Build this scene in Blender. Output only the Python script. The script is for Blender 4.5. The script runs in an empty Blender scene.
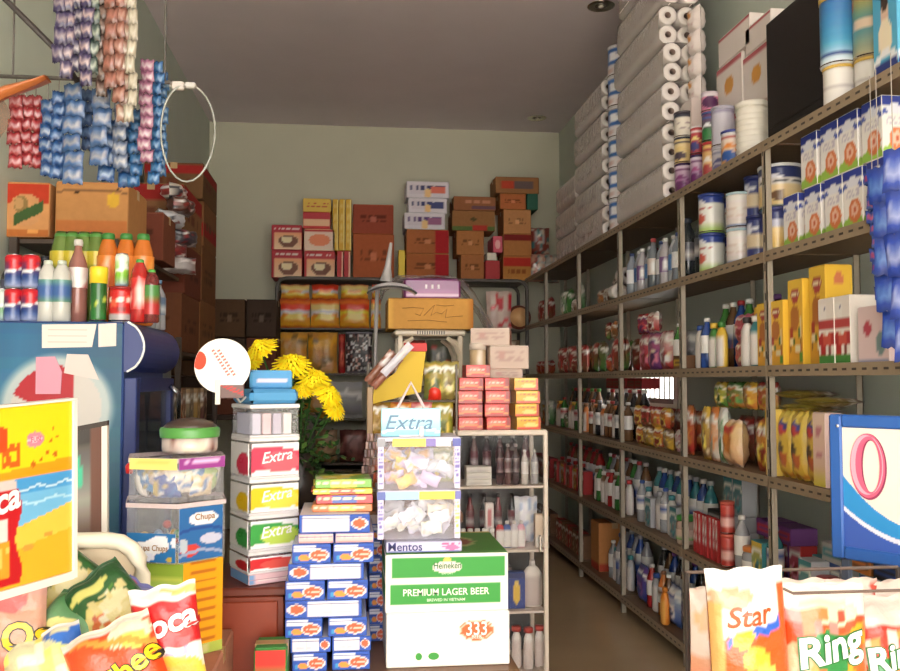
import bpy, math, random, colorsys
from mathutils import Vector, Matrix
random.seed(7)
PI = math.pi
# ------------------------------------------------------------------ camera, world, exposure
FPX = 880.0
EYE = Vector((0, 0, 1.45))
YAW, PITCH = math.radians(6.483), math.radians(2.941)
FWD = Vector((math.sin(YAW)*math.cos(PITCH), math.cos(YAW)*math.cos(PITCH), math.sin(PITCH)))
RGT = FWD.cross(Vector((0, 0, 1))).normalized()
UPV = RGT.cross(FWD)
sc = bpy.context.scene
col = sc.collection
cd = bpy.data.cameras.new('camera'); cam = bpy.data.objects.new('camera', cd); col.objects.link(cam)
cd.sensor_width = 36; cd.lens = FPX/900*36; cd.clip_start = 0.02
cam.location = EYE; cam.rotation_euler = (PI/2+PITCH, 0, -YAW)
sc.camera = cam
w = bpy.data.worlds.new('world'); sc.world = w; w.use_nodes = True
bg = w.node_tree.nodes['Background']
bg.inputs[0].default_value = (1.0, 0.955, 0.90, 1); bg.inputs[1].default_value = 5.0
sl = bpy.data.lights.new('sun', 'SUN'); sl.energy = 9.0; sl.angle = math.radians(2); sl.color = (1, .95, .88)
sun = bpy.data.objects.new('sun', sl); col.objects.link(sun); sun.rotation_euler = (math.radians(14), math.radians(8), 0)
sc.view_settings.view_transform = 'Standard'; sc.view_settings.look = 'None'
sc.view_settings.gamma = 1; sc.view_settings.use_curve_mapping = False
sc.view_settings.exposure = 0.88

def ray(px, py): return FWD + RGT*((px-450)/FPX) - UPV*((py-335.5)/FPX)
def WY(px, py, Y): d = ray(px, py); return EYE + d*(Y/d.y)
def WX(px, py, X): d = ray(px, py); return EYE + d*(X/d.x)
def WZ(px, py, z): d = ray(px, py); return EYE + d*((z-1.45)/d.z)
def YX(px, X): return WX(px, 380, X).y                       # depth of a pixel column on the plane X
def fit(x0, x1, y0, y1, Y, d, z0=None):                       # centre of the base, then width, depth, height
    xm, ym = (x0+x1)/2, (y0+y1)/2
    a, b = WY(x0, ym, Y), WY(x1, ym, Y)
    zt = WY(xm, y0, Y).z; zb = WY(xm, y1, Y).z if z0 is None else z0
    return Vector(((a.x+b.x)/2, Y+d/2, zb)), b.x-a.x, d, zt-zb

# ------------------------------------------------------------------ materials
SAT = [1.0]; DIM = [1.0]                                                    # saturation and brightness scale on all colours, set section by section
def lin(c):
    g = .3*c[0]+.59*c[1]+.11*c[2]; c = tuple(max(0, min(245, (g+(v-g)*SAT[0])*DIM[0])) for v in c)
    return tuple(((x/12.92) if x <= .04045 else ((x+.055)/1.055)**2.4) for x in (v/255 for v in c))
def mat_print(name, rough, spec=.5, noise=0.0, scale=60, bump=0, alpha=1, metal=0, sheen=0):
    m = bpy.data.materials.new(name); m.use_nodes = True
    nt = m.node_tree; b = nt.nodes['Principled BSDF']
    a = nt.nodes.new('ShaderNodeVertexColor'); a.layer_name = 'Col'
    src = a.outputs['Color']
    if noise or bump:
        tc = nt.nodes.new('ShaderNodeTexCoord')
        n = nt.nodes.new('ShaderNodeTexNoise'); n.inputs['Scale'].default_value = scale; n.inputs['Detail'].default_value = 4
        nt.links.new(tc.outputs['Object'], n.inputs['Vector'])
    if noise:
        mr = nt.nodes.new('ShaderNodeMapRange'); mr.inputs['To Min'].default_value = 1-noise; mr.inputs['To Max'].default_value = 1+noise
        nt.links.new(n.outputs['Fac'], mr.inputs['Value'])
        mx = nt.nodes.new('ShaderNodeVectorMath'); mx.operation = 'SCALE'
        nt.links.new(src, mx.inputs[0]); nt.links.new(mr.outputs[0], mx.inputs['Scale']); src = mx.outputs[0]
    if bump:
        bp = nt.nodes.new('ShaderNodeBump'); bp.inputs['Strength'].default_value = bump; bp.inputs['Distance'].default_value = .01
        nt.links.new(n.outputs['Fac'], bp.inputs['Height']); nt.links.new(bp.outputs[0], b.inputs['Normal'])
    nt.links.new(src, b.inputs['Base Color'])
    b.inputs['Roughness'].default_value = rough; b.inputs['Specular IOR Level'].default_value = spec
    b.inputs['Alpha'].default_value = alpha; b.inputs['Metallic'].default_value = metal
    return m
PAPER = mat_print('printed_card', .55, .4)
KRAFT = mat_print('corrugated_card', .85, .2, .12, 30, .15)
GLOSS = mat_print('glossy_print', .28, .55)
FOIL = mat_print('foil_wrapper', .3, .6, 0, 45, .35)
PLAST = mat_print('moulded_plastic', .35, .5)
PAINT = mat_print('wall_paint', .8, .25, .05, 3, .03)
METAL = mat_print('painted_steel', .5, .5, .15, 25, .05)
CHROME = mat_print('bright_metal', .22, .5, 0, 1, 0, 1, 1)
PETAL = mat_print('petal', .7, .2)
CLEAR = mat_print('clear_acrylic', .06, .6, alpha=.20)
FILM = mat_print('plastic_film', .22, .6, 0, 14, .5, alpha=.45)
LIQ = mat_print('bottle_plastic', .12, .6, alpha=.85)
FLOORM = mat_print('polished_tile', .16, .5, .18, 2.2, .01)
WOOD = mat_print('varnished_wood', .4, .4, .2, 9, .05)

# ------------------------------------------------------------------ mesh builder (face colours in an attribute: flat print only)
class M:
    def __init__(s): s.v = []; s.f = []; s.c = []
    def face(s, pts, c):
        n = len(s.v); s.v += [tuple(p) for p in pts]; s.f.append(tuple(range(n, n+len(pts)))); s.c.append(c)
        return s
    def grid(s, fn, nu, nv, paint, wrap=False):
        n = len(s.v); cu = nu if wrap else nu+1
        if callable(paint): cv = [[paint(min(max(i/nu, .001), .999), min(max(j/nv, .001), .999)) for i in range(nu+1)] for j in range(nv+1)]
        for j in range(nv+1):
            for i in range(cu): s.v.append(tuple(fn(i/nu, j/nv)))
        for j in range(nv):
            for i in range(nu):
                a = n+j*cu+i; b = n+j*cu+(i+1) % cu
                s.f.append((a, b, b+cu, a+cu))
                if callable(paint):
                    e = .02
                    s.c.append(('q', cv[j][i], cv[j][i+1], cv[j+1][i+1], cv[j+1][i]))
                else: s.c.append(paint)
        return s
    def panel(s, o, u, v, nu, nv, paint):
        o, u, v = Vector(o), Vector(u), Vector(v)
        return s.grid(lambda a, b: o+u*a+v*b, nu, nv, paint)
    def box(s, lo, hi, c, ch=0, paints=None, res=(1, 1)):
        # chamfered box; paints: dict of f(ront -y) b(ack) l(-x) r(+x) t(op) d(own)
        x0, y0, z0 = lo; x1, y1, z1 = hi; P = paints or {}
        e = min(ch, (x1-x0)*.3, (y1-y0)*.3, (z1-z0)*.3)
        X0, X1, Y0, Y1, Z0, Z1 = x0+e, x1-e, y0+e, y1-e, z0+e, z1-e
        def pn(k, o, u, v):
            p = P.get(k, c); n = res if callable(p) else (1, 1)
            s.panel(o, u, v, n[0], n[1], p)
        W, D, H = X1-X0, Y1-Y0, Z1-Z0
        pn('f', (X0, y0, Z0), (W, 0, 0), (0, 0, H)); pn('b', (X1, y1, Z0), (-W, 0, 0), (0, 0, H))
        pn('l', (x0, Y1, Z0), (0, -D, 0), (0, 0, H)); pn('r', (x1, Y0, Z0), (0, D, 0), (0, 0, H))
        pn('t', (X0, Y0, z1), (W, 0, 0), (0, D, 0)); pn('d', (X0, Y1, z0), (W, 0, 0), (0, -D, 0))
        if e > 0:
            ce = c
            for sx, xa, xb in ((0, x0, X0), (1, x1, X1)):
                for sy, ya, yb in ((0, y0, Y0), (1, y1, Y1)):
                    q = [(xa, yb, Z0), (xb, ya, Z0), (xb, ya, Z1), (xa, yb, Z1)]
                    s.face(q if sx == sy else q[::-1], ce)
                for sz, za, zb in ((0, z0, Z0), (1, z1, Z1)):
                    q = [(xa, Y0, zb), (xa, Y1, zb), (xb, Y1, za), (xb, Y0, za)]
                    s.face(q[::-1] if sx == sz else q, ce)
            for sy, ya, yb in ((0, y0, Y0), (1, y1, Y1)):
                for sz, za, zb in ((0, z0, Z0), (1, z1, Z1)):
                    q = [(X0, ya, zb), (X1, ya, zb), (X1, yb, za), (X0, yb, za)]
                    s.face(q[::-1] if sy == sz and sz == 0 else q, ce)
        return s
    def lathe(s, prof, n=16, paint=(200, 200, 200), o=(0, 0, 0), caps=True):
        base = len(s.v); k = len(prof)
        for r, z in prof:
            for i in range(n):
                a = 2*PI*i/n; s.v.append((o[0]+r*math.sin(a), o[1]-r*math.cos(a), o[2]+z))
        zmin, zmax = prof[0][1], prof[-1][1]
        for j in range(k-1):
            for i in range(n):
                a = base+j*n+i; b = base+j*n+(i+1) % n
                s.f.append((a, b, b+n, a+n))
                if callable(paint):
                    va, vb = ((prof[q][1]-zmin)/max(1e-6, zmax-zmin) for q in (j, j+1))
                    va, vb = min(max(va, .001), .999), min(max(vb, .001), .999)
                    s.c.append(('q', paint(i/n, va), paint(((i+1) % n)/n, va), paint(((i+1) % n)/n, vb), paint(i/n, vb)))
                else: s.c.append(paint)
        if caps:
            cc = paint(.5, 0) if callable(paint) else paint
            s.f.append(tuple(base+i for i in reversed(range(n)))); s.c.append(cc)
            cc = paint(.5, 1) if callable(paint) else paint
            s.f.append(tuple(base+(k-1)*n+i for i in range(n))); s.c.append(cc)
        return s
    def tube(s, pts, r, n=8, c=(120, 120, 120), closed=False):
        pts = [Vector(p) for p in pts]; base = len(s.v); m = len(pts)
        for i, p in enumerate(pts):
            if closed: t = pts[(i+1) % m]-pts[i-1]
            else: t = pts[min(i+1, m-1)]-pts[max(i-1, 0)]
            t.normalize(); a = t.cross(Vector((0, 0, 1)))
            if a.length < .05: a = t.cross(Vector((0, 1, 0)))
            a.normalize(); b = t.cross(a)
            rr = r[i] if isinstance(r, (list, tuple)) else r
            for k in range(n):
                q = 2*PI*k/n; s.v.append(tuple(p+a*rr*math.cos(q)+b*rr*math.sin(q)))
        for i in range(m if closed else m-1):
            for k in range(n):
                A = base+i*n+k; B = base+i*n+(k+1) % n
                C = base+((i+1) % m)*n+(k+1) % n; D = base+((i+1) % m)*n+k
                s.f.append((A, D, C, B)); s.c.append(c)
        if not closed:
            s.f.append(tuple(base+k for k in range(n))); s.c.append(c)
            s.f.append(tuple(base+(m-1)*n+k for k in reversed(range(n)))); s.c.append(c)
        return s
    def build(s, name, mt, parent=None, smooth=False, label=None):
        me = bpy.data.meshes.new(name); me.from_pydata(s.v, [], s.f)
        at = me.color_attributes.new('Col', 'FLOAT_COLOR', 'CORNER')
        buf = []
        cache = {}
        for f, c in zip(s.f, s.c):
            for k in (c[1:] if c[0] == 'q' else (c,)):
                if k not in cache: cache[k] = list(lin(k))+[1.0]
                buf += cache[k] if c[0] == 'q' else cache[k]*len(f)
        at.data.foreach_set('color', buf)
        if smooth: me.polygons.foreach_set('use_smooth', [True]*len(s.f))
        me.materials.append(mt); me.update()
        o = bpy.data.objects.new(name, me); col.objects.link(o)
        if parent: o.parent = parent
        if label: o['label'] = label
        return o

def thing(name, label, cat, loc=(0, 0, 0), rot=0, group=None):
    o = bpy.data.objects.new(name, None); col.objects.link(o); o.empty_display_size = .05
    o.location = loc; o.rotation_euler = rot if isinstance(rot, tuple) else (0, 0, rot)
    o['label'] = label; o['category'] = cat
    if group: o['group'] = group
    return o
def tag(o, label, cat, group=None, loc=None, rot=None):
    o['label'] = label; o['category'] = cat
    if group: o['group'] = group
    if loc is not None: o.location = loc
    if rot is not None: o.rotation_euler = rot if isinstance(rot, tuple) else (0, 0, rot)
    return o
def struct(o): o['kind'] = 'structure'; return o
KIDS = {}
def dup(root, loc, rot=0, label=None, group=None, scale=1):
    r = root.copy(); col.objects.link(r); r.location = loc
    r.rotation_euler = rot if isinstance(rot, tuple) else (0, 0, rot)
    r.scale = (scale,)*3 if not isinstance(scale, tuple) else scale
    if label: r['label'] = label
    if group: r['group'] = group
    if root.name not in KIDS: KIDS[root.name] = [(c, list(c.children)) for c in root.children]
    for ch, gs in KIDS[root.name]:
        c = ch.copy(); col.objects.link(c); c.parent = r
        for g in gs:
            d = g.copy(); col.objects.link(d); d.parent = c
    return r
PROTO = {}
def inst(key, builder, loc, rot, label, group=None, scale=1):
    if key not in PROTO:
        o = builder(); PROTO[key] = o
        o.location = loc; o.rotation_euler = rot if isinstance(rot, tuple) else (0, 0, rot)
        o.scale = (scale,)*3 if not isinstance(scale, tuple) else scale
        o['label'] = label
        if group: o['group'] = group
        return o
    return dup(PROTO[key], loc, rot, label, group, scale)

ORD = 'first second third fourth fifth sixth seventh eighth ninth tenth eleventh twelfth thirteenth fourteenth fifteenth sixteenth seventeenth eighteenth nineteenth twentieth'.split()

# ------------------------------------------------------------------ print designs
def hs(a, b, k=0):
    x = math.sin(a*127.1+b*311.7+k*74.7)*43758.5453; return x-math.floor(x)
def P(base, *layers):
    def f(u, v):
        c = base(u, v) if callable(base) else base
        for L in layers:
            q = L(u, v)
            if q is not None: c = q
        return c
    return f
def R(u0, v0, u1, v1, c): return lambda u, v: c if u0 <= u <= u1 and v0 <= v <= v1 else None
def El(cu, cv, ru, rv, c): return lambda u, v: c if ((u-cu)/ru)**2+((v-cv)/rv)**2 <= 1 else None
def Ri(cu, cv, ru, rv, w_, c): return lambda u, v: c if 1-w_ <= ((u-cu)/ru)**2+((v-cv)/rv)**2 <= 1 else None
def Sw(a, b, w_, c, p=1.0): return lambda u, v: c if abs(v-(a+b*math.sin(p*PI*u))) < w_ else None
def Dg(a, b, c, k=1.0): return lambda u, v: c if a <= u*k+v <= b else None
def Ln(u0, v0, u1, v1, rows, c, s=1):                       # lines of print too small to read
    def f(u, v):
        if not (u0 <= u <= u1 and v0 <= v <= v1): return None
        t = (v-v0)/(v1-v0)*rows
        if t % 1 < .35: return None
        return c if hs(int(u*23), int(t), s) > .35 else None
    return f
def Sp(cs, th=.5, nu=9, nv=12, s=3, box=(0, 0, 1, 1)):         # scattered printed pictures
    def f(u, v):
        if not (box[0] <= u <= box[2] and box[1] <= v <= box[3]): return None
        i, j = int(u*nu), int(v*nv)
        return cs[int(hs(i, j, s+5)*len(cs)) % len(cs)] if hs(i, j, s) < th else None
    return f
def Gr(c0, c1, c2=None, m=.5):
    def f(u, v):
        if c2 is None: a, b, t = c0, c1, v
        elif v < m: a, b, t = c0, c1, v/m
        else: a, b, t = c1, c2, (v-m)/(1-m)
        return tuple(int(round((x+(y-x)*t)/6)*6) for x, y in zip(a, b))
    return f

_TX = {}
def letters(body, size, c, fn, parent, bold=0.0, shear=0.0, name='lettering', label=None, sx=1.0, mt=None):
    key = (body, bold, shear)
    if key not in _TX:
        cu = bpy.data.curves.new('lettering_curve', 'FONT'); cu.body = body; cu.size = 1; cu.offset = bold; cu.shear = shear
        cu.align_x = 'CENTER'; cu.align_y = 'CENTER'; cu.resolution_u = 3
        ob = bpy.data.objects.new('lettering_curve', cu)
        me = bpy.data.meshes.new_from_object(ob)
        _TX[key] = ([tuple(v.co) for v in me.vertices], [tuple(p.vertices) for p in me.polygons])
        bpy.data.objects.remove(ob); bpy.data.meshes.remove(me); bpy.data.curves.remove(cu)
    vs, fs = _TX[key]
    m = M(); m.v = [tuple(fn(x*size*sx, y*size)) for x, y, z in vs]; m.f = list(fs); m.c = [c]*len(fs)
    return m.build(name, mt or PAPER, parent, label=label)

# ------------------------------------------------------------------ goods
def pillow_fn(w, h, t, seed=0):
    def T(a, b):                                              # half thickness at a, b in -1..1
        e = max(0, 1-abs(a)**3)**.55*max(0, 1-(abs(b)/.92)**4)**.5 if abs(b) < .92 else 0
        return t/2*e*(1+.10*math.sin(5*a+seed)+.07*math.sin(9*b+2*seed+3*a))+.0012
    return T
def pillow(w, h, t, paint, seed=0, nu=14, nv=18, crimp=(200, 200, 205)):
    m = M(); T = pillow_fn(w, h, t, seed)
    def pf(sg):
        def f(u, v):
            a, b = 2*u-1, 2*v-1
            pin = 1-.05*(1-abs(b)**2)*1.0
            return (a*w/2*pin*sg, -T(a, b)*sg if sg > 0 else T(a, b), h/2+b*h/2+.004*math.sin(a*7+seed))
        return f
    def pt(u, v):
        if v < .04 or v > .96: return crimp if crimp else paint(u, v)
        return paint(u, v)
    m.grid(pf(1), nu, nv, pt); m.grid(pf(-1), nu, nv, pt)
    return m, T
def bag_letters(T, w, h, cx, cz, ang=0):
    ca, sa = math.cos(ang), math.sin(ang)
    def fn(x, y):
        X = cx+x*ca-y*sa; Z = cz+x*sa+y*ca
        a = max(-1, min(1, X/(w/2*.96))); b = max(-1, min(1, (Z-h/2)/(h/2)))
        return (X, -T(a, b)-.002, Z)
    return fn
def flat_letters(cx, y, cz, ang=0):
    ca, sa = math.cos(ang), math.sin(ang)
    return lambda x, yy: (cx+x*ca-yy*sa, y, cz+x*sa+yy*ca)
def side_letters(x, cy, cz, sgn=1):                          # on a face looking to +x
    return lambda a, b: (x, cy+a*sgn, cz+b)

def mk_bottle(h, r, body, cap, band, band_z=(.3, .65), mt=None, neck=.36, n=12, name='bottle', cat='bottle', sh=.72):
    def f():
        t = thing(name, '', cat)
        m = M(); rn = r*neck
        m.lathe([(r*.85, 0), (r, .02*h), (r*.97, h*.3), (r, h*(sh-.12)), (r*.88, h*sh), (rn*1.25, h*(sh+.13)), (rn, h*(sh+.18)), (rn, h*.93)], n, body).build('bottle_body', mt or LIQ, t, True)
        M().lathe([(rn*1.25, 0), (rn*1.3, .05*h), (rn*1.1, .075*h)], n, cap, (0, 0, h*.925)).build('cap', PLAST, t, True)
        M().lathe([(r*1.015, 0), (r*1.015, (band_z[1]-band_z[0])*h*.33), (r*1.015, (band_z[1]-band_z[0])*h*.66), (r*1.015, (band_z[1]-band_z[0])*h)], n, band, (0, 0, band_z[0]*h), False).build('label_band', GLOSS, t, True)
        return t
    return f
def mk_flask(h, w_, d, body, cap, front, name='shampoo_bottle', cat='bottle', capf=.45):
    def f():                                                  # flat oval bottle with a cap
        t = thing(name, '', cat); m = M()
        prof = [(.8, 0), (1, .04), (1, .5), (.95, .72), (.6, .84), (.35, .88)]
        def fn(u, v):
            k = v*(len(prof)-1); i = min(int(k), len(prof)-2); q = k-i
            r = prof[i][0]*(1-q)+prof[i+1][0]*q; z = prof[i][1]*(1-q)+prof[i+1][1]*q
            a = 2*PI*u; return (math.sin(a)*w_/2*r, -math.cos(a)*d/2*r, z*h)
        m.grid(fn, 14, 10, P(body, lambda u, v: front if (u < .2 or u > .8) and .15 < v < .6 else None), wrap=True)
        m.build('bottle_body', PLAST, t, True)
        M().lathe([(w_*capf/2, 0), (w_*capf/2, .1*h), (w_*capf*.4, .12*h)], 12, cap, (0, 0, .88*h)).build('cap', PLAST, t, True)
        return t
    return f
def mk_tin(h, r, paint, lid, n=18, rows=8, name='milk_tin', cat='tin', mt=None):
    def f():
        t = thing(name, '', cat)
        M().lathe([(r, h*.92*i/rows) for i in range(rows+1)], n, paint).build('tin_body', mt or GLOSS, t, True)
        M().lathe([(r*1.04, 0), (r*1.04, h*.07), (r*.96, h*.08), (r*.9, h*.065)], n, lid, (0, 0, h*.92)).build('lid', PLAST, t, True)
        M().tube([(r*1.01*math.cos(a*PI/9), r*1.01*math.sin(a*PI/9), .006) for a in range(18)], .003, 4, (190, 190, 190), True).build('rim', CHROME, t)
        return t
    return f
def mk_jar(h, r, body, lid, band=None, name='plastic_jar', cat='jar', n=16):
    def f():
        t = thing(name, '', cat)
        M().lathe([(r*.9, 0), (r, h*.06), (r, h*.7), (r*.85, h*.82)], n, body).build('jar_body', LIQ, t, True)
        M().lathe([(r*.92, 0), (r*.95, h*.04), (r*.95, h*.15), (r*.8, h*.18)], n, lid, (0, 0, h*.82)).build('lid', PLAST, t, True)
        if band: M().lathe([(r*1.02, 0), (r*1.02, h*.15), (r*1.02, h*.35)], n, band, (0, 0, h*.18), False).build('label_band', PAPER, t, True)
        return t
    return f
def mk_pouch(w, h, t_, paint, seed=0, name='food_pouch', cat='pouch', mt=None, crimp=(205, 200, 195), nu=8, nv=12):
    def f():
        m, T = pillow(w, h, t_, paint, seed, nu, nv, crimp)
        o = m.build(name, mt or FOIL, None, True); tag(o, '', cat); return o
    return f
def mk_box(w, d, h, base, paints, res=(8, 10), name='product_box', cat='box', mt=None, ch=.002, flap=True):
    def f():
        if flap:
            t = thing(name, '', cat)
            M().box((-w/2, -d/2, 0), (w/2, d/2, h), base, ch, paints, res).build('box_body', mt or PAPER, t)
            M().box((-w/2+.004, -d/2+.003, h), (w/2-.004, d/2-.004, h+.0018), base, .0005).build('top_flap', mt or PAPER, t)
            return t
        o = M().box((-w/2, -d/2, 0), (w/2, d/2, h), base, ch, paints, res).build(name, mt or PAPER); tag(o, '', cat); return o
    return f
def carton(label, f, base, front=None, side=None, group=None, tape=(186, 150, 100), name='cardboard_carton', cat='carton', rz=0, res=(20, 16), text=None, mt=None):
    loc, w, d, h = f
    t = thing(name, label, cat, loc, rz, group)
    pt = {}
    if front: pt['f'] = front
    if side: pt['l'] = side; pt['r'] = side
    M().box((-w/2, -d/2, 0), (w/2, d/2, h-.004), base, .004, pt, res).build('carton_body', mt or KRAFT, t)
    # two top flaps with a gap and the tape over it
    m = M(); g = .003
    m.box((-w/2+.004, -d/2+.003, h-.004), (w/2-.004, -g, h), base, .0008); m.box((-w/2+.004, g, h-.004), (w/2-.004, d/2-.003, h), base, .0008)
    m.build('top_flap', mt or KRAFT, t)
    M().box((-w/2-.0008, -.022, h-.04), (w/2+.0008, .022, h+.0008), tape, 0).build('tape', GLOSS, t)
    if text:
        for (s_, sz, c, cx, cz, kw) in text: letters(s_, sz, c, flat_letters(cx, -d/2-.0016, cz), t, **kw)
    return t

# ================================================================== THE ROOM
XL, XR, YF, YB, ZC = -1.41, 2.16, -1.3, 8.9, 4.04
WALLC = (204, 202, 182); RWALL = (196, 204, 192)
struct(M().box((XL-.15, YF, -.1), (XR+.15, YB+.15, 0), (176, 152, 120)).build('floor', FLOORM))
struct(M().box((XL-.15, YF, ZC), (XR+.15, YB+.15, ZC+.12), (228, 218, 224)).build('ceiling', PAINT))
struct(M().box((XL-.15, YB, 0), (XR+.15, YB+.15, ZC), WALLC).build('wall_back', PAINT))
struct(M().box((XL-.15, YF, 0), (XL, YB, ZC), RWALL).build('wall_left', PAINT))
wy0, wy1, wz0, wz1 = 5.72, 6.62, 1.29, 1.66
m = M()
m.box((XR, YF, 0), (XR+.15, wy0, ZC), RWALL).box((XR, wy1, 0), (XR+.15, YB, ZC), RWALL)
m.box((XR, wy0, 0), (XR+.15, wy1, wz0), RWALL).box((XR, wy0, wz1), (XR+.15, wy1, ZC), RWALL)
struct(m.build('wall_right', PAINT))
wn = thing('window_1', 'barred window in the right wall behind the shelves', 'window', (XR, (wy0+wy1)/2, wz0)); del wn['category']; wn['kind'] = 'structure'
hw, hh = (wy1-wy0)/2, wz1-wz0
M().box((.02, -hw, 0), (.08, hw, .035), (90, 80, 70)).box((.02, -hw, hh-.035), (.08, hw, hh), (90, 80, 70)).box((.02, -hw, .035), (.08, -hw+.035, hh-.035), (90, 80, 70)).box((.02, hw-.035, .035), (.08, hw, hh-.035), (90, 80, 70)).build('window_frame', METAL, wn)
for i in range(8):
    y = -hw+.1+i*.1
    M().tube([(.05, y, .03), (.05, y, hh-.03)], .007, 6, (70, 66, 62)).build('window_bar', METAL, wn)
struct(M().box((XL-.15, YF-.12, 3.35), (XR+.15, YF, ZC+.12), (186, 180, 170)).build('shade_fascia', PAINT))     # unseen fascia over the shop front, added to cut sky light on high goods
# pavement and street outside the open shop front
struct(M().box((-9, -12, -.12), (9, YF, 0), (186, 178, 164)).build('pavement', PAINT))
for i, (px, py) in enumerate(((601, 6), (537, 118))):
    p = WZ(px, py, ZC)
    t = thing('ceiling_downlight', ('round recessed downlight in the ceiling above the toilet rolls, nearer the street', 'round recessed downlight in the ceiling near the back wall')[i], 'ceiling light', (p.x, p.y, ZC))
    M().lathe([(.045, -.002), (.085, -.006), (.095, -.003), (.095, 0)], 24, (205, 200, 190), caps=False).build('trim_ring', CHROME, t, True)
    M().lathe([(.044, -.001), (.036, .0), (.03, .002)], 20, (96, 84, 70)).build('reflector', METAL, t, True)
    M().lathe([(.012, -.012), (.02, -.006), (.012, .0)], 12, (230, 226, 215)).build('bulb', PLAST, t, True)

# ================================================================== RIGHT SHELVING
SAT[0] = .80; DIM[0] = .95
XS = 1.70
PY = [2.45, 3.44, 4.39, 5.44, 6.46, 7.58, 8.42]
SZ = [2.44, 1.98, 1.51, 1.06, .59, .11]
BAYN = ['nearest', 'second', 'third', 'fourth', 'fifth', 'last']
SHN = ['top', 'second', 'third', 'fourth', 'fifth', 'bottom']
rack = thing('steel_shelving', 'long brown slotted angle steel shelving filled with goods along the right wall', 'shelving', (XS, 2.45, 0))
ANG = (166, 152, 132)
def rel(p): return (p[0]-XS, p[1]-2.45, p[2])
for i, y in enumerate(PY):
    for xx, sg in ((XS, 1), (XS+.405, -1)):
        m = M()
        m.box(rel((xx-.002*sg if sg > 0 else xx-.026, y-.013, 0)), rel((xx+.026 if sg > 0 else xx+.002, y-.009, 2.44)), ANG)
        m.box(rel((xx-.002, y-.013, 0)), rel((xx+.002, y+.013, 2.44)), ANG)
        for k in range(20): m.box(rel((xx-.0035, y-.004, .1+k*.12)), rel((xx-.0022, y+.004, .13+k*.12)), (60, 52, 44))
        m.build('post', METAL, rack)
for s, z in enumerate(SZ):
    for b in range(6):
        y0, y1 = PY[b]+.012, PY[b+1]-.012
        m = M()
        m.box(rel((XS+.006, y0, z-.006)), rel((XS+.41, y1, z)), (124, 92, 62))
        m.build('shelf_board', METAL, rack)
        m = M()
        m.box(rel((XS-.006, y0-.01, z-.042)), rel((XS-.002, y1+.01, z+.002)), (158, 134, 106))
        m.box(rel((XS-.002, y0-.01, z-.012)), rel((XS+.03, y1+.01, z-.007)), (158, 134, 106))
        n = int((y1-y0)/.06)
        for k in range(n): m.box(rel((XS-.0072, y0+.03+k*.06, z-.024)), rel((XS-.006, y0+.055+k*.06, z-.016)), (66, 54, 42))
        m.build('shelf_edge', METAL, rack)

RZ = -PI/2                                                    # goods turned to face the aisle
def pos(px, s, dx=.06, X=None): X = X or XS+dx; return YX(px, X)

def names(desc, k, s, b, extra=''): return f"{desc}, {ORD[k]} from near post, {SHN[s]} shelf, {BAYN[b]} bay{extra}"

# ---- top shelf, nearest bay: television and tall milk tins
y0, y1 = 3.02, 3.56
zt = WX(767, 27, 1.80).z
t = thing('television', 'black flat television standing on the top shelf, screen dark', 'television', (1.80, (y0+y1)/2, 2.44), RZ)
W_, H_ = y1-y0, zt-2.44
M().box((-W_/2, -.02, .05), (W_/2, .03, H_), (26, 22, 22), .006).build('casing', PLAST, t)
M().box((-W_/2+.03, -.023, .085), (W_/2-.03, -.0195, H_-.03), (20, 15, 16)).build('screen', PLAST, t)
M().box((-.13, -.05, 0), (.13, .1, .012), (20, 20, 20), .003).box((-.04, 0, .01), (.04, .03, .06), (20, 20, 20)).build('stand', PLAST, t)
baby = [Gr((236, 240, 244), (60, 160, 214), (40, 110, 190), .35), El(.5, .5, .10, .14, (226, 186, 160)), El(.5, .60, .10, .05, (88, 60, 44)), El(.5, .30, .15, .12, (240, 238, 236)), R(0, .12, 1, .18, (30, 60, 150))]
def bluetin(): return mk_tin(.26, .062, P(baby[0], *baby[1:]), (214, 178, 60), rows=20, n=28)()
def whitetin(): return mk_tin(.15, .055, P((232, 226, 220), R(0, .45, 1, .52, (200, 190, 190)), R(0, .1, 1, .14, (190, 190, 200))), (222, 176, 60), rows=12)()
ztop = 2.441
yy = YX(846, 1.77)
inst('wtin', whitetin, (1.77, yy, ztop), RZ, 'plain white tin with gold lid under the blue baby milk tin, beside the television', 'milk tins on the top shelf', 1.0)
inst('btin', bluetin, (1.77, yy, ztop+.152), RZ, 'tall blue baby milk tin topmost of stack beside the television', 'milk tins on the top shelf')
yy2 = YX(868, 1.80)
inst('wtin', whitetin, (1.84, yy2, ztop), RZ, 'white tin with gold lid under a teal milk tin, top shelf', 'milk tins on the top shelf')
inst('ttin', mk_tin(.26, .058, P(Gr((190, 170, 120), (60, 150, 170), (210, 160, 40)), El(.1, .5, .12, .1, (230, 200, 170)), El(.9, .8, .12, .1, (200, 90, 50))), (230, 230, 235), rows=20), (1.84, yy2, ztop+.152), RZ, 'teal and gold milk tin topmost behind the blue boxes, top shelf', 'milk tins on the top shelf')
lady = P(Gr((80, 180, 224), (60, 170, 222)), R(0, .80, 1, .86, (40, 60, 140)), R(0, .86, 1, 1, (236, 236, 240)), El(.5, .52, .15, .12, (226, 184, 156)), El(.5, .6, .17, .08, (70, 50, 44)), El(.5, .30, .3, .16, (244, 226, 190)), R(0, 0, 1, .10, (48, 66, 150)), Sw(.12, .06, .03, (240, 240, 244)))
inst('ladybox', mk_box(.13, .12, .42, (70, 168, 220), {'f': lady, 'l': lady, 'r': lady}, (16, 30), 'milk_carton', 'carton'), (1.79, YX(893, 1.74)-.02, ztop), RZ, 'tall blue milk powder box with a smiling person, nearest on top shelf', None)

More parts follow.
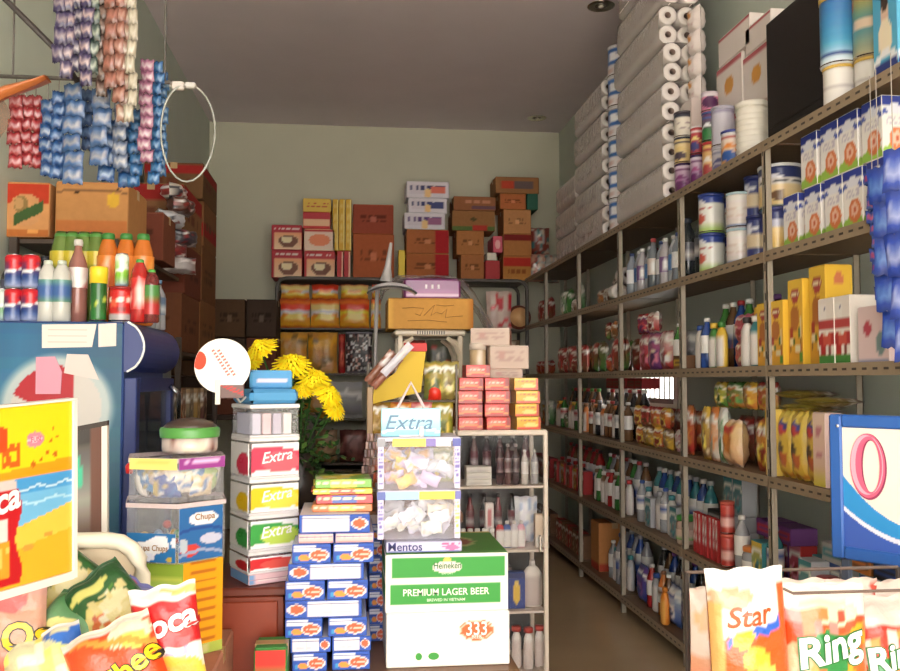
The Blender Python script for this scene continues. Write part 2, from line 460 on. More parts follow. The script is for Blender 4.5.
# ---- top shelf, second bay: white tub, tins, paper boxes
Yb = YX(755, 1.80)
t = thing('plastic_tub', 'ribbed white plastic tub with lid on the top shelf beside the television', 'tub', (1.81, Yb, 2.441))
prof = []
for k in range(9): prof += [(.07, .012+.025*k), (.0735, .018+.025*k), (.0735, .028+.025*k), (.07, .032+.025*k)]
M().lathe([(.064, 0)]+prof+[(.070, .24)], 24, (236, 228, 214)).build('tub_body', PLAST, t, True)
M().lathe([(.076, .24), (.077, .262), (.066, .268), (.03, .27)], 24, (240, 234, 222)).build('lid', PLAST, t, True)
def tinp(base, top, sw, dots, b2):
    return P(Gr(b2, base), Sw(.5, .12, .07, sw, 4), R(0, .82, 1, .92, top), Ln(.0, .62, 1, .78, 2, dots, 4), El(.1, .3, .12, .16, dots), El(.55, .3, .14, .14, top))
TOPT = [  # px, X, stack of (h, r, paint, lid, description)
 (737, 1.77, [(.17, .054, tinp((226, 226, 236), (190, 60, 60), (236, 130, 40), (40, 90, 180), (236, 150, 60)), (60, 70, 160), 'white and orange cereal tin')]),
 (727, 1.83, [(.16, .055, tinp((212, 208, 222), (150, 150, 190), (90, 90, 160), (120, 110, 170), (200, 190, 210)), (200, 196, 214), 'plain pale grey tin'), (.20, .055, P((206, 202, 220), R(0, .9, 1, .95, (160, 150, 190))), (190, 186, 210), 'pale lilac tin')]),
 (714, 1.79, [(.20, .04, tinp((232, 176, 96), (190, 40, 50), (240, 230, 220), (190, 60, 60), (236, 190, 120)), (200, 40, 50), 'orange tin with red lid'), (.15, .04, tinp((120, 60, 120), (60, 90, 170), (236, 236, 240), (40, 130, 60), (40, 130, 60)), (60, 90, 160), 'purple tin with blue lid'), (.10, .042, P((222, 120, 160), El(.2, .5, .2, .3, (90, 30, 90)), R(0, .8, 1, 1, (220, 210, 220))), (216, 200, 214), 'pink tin')]),
 (701, 1.78, [(.17, .038, tinp((222, 210, 226), (120, 40, 120), (180, 60, 140), (110, 30, 110), (130, 40, 130)), (60, 30, 90), 'white and purple tin'), (.15, .037, tinp((210, 60, 70), (240, 230, 230), (240, 220, 120), (60, 60, 140), (180, 40, 50)), (230, 220, 225), 'red and blue tin')]),
 (687, 1.78, [(.17, .05, tinp((222, 200, 216), (120, 30, 110), (130, 40, 120), (110, 30, 110), (122, 32, 116)), (70, 30, 90), 'white and purple milk tin'), (.14, .05, tinp((240, 216, 150), (60, 60, 90), (236, 200, 120), (80, 60, 80), (232, 196, 120)), (50, 50, 70), 'cream and gold tin'), (.14, .05, P((232, 222, 206), R(0, .8, 1, 1, (60, 60, 80)), Ln(.1, .3, .9, .6, 3, (170, 150, 150))), (90, 80, 90), 'cream tin')]),
]
for px, X, st in TOPT:
    z = 2.441
    for k, (h, r, pt, lid, ds) in enumerate(st):
        posn = ('bottom of its stack' if k == 0 else 'topmost of its stack') if len(st) > 1 else 'standing alone'
        if 0 < k < len(st)-1: posn = 'middle of its stack'
        inst(('tt', px, k), mk_tin(h, r, pt, lid, 20, 14), (X, YX(px, X), z), RZ, f'{ds}, {posn}, top shelf beside toilet paper', 'tins on the top shelf')
        z += h+.001
# white tissue packs with orange stickers
TP = [(1.93, 3.66, 0, .30, .30, 'low'), (1.93, 3.66, .302, .24, .30, 'middle'), (1.93, 3.70, .545, .17, .24, 'top')]
k = 0
for (yc, wy, zs, hs_, kind) in ((3.88, .29, 0, .30, 'white paper carton at the bottom behind the ribbed tub'), (3.88, .28, .302, .27, 'white paper carton with orange sticker, upper one behind the ribbed tub'),
                               (4.18, .29, 0, .34, 'white paper carton at the bottom behind the purple tins'), (4.18, .30, .342, .28, 'white paper carton with orange sticker above the purple tins'), (4.12, .36, .624, .15, 'white flat paper carton topmost above the purple tins'), (3.86, .26, .574, .13, 'white flat paper carton topmost behind the television')):
    st = El(.5, .55, .2, .16, (240, 160, 50)) if 'sticker' in kind else (lambda u, v: None)
    carton(kind, (Vector((1.99, yc, 2.441+zs)), wy, .20, hs_), (236, 220, 214), P((240, 226, 220), st, R(0, .93, 1, 1, (210, 90, 100))), P((240, 226, 220), st), 'white paper cartons on the top shelf', (226, 214, 206), 'paper_carton', 'carton', RZ, mt=PAPER)
# narrow tissue packs in a column against the toilet paper
for k in range(4):
    y = YX(672, 1.76)
    o = inst('tissuepack', mk_pouch(.12, .13, .085, P((240, 224, 220), El(.5, .62, .22, .14, (238, 150, 50)), Ln(.2, .2, .8, .4, 2, (226, 190, 190))), 2, 'tissue_pack', 'tissue pack', FILM and GLOSS, (236, 228, 226)), (1.86, 4.51, 2.441+.52+k*.128), RZ,
             f'white soft tissue pack with orange sticker, {ORD[k]} from bottom of the column by the rolls', 'soft tissue packs in a column')
inst('tissuebase', mk_box(.13, .12, .258, (232, 212, 206), {'f': Ln(.2, .3, .8, .6, 3, (225, 190, 180)) and P((236, 220, 214), Ln(.2, .3, .8, .6, 3, (225, 190, 180)))}, (8, 8), 'tissue_box', 'box'), (1.86, 4.51, 2.441), RZ, 'cream tissue box at the foot of the soft tissue pack column', 'tissue boxes')
inst('tissuebase', None, (1.86, 4.51, 2.441+.2605), RZ, 'cream tissue box directly under the soft tissue packs', 'tissue boxes')

# ---- toilet rolls: packs of rolls, ends facing the street
def mk_roll():
    m = M(); r, L, hr = .054, .10, .018; n = 18; b = 0
    rings = [(hr, 0), (r*.94, -.001), (r, .006), (r, L-.006), (r*.94, L+.001), (hr, L)]
    base = 0
    for rr, y in rings:
        for i in range(n): a = 2*PI*i/n; m.v.append((rr*math.cos(a), y, rr*math.sin(a)))
    for j in range(5):
        for i in range(n):
            a = j*n+i; c = j*n+(i+1) % n; m.f.append((a, c, c+n, a+n)); m.c.append((240, 230, 226))
    for i in range(n):
        a = i; c = (i+1) % n; m.f.append((5*n+a, 5*n+c, c, a)); m.c.append((150, 122, 112))
    return m
roll_mesh = None
def roll_pack(loc, nx, nz, ny, label, group):
    global roll_mesh
    t = thing('toilet_roll_pack', label, 'toilet paper', loc, 0, group)
    for i in range(nx):
        for k in range(nz):
            for j in range(ny):
                if roll_mesh is None: o = mk_roll().build('paper_roll', PAPER, t, True); roll_mesh = o.data
                else: o = bpy.data.objects.new('paper_roll', roll_mesh); col.objects.link(o); o.parent = t
                o.location = ((i+.5)*.110, j*.104+.004, (k+.5)*.110)
    Wd, Hd, Ld = nx*.11, nz*.11, ny*.104
    m = M(); rc = .03
    def fn(u, v):                                             # loose wrap around the rolls, puckered at the ends
        a = 2*PI*u; sx, sz = math.cos(a), math.sin(a)
        k = max(abs(sx), abs(sz)); q = 1/k*.86+.14
        x = Wd/2+sx*q*(Wd/2+.001); z = Hd/2+sz*q*(Hd/2)
        return (max(-.003, min(Wd+.003, x)), v*(Ld+.004)+.0, max(0, min(Hd, z)))
    m.grid(fn, 28, ny*2, (232, 220, 214), wrap=True)
    m.build('plastic_wrap', FILM, t, True)
    return t
Yr = 4.62
for k in range(6):
    roll_pack((1.70+(.012 if k % 2 else .0), Yr+(.03 if k in (1, 4) else 0), 2.441+k*.2215), 2, 2, 8 if k < 5 else 8, f'clear wrapped toilet roll pack, {ORD[k]} from bottom of the nearest tall stack', 'toilet roll packs in the nearest stack')
roll_pack((1.72, Yr-.02, 2.441+6*.2215), 3, 2, 8, 'wide clear wrapped toilet roll pack on top of the nearest tall stack', 'toilet roll packs in the nearest stack')
# blue and white kitchen roll column
for k in range(6):
    inst('blueroll', mk_tin(.205, .085, P((226, 220, 222), R(0, .42, 1, .95, (30, 104, 196)), El(.1, .68, .1, .16, (240, 240, 244)), El(.9, .7, .1, .12, (120, 180, 226)), Ln(0, .1, 1, .35, 3, (220, 180, 170))), (220, 220, 224), 16, 14, 'wrapped_roll', 'toilet paper'), (1.79, 5.63, 2.441+k*.2065), RZ,
         f'blue and white wrapped roll, {ORD[k]} from bottom of the blue column', 'blue and white wrapped rolls')
for k in range(5):
    roll_pack((1.72, 5.85+.02*(k % 2), 2.441+k*.2215), 2, 2, 7, f'hazy wrapped toilet roll pack, {ORD[k]} from bottom, stack behind the blue column', 'toilet roll packs behind the blue column')
for k in range(3):
    roll_pack((1.76, 6.75+.02*(k % 2), 2.441+k*.2215), 2, 2, 6, f'wrapped toilet roll pack, {ORD[k]} from bottom of the farthest short stack', 'toilet roll packs in the farthest stack')

# ---- second shelf, nearest bay: two tiers of formula boxes
form = P((238, 232, 228), R(0, .82, 1, 1, (44, 62, 170)), Sw(.72, .08, .05, (70, 90, 190), 1.1), El(.5, .78, .36, .09, (226, 226, 240)), Ln(.3, .76, .7, .80, 1, (60, 60, 160)), R(0, 0, 1, .10, (150, 200, 60)), Sw(.06, .10, .06, (150, 200, 60)), El(.6, .28, .34, .20, (236, 120, 60)), El(.58, .30, .18, .12, (246, 190, 160)), El(.58, .30, .08, .06, (226, 90, 50)), Ln(.15, .5, .85, .66, 3, (200, 190, 210)))
def fbox(): return mk_box(.118, .09, .205, (232, 226, 222), {'f': form, 'l': form, 'r': form, 't': (44, 62, 170)}, (16, 22), 'formula_box', 'box')()
ys = [YX(p, 1.76) for p in (800, 822.5, 844, 864, 889)]
for i, y in enumerate(ys):
    inst('fbox', fbox, (1.78, y, 1.981), RZ, f'white formula box with blue top, {ORD[i]} from far end of the lower row', 'formula boxes, lower row')
for i, y in enumerate(ys[1:]):
    inst('fbox', fbox, (1.785, y+.03, 1.981+.208), RZ, f'white formula box with blue top, {ORD[i]} from far end of the upper row', 'formula boxes, upper row')
bigp = P(Gr((240, 200, 120), (238, 214, 170)), R(0, .72, 1, 1, (44, 56, 120)), El(.0, .72, .2, .12, (230, 230, 240)), El(1, .72, .2, .12, (230, 230, 240)), R(0, .58, 1, .70, (226, 216, 210)), Ln(0, .6, 1, .68, 1, (50, 50, 60)), R(0, 0, 1, .08, (40, 110, 130)), El(.15, .3, .05, .15, (120, 80, 50)))
inst('stin', mk_tin(.19, .052, P(Gr((236, 180, 70), (240, 222, 180)), R(0, .62, 1, .8, (190, 190, 214)), R(0, .8, 1, 1, (54, 60, 130)), R(0, 0, 1, .1, (60, 100, 120))), (60, 66, 140), 20, 16), (1.77, YX(780, 1.77), 1.981), RZ, 'gold and white milk tin under the big gold tin beside the second post', 'milk tins on the second shelf')
inst('btin2', mk_tin(.19, .088, bigp, (220, 220, 226), 28, 20), (1.82, YX(784, 1.82), 1.981+.191), RZ, 'big cream and gold milk tin with dark blue top, above the formula row', 'milk tins on the second shelf')
# ---- second bay, second shelf
rg = tinp((236, 226, 226), (50, 80, 170), (220, 60, 60), (220, 70, 60), (140, 190, 60))
lt = P(Gr((214, 200, 196), (232, 224, 218)), R(0, .05, 1, .1, (120, 140, 190)), Ln(.0, .3, 1, .6, 3, (214, 190, 180)))
for k, (px, kind) in enumerate(((714, 'rg'), (742, 'lt'))):
    for j in range(2):
        if kind == 'rg': inst('rgt', mk_tin(.195, .062, P(Gr((150, 200, 60), (236, 232, 230), (236, 232, 230), .3), El(.02, .40, .09, .13, (224, 90, 70)), El(.93, .34, .06, .10, (236, 140, 70)), Ln(.0, .58, .2, .70, 1, (200, 60, 60)), El(.5, .45, .1, .14, (220, 90, 70)), El(.75, .42, .08, .1, (236, 140, 70)), R(0, .8, 1, 1, (44, 70, 170)), El(0, .85, .1, .07, (230, 230, 240)), El(1, .85, .1, .07, (230, 230, 240))), (50, 70, 160), 24, 18), (1.78, YX(px, 1.78), 1.981+j*.197), RZ, f'white, red and green formula tin with blue lid, {"upper" if j else "lower"} one beside big dark bottles', 'red and green formula tins')
        else: inst('ltt', mk_tin(.165, .058, lt, (170, 200, 214), 24, 14), (1.78, YX(px, 1.78), 1.981+j*.167), RZ, f'cream tin with pale blue lid, {"upper" if j else "lower"} one next to the red green tins', 'cream tins with pale blue lids')
inst('rgt', None, (1.92, YX(731, 1.92), 1.981), RZ, 'white, red and green formula tin standing behind the other two', 'red and green formula tins')
inst('rgt', None, (1.92, YX(731, 1.92), 1.981+.197), RZ, 'white, red and green formula tin on top, behind the other two', 'red and green formula tins')
navy = P((50, 60, 140), R(0, .3, 1, .6, (226, 200, 160)), El(0, .75, .15, .1, (220, 220, 235)))
inst('nvt', mk_tin(.20, .05, navy, (40, 50, 120), 20, 12), (1.80, YX(761, 1.80), 1.981), RZ, 'navy tin with cream band beside the second post, lower one', 'navy tins')
inst('nvt', None, (1.84, YX(759, 1.84), 1.981+.201), RZ, 'navy tin with cream band beside the second post, upper one', 'navy tins')
for i, px in enumerate((692, 702)):
    inst('bigbottle', mk_bottle(.33, .047, (52, 60, 66), (60, 70, 90), P((90, 90, 100), R(0, .3, 1, .6, (200, 190, 190))), (.3, .6)), (1.78+.02*i, YX(px-(2 if i == 0 else 0), 1.78), 1.981), RZ, f'large dark drink bottle, {"near" if i else "far"} one of two beside formula tins', 'large dark bottles on the second shelf')
# third bay second shelf: clear bottles, 2 ranks
cb = [((150, 160, 176), (40, 60, 120), (230, 230, 235), 'clear water bottle with blue cap'), ((176, 180, 190), (220, 220, 225), (60, 120, 190), 'clear bottle with blue label'), ((120, 130, 140), (190, 60, 60), (220, 200, 190), 'grey bottle with red cap'), ((196, 190, 196), (235, 235, 235), (120, 80, 140), 'clear bottle with violet label')]
for i in range(9):
    c = cb[(0, 1, 3, 1, 2, 0, 3, 1, 0)[i]]
    y = 5.34-i*.098
    inst(('cb', c[3]), mk_bottle(.27 if c[3] != 'grey bottle with red cap' else .3, .036, c[0], c[1], P(c[2], R(.1, .3, .3, .7, (240, 240, 240))), (.28, .6)), (1.76+.015*(i % 2), y, 1.981), RZ, names(c[3], 8-i, 1, 2), 'drink bottles on the second shelf')
for i in range(6):
    c = cb[(2, 0, 1, 3, 0, 1)[i]]
    inst(('cb', c[3]), None, (1.90, 5.30-i*.14, 1.981), RZ, f'{c[3]}, {ORD[5-i]} from near, rear row, second shelf, third bay', 'drink bottles on the second shelf')
# tissue rolls lying on second shelf of fourth bay
for i in range(4):
    y = 6.10-.13*i if i < 3 else 5.9
    o = tag(mk_roll().build('toilet_roll', PAPER, None, True), f'single white toilet roll lying on second shelf, {ORD[i]} one' if i < 3 else 'single white toilet roll stacked above the other loose rolls', 'toilet paper', 'loose toilet rolls on the second shelf', (1.76+.0, 5.62+.12*i if i < 3 else 5.68, 1.981+.055 if i < 3 else 1.981+.165), 0)
    o.location.x = (1.76, 1.87, 1.98)[i] if i < 3 else 1.81; o.location.y = 5.60

# ---- small goods for the fuller shelves
RED, ORG, YEL, GRN, BLU, PUR, PNK, WHT, BRN, SIL, TEA, BLK = (196, 34, 36), (226, 120, 40), (240, 190, 40), (60, 140, 50), (40, 80, 170), (110, 50, 130), (220, 100, 130), (232, 226, 220), (130, 84, 50), (170, 170, 176), (50, 140, 150), (50, 46, 50)
CN = {RED: 'red', ORG: 'orange', YEL: 'yellow', GRN: 'green', BLU: 'blue', PUR: 'purple', PNK: 'pink', WHT: 'white', BRN: 'brown', SIL: 'silver', TEA: 'teal', BLK: 'black'}
def pchp(a, b, s): return P(Gr(a, b), El(.5, .36, .34, .20, tuple(min(255, x+40) for x in b)), El(.45+.1*hs(s, 1), .34, .2, .12, tuple(int(x*.8) for x in a)), Sw(.72, .08, .07, (240, 236, 226)), Ln(.2, .68, .8, .76, 1, a, s), Sp([a, b, (240, 220, 180)], .25, 6, 8, s, (.1, .1, .9, .55)))
def goods(kind, a, b):
    if kind == 'pouch': return .17, .13, .23, mk_pouch(.15, .22, .07, pchp(a, b, a[0]), a[1] % 7, 'food_pouch', 'pouch', crimp=tuple(int(x*.8+30) for x in a))
    if kind == 'tallpouch': return .09, .08, .26, mk_pouch(.085, .26, .05, pchp(a, b, a[1]), a[2] % 5, 'tall_pouch', 'pouch', crimp=b)
    if kind == 'lowpouch': return .15, .12, .12, mk_pouch(.14, .12, .06, pchp(a, b, a[0]+1), a[1] % 5, 'small_pouch', 'pouch', crimp=b)
    if kind == 'bottle': return .08, .08, .25, mk_bottle(.25, .035, a, b, P(WHT, R(0, .4, 1, .8, b)))
    if kind == 'tallbottle': return .09, .09, .33, mk_bottle(.33, .04, a, b, P(WHT, R(0, .3, 1, .6, a), Sp([RED, BLU], .2)))
    if kind == 'flask': return .09, .06, .22, mk_flask(.22, .085, .05, a, b, (236, 226, 220))
    if kind == 'jar': return .10, .10, .13, mk_jar(.13, .046, a, b, WHT)
    if kind == 'box': return .11, .08, .17, mk_box(.10, .075, .17, a, {'f': pchp(a, b, 3), 'l': pchp(a, b, 9)}, (8, 10))
    if kind == 'lowbox': return .16, .12, .07, mk_box(.15, .12, .07, a, {'f': P(a, R(.1, .3, .9, .7, b), Ln(.15, .4, .85, .65, 1, a)), 'l': P(a, R(.1, .3, .9, .7, b))}, (10, 6))
    if kind == 'tube': return .05, .04, .19, mk_flask(.19, .045, .03, a, b, WHT, 'cosmetic_tube', 'tube', .7)
    if kind == 'stick': return .028, .03, .20, mk_box(.024, .03, .20, a, {'f': P(b, R(0, 0, 1, .3, a), Ln(.2, .4, .8, .9, 5, a)), 'l': P(b, R(0, 0, 1, .3, a), R(0, .8, 1, 1, a))}, (3, 8), 'toothbrush_pack', 'toothbrush', flap=False)
def fillrow(s, b, ylo, yhi, seq, X=1.79, gap=.006, z=0.0, tilt=0.0, row='', count=None, seed=1, lift=None, yaw=.0):
    """seq of (kind, colour a, colour b) repeated from the far end to the near end"""
    rnd = random.Random(seed*100+s*10+b); y = ylo; out = []; i = 0
    plan = []
    while True:
        k = seq[i % len(seq)]; wd, dp, h, bld = goods(*k)
        if y+wd > yhi: break
        plan.append((k, y+wd/2, h, bld)); y += wd+gap; i += 1
    n = len(plan)
    for j, (k, yc, h, bld) in enumerate(plan):
        kind, a, bb = k
        word = {'pouch': 'food pouch', 'tallpouch': 'tall pouch', 'lowpouch': 'small pouch', 'bottle': 'bottle', 'tallbottle': 'tall bottle', 'flask': 'flat bottle', 'jar': 'jar', 'box': 'box', 'lowbox': 'low box', 'tube': 'cosmetic tube', 'stick': 'toothbrush pack'}[kind]
        ds = (f'{CN[a]} {word} with {CN[bb]} ' + ('cap' if kind in ('bottle', 'tallbottle', 'flask', 'jar', 'tube') else 'print')) if a != bb else f'{CN[a]} {word}'
        lab = names(ds, min(n-1-j, 19), s, b, row)
        zz = SZ[s]+.001+z
        sc_ = 1.0
        inst(('g',)+k, bld, (X+.012*(rnd.random()-.5), yc, zz), (tilt, 0, RZ+yaw*(rnd.random()-.5)) if tilt else (0, 0, RZ+yaw*(rnd.random()-.5)), lab, f'{word}s on the {SHN[s]} shelf', sc_)
        out.append((yc, zz+h))
    return out

# third shelf, nearest bay: yellow cereal boxes, red and white drink cartons
cer = P(Gr((236, 160, 30), (248, 196, 40)), El(.5, .82, .3, .09, (190, 60, 60)), Ln(.25, .78, .75, .86, 1, (240, 220, 180)), El(.45, .55, .3, .16, (196, 110, 40)), Sp([(190, 50, 40), (90, 120, 40), (240, 220, 170), (120, 60, 40)], .45, 6, 9, 4, (.1, .15, .9, .55)), R(.75, .03, .98, .14, (90, 150, 40)))
cers = P((246, 186, 24), El(.5, .86, .22, .06, (224, 110, 60)), El(.5, .5, .06, .03, (150, 60, 30)), Ln(.25, .36, .75, .42, 1, (214, 130, 30)))
def cbox(): return mk_box(.115, .11, .27, (246, 182, 30), {'f': cer, 'l': cers, 'r': cers}, (14, 24), 'cereal_box', 'box')()
Y3 = SZ[2]+.001
cl = [(YX(825, 1.78), 1.81, 1.42, 'tallest yellow cereal box, nearest of the yellow boxes'), (YX(805, 1.77), 1.79, 1.28, 'yellow cereal box, second from near'), (YX(790, 1.77), 1.77, 1.0, 'yellow cereal box, third from near'), (YX(777, 1.77), 1.77, 1.0, 'yellow cereal box just beside the second post'), (YX(764.5, 1.79), 1.83, 1.0, 'yellow cereal box half behind the second post')]
for i, (y, X, sz_, lb) in enumerate(cl): inst('cbox', cbox, (X, y, Y3), RZ, lb+', third shelf', 'yellow cereal boxes', (1, 1, sz_*.97))
drk = P((232, 220, 210), R(0, .70, .5, .92, (236, 228, 220)), Ln(.1, .74, .6, .86, 2, (70, 80, 140)), R(.0, .52, 1, .66, (200, 60, 60)), Sp([(200, 40, 40), (150, 70, 60), (226, 80, 60), (230, 180, 150)], .75, 6, 7, 8, (0, .14, 1, .48)), R(0, 0, 1, .12, (60, 140, 50)))
def dbox(): return mk_box(.105, .10, .235, (232, 220, 210), {'f': drk, 'l': P((232, 222, 214), El(.5, .5, .2, .1, (200, 60, 60)))}, (12, 20), 'drink_carton', 'box')()
for i, px in enumerate((836, 851)): inst('dbox', dbox, (1.755+.003*i, YX(px, 1.75)-.02, Y3), RZ, f'white and red milk drink carton, {"far" if i == 0 else "near"} one of pair, third shelf', 'red and white drink cartons')
pk = P((230, 196, 196), El(.32, .62, .13, .16, (200, 60, 80)), El(.75, .32, .15, .2, (120, 150, 150)), R(0, 0, 1, .05, (140, 150, 190)))
inst('pbox', mk_box(.17, .10, .185, (230, 198, 198), {'f': pk, 'l': pk}, (14, 14), 'drink_carton', 'box'), (1.76, YX(876, 1.73)-.02, Y3), RZ, 'wide pale pink carton with red oval, nearest on the third shelf')
inst('tbox', mk_box(.12, .10, .25, (40, 90, 110), {'f': P((40, 90, 110), El(.5, .85, .2, .08, (214, 160, 130)))}, (8, 10), 'product_box', 'box'), (1.90, YX(866, 1.90), Y3), RZ, 'dark teal box behind the pale pink carton, third shelf')
# third shelf, second bay
fillrow(2, 1, 3.58, 3.78, [('flask', TEA, WHT), ('flask', WHT, BLK)], X=1.75)
fillrow(2, 1, 3.62, 3.97, [('lowpouch', RED, ORG), ('lowpouch', PNK, RED)], X=1.80, z=.0, row=' behind flasks')
fillrow(2, 1, 3.62, 3.97, [('lowpouch', ORG, RED), ('lowpouch', RED, PNK)], X=1.80, z=.122, row=' on top')
fillrow(2, 1, 3.55, 3.93, [('pouch', RED, YEL), ('tallbottle', BLK, PUR)], X=1.92, row=' rear row')
fillrow(2, 1, 3.97, 4.34, [('flask', YEL, GRN), ('flask', GRN, YEL), ('bottle', BLU, WHT), ('flask', WHT, BLU)], X=1.765)
fillrow(2, 1, 3.96, 4.36, [('tallbottle', GRN, WHT), ('tallbottle', BLU, RED), ('tallbottle', BRN, WHT)], X=1.90, row=' rear row')
# third shelf, bays three to six
fillrow(2, 2, 4.72, 5.36, [('pouch', RED, WHT), ('pouch', PUR, PNK), ('pouch', RED, PNK), ('pouch', BRN, PNK)], yaw=.6)
fillrow(2, 2, 4.95, 5.36, [('lowpouch', RED, WHT), ('lowpouch', PUR, RED)], z=.225, row=' on top', yaw=.7)
fillrow(2, 2, 4.42, 4.74, [('lowbox', BRN, YEL), ('bottle', GRN, WHT), ('lowbox', SIL, BLU)])
fillrow(2, 2, 4.42, 4.96, [('pouch', SIL, SIL)], X=1.90, z=.0, row=' rear row', yaw=.5)
fillrow(2, 3, 5.50, 6.38, [('pouch', GRN, RED), ('pouch', BRN, RED), ('lowpouch', ORG, RED), ('pouch', GRN, BRN)], yaw=.6)
fillrow(2, 3, 5.70, 6.10, [('lowpouch', BRN, ORG), ('lowpouch', GRN, RED)], z=.22, row=' on top', yaw=.6)
fillrow(2, 4, 6.55, 7.45, [('pouch', BRN, RED), ('lowpouch', RED, BRN)], yaw=.6)
fillrow(2, 5, 7.65, 8.3, [('lowpouch', ORG, RED)], yaw=.4)
# second shelf far bays
fillrow(1, 3, 5.75, 6.36, [('lowpouch', ORG, BRN), ('lowpouch', BRN, WHT)], X=1.80)
fillrow(1, 4, 6.6, 7.4, [('pouch', GRN, WHT), ('lowpouch', BRN, WHT), ('pouch', GRN, GRN)], yaw=.4)
fillrow(1, 5, 7.65, 8.3, [('pouch', BRN, RED), ('lowpouch', RED, BRN)], yaw=.4)
# fourth shelf, nearest bay: seasoning pouches in a row, flat packs over them
ys4 = [YX(p, 1.76) for p in (778, 787, 800, 816, 829)]
sea = P(Gr((226, 170, 40), (222, 190, 60)), El(.5, .78, .28, .07, (60, 70, 150)), El(.5, .70, .30, .06, (210, 60, 60)), El(.4, .4, .26, .14, (90, 70, 50)), El(.6, .28, .2, .12, (196, 90, 40)), R(0, 0, 1, .06, (210, 120, 30)))
for i, y in enumerate(ys4[1:4]):
    inst('sea', mk_pouch(.115, .27, .07, sea, 2, 'seasoning_pouch', 'pouch', crimp=(210, 170, 40), nu=12, nv=20), (1.765, y, SZ[3]+.001), RZ, f'yellow seasoning pouch with red and blue mark, {ORD[i]} from the second post', 'yellow seasoning pouches')
inst('seay', mk_box(.06, .07, .27, (246, 206, 70), {'f': P((244, 206, 90), R(0, .85, 1, 1, (236, 190, 40)))}, (4, 8)), (1.75, ys4[0], SZ[3]+.001), RZ, 'narrow bright yellow box beside the second post on the fourth shelf')
inst('pky', mk_box(.085, .07, .27, (226, 190, 180), {'f': P(Gr((222, 200, 40), (236, 190, 170), (240, 206, 180), .3), Ln(.2, .4, .8, .8, 5, (210, 120, 130)))}, (6, 14)), (1.75, ys4[4], SZ[3]+.001), RZ, 'pale pink and yellow tall box beside the blue sign on the fourth shelf')
fillrow(3, 0, 2.50, 3.0, [('tallpouch', YEL, ORG), ('tallpouch', ORG, YEL)], X=1.77)
fillrow(3, 0, 2.55, 3.36, [('tallpouch', GRN, YEL), ('tallpouch', YEL, RED)], X=1.89, row=' rear row')
for i, (px, zz, l) in enumerate(((806, .285, 'lower'), (822, .31, 'middle'), (800, .335, 'upper'))):
    inst('flatp', mk_pouch(.26, .16, .03, pchp((190, 170, 50), (120, 70, 50), 5), 3, 'flat_pouch', 'pouch', crimp=(150, 140, 50)), (1.74, YX(px, 1.80), SZ[3]+zz), (-PI/2, 0, RZ), f'flat brown and yellow pouch lying on the seasoning pouches, {l} of three', 'flat pouches lying on the fourth shelf')
# fourth shelf, second bay
fillrow(3, 1, 3.50, 3.76, [('pouch', RED, YEL)], X=1.775, yaw=.2)
inst('paperroll', mk_pouch(.15, .21, .09, P(Gr((226, 160, 110), (240, 196, 120)), El(.5, .5, .26, .2, (226, 130, 40)), El(.5, .8, .4, .08, (210, 60, 50))), 4, 'noodle_bag', 'pouch', crimp=(236, 200, 180), nu=10), (1.76, 3.88, SZ[3]+.001), RZ, 'cream and orange noodle bag in the middle of the fourth shelf, second bay')
fillrow(3, 1, 3.97, 4.12, [('tallpouch', GRN, WHT)], X=1.77)
fillrow(3, 1, 4.07, 4.34, [('tallpouch', WHT, ORG), ('tallpouch', BRN, YEL), ('tallpouch', YEL, BRN)], X=1.77)
fillrow(3, 1, 3.55, 4.2, [('lowpouch', YEL, RED), ('lowpouch', ORG, YEL), ('lowpouch', ORG, GRN), ('lowpouch', GRN, YEL)], X=1.80, z=.262, row=' on top', yaw=.5)
fillrow(3, 1, 3.48, 4.30, [('pouch', BRN, RED)], X=1.92, z=0, row=' rear row')
# fourth shelf, farther bays
fillrow(3, 2, 4.44, 4.78, [('tallpouch', RED, ORG), ('lowpouch', PNK, WHT), ('tallpouch', ORG, RED)], yaw=.2)
fillrow(3, 2, 4.72, 5.38, [('lowpouch', YEL, BRN), ('lowpouch', RED, YEL)], yaw=.5)
fillrow(3, 2, 4.76, 5.38, [('lowpouch', RED, YEL), ('lowpouch', YEL, RED), ('lowpouch', BRN, RED)], z=.115, row=' on top', yaw=.6)
fillrow(3, 3, 5.50, 6.40, [('bottle', BRN, WHT), ('flask', ORG, WHT), ('bottle', BLK, SIL), ('flask', BRN, ORG), ('bottle', BRN, RED)])
fillrow(3, 3, 5.50, 6.40, [('tallbottle', BLK, WHT), ('tallbottle', BRN, RED)], X=1.90, row=' rear row')
fillrow(3, 4, 6.52, 7.50, [('flask', ORG, BRN), ('lowpouch', GRN, BRN), ('bottle', GRN, RED), ('flask', BRN, YEL)])
fillrow(3, 5, 7.65, 8.35, [('pouch', GRN, WHT), ('box', RED, YEL)])
# fifth shelf, nearest bay: pale jars and boxes
fillrow(4, 0, 2.55, 3.38, [('jar', TEA, BRN), ('jar', SIL, RED), ('box', SIL, TEA), ('jar', BRN, GRN)], X=1.775)
fillrow(4, 0, 2.55, 3.36, [('box', TEA, SIL), ('box', SIL, BLU)], X=1.86, z=.0, row=' rear row')
fillrow(4, 0, 2.60, 3.36, [('lowbox', SIL, TEA), ('lowbox', BLK, BLU), ('lowbox', ORG, BRN)], X=1.88, z=.172, row=' on top')
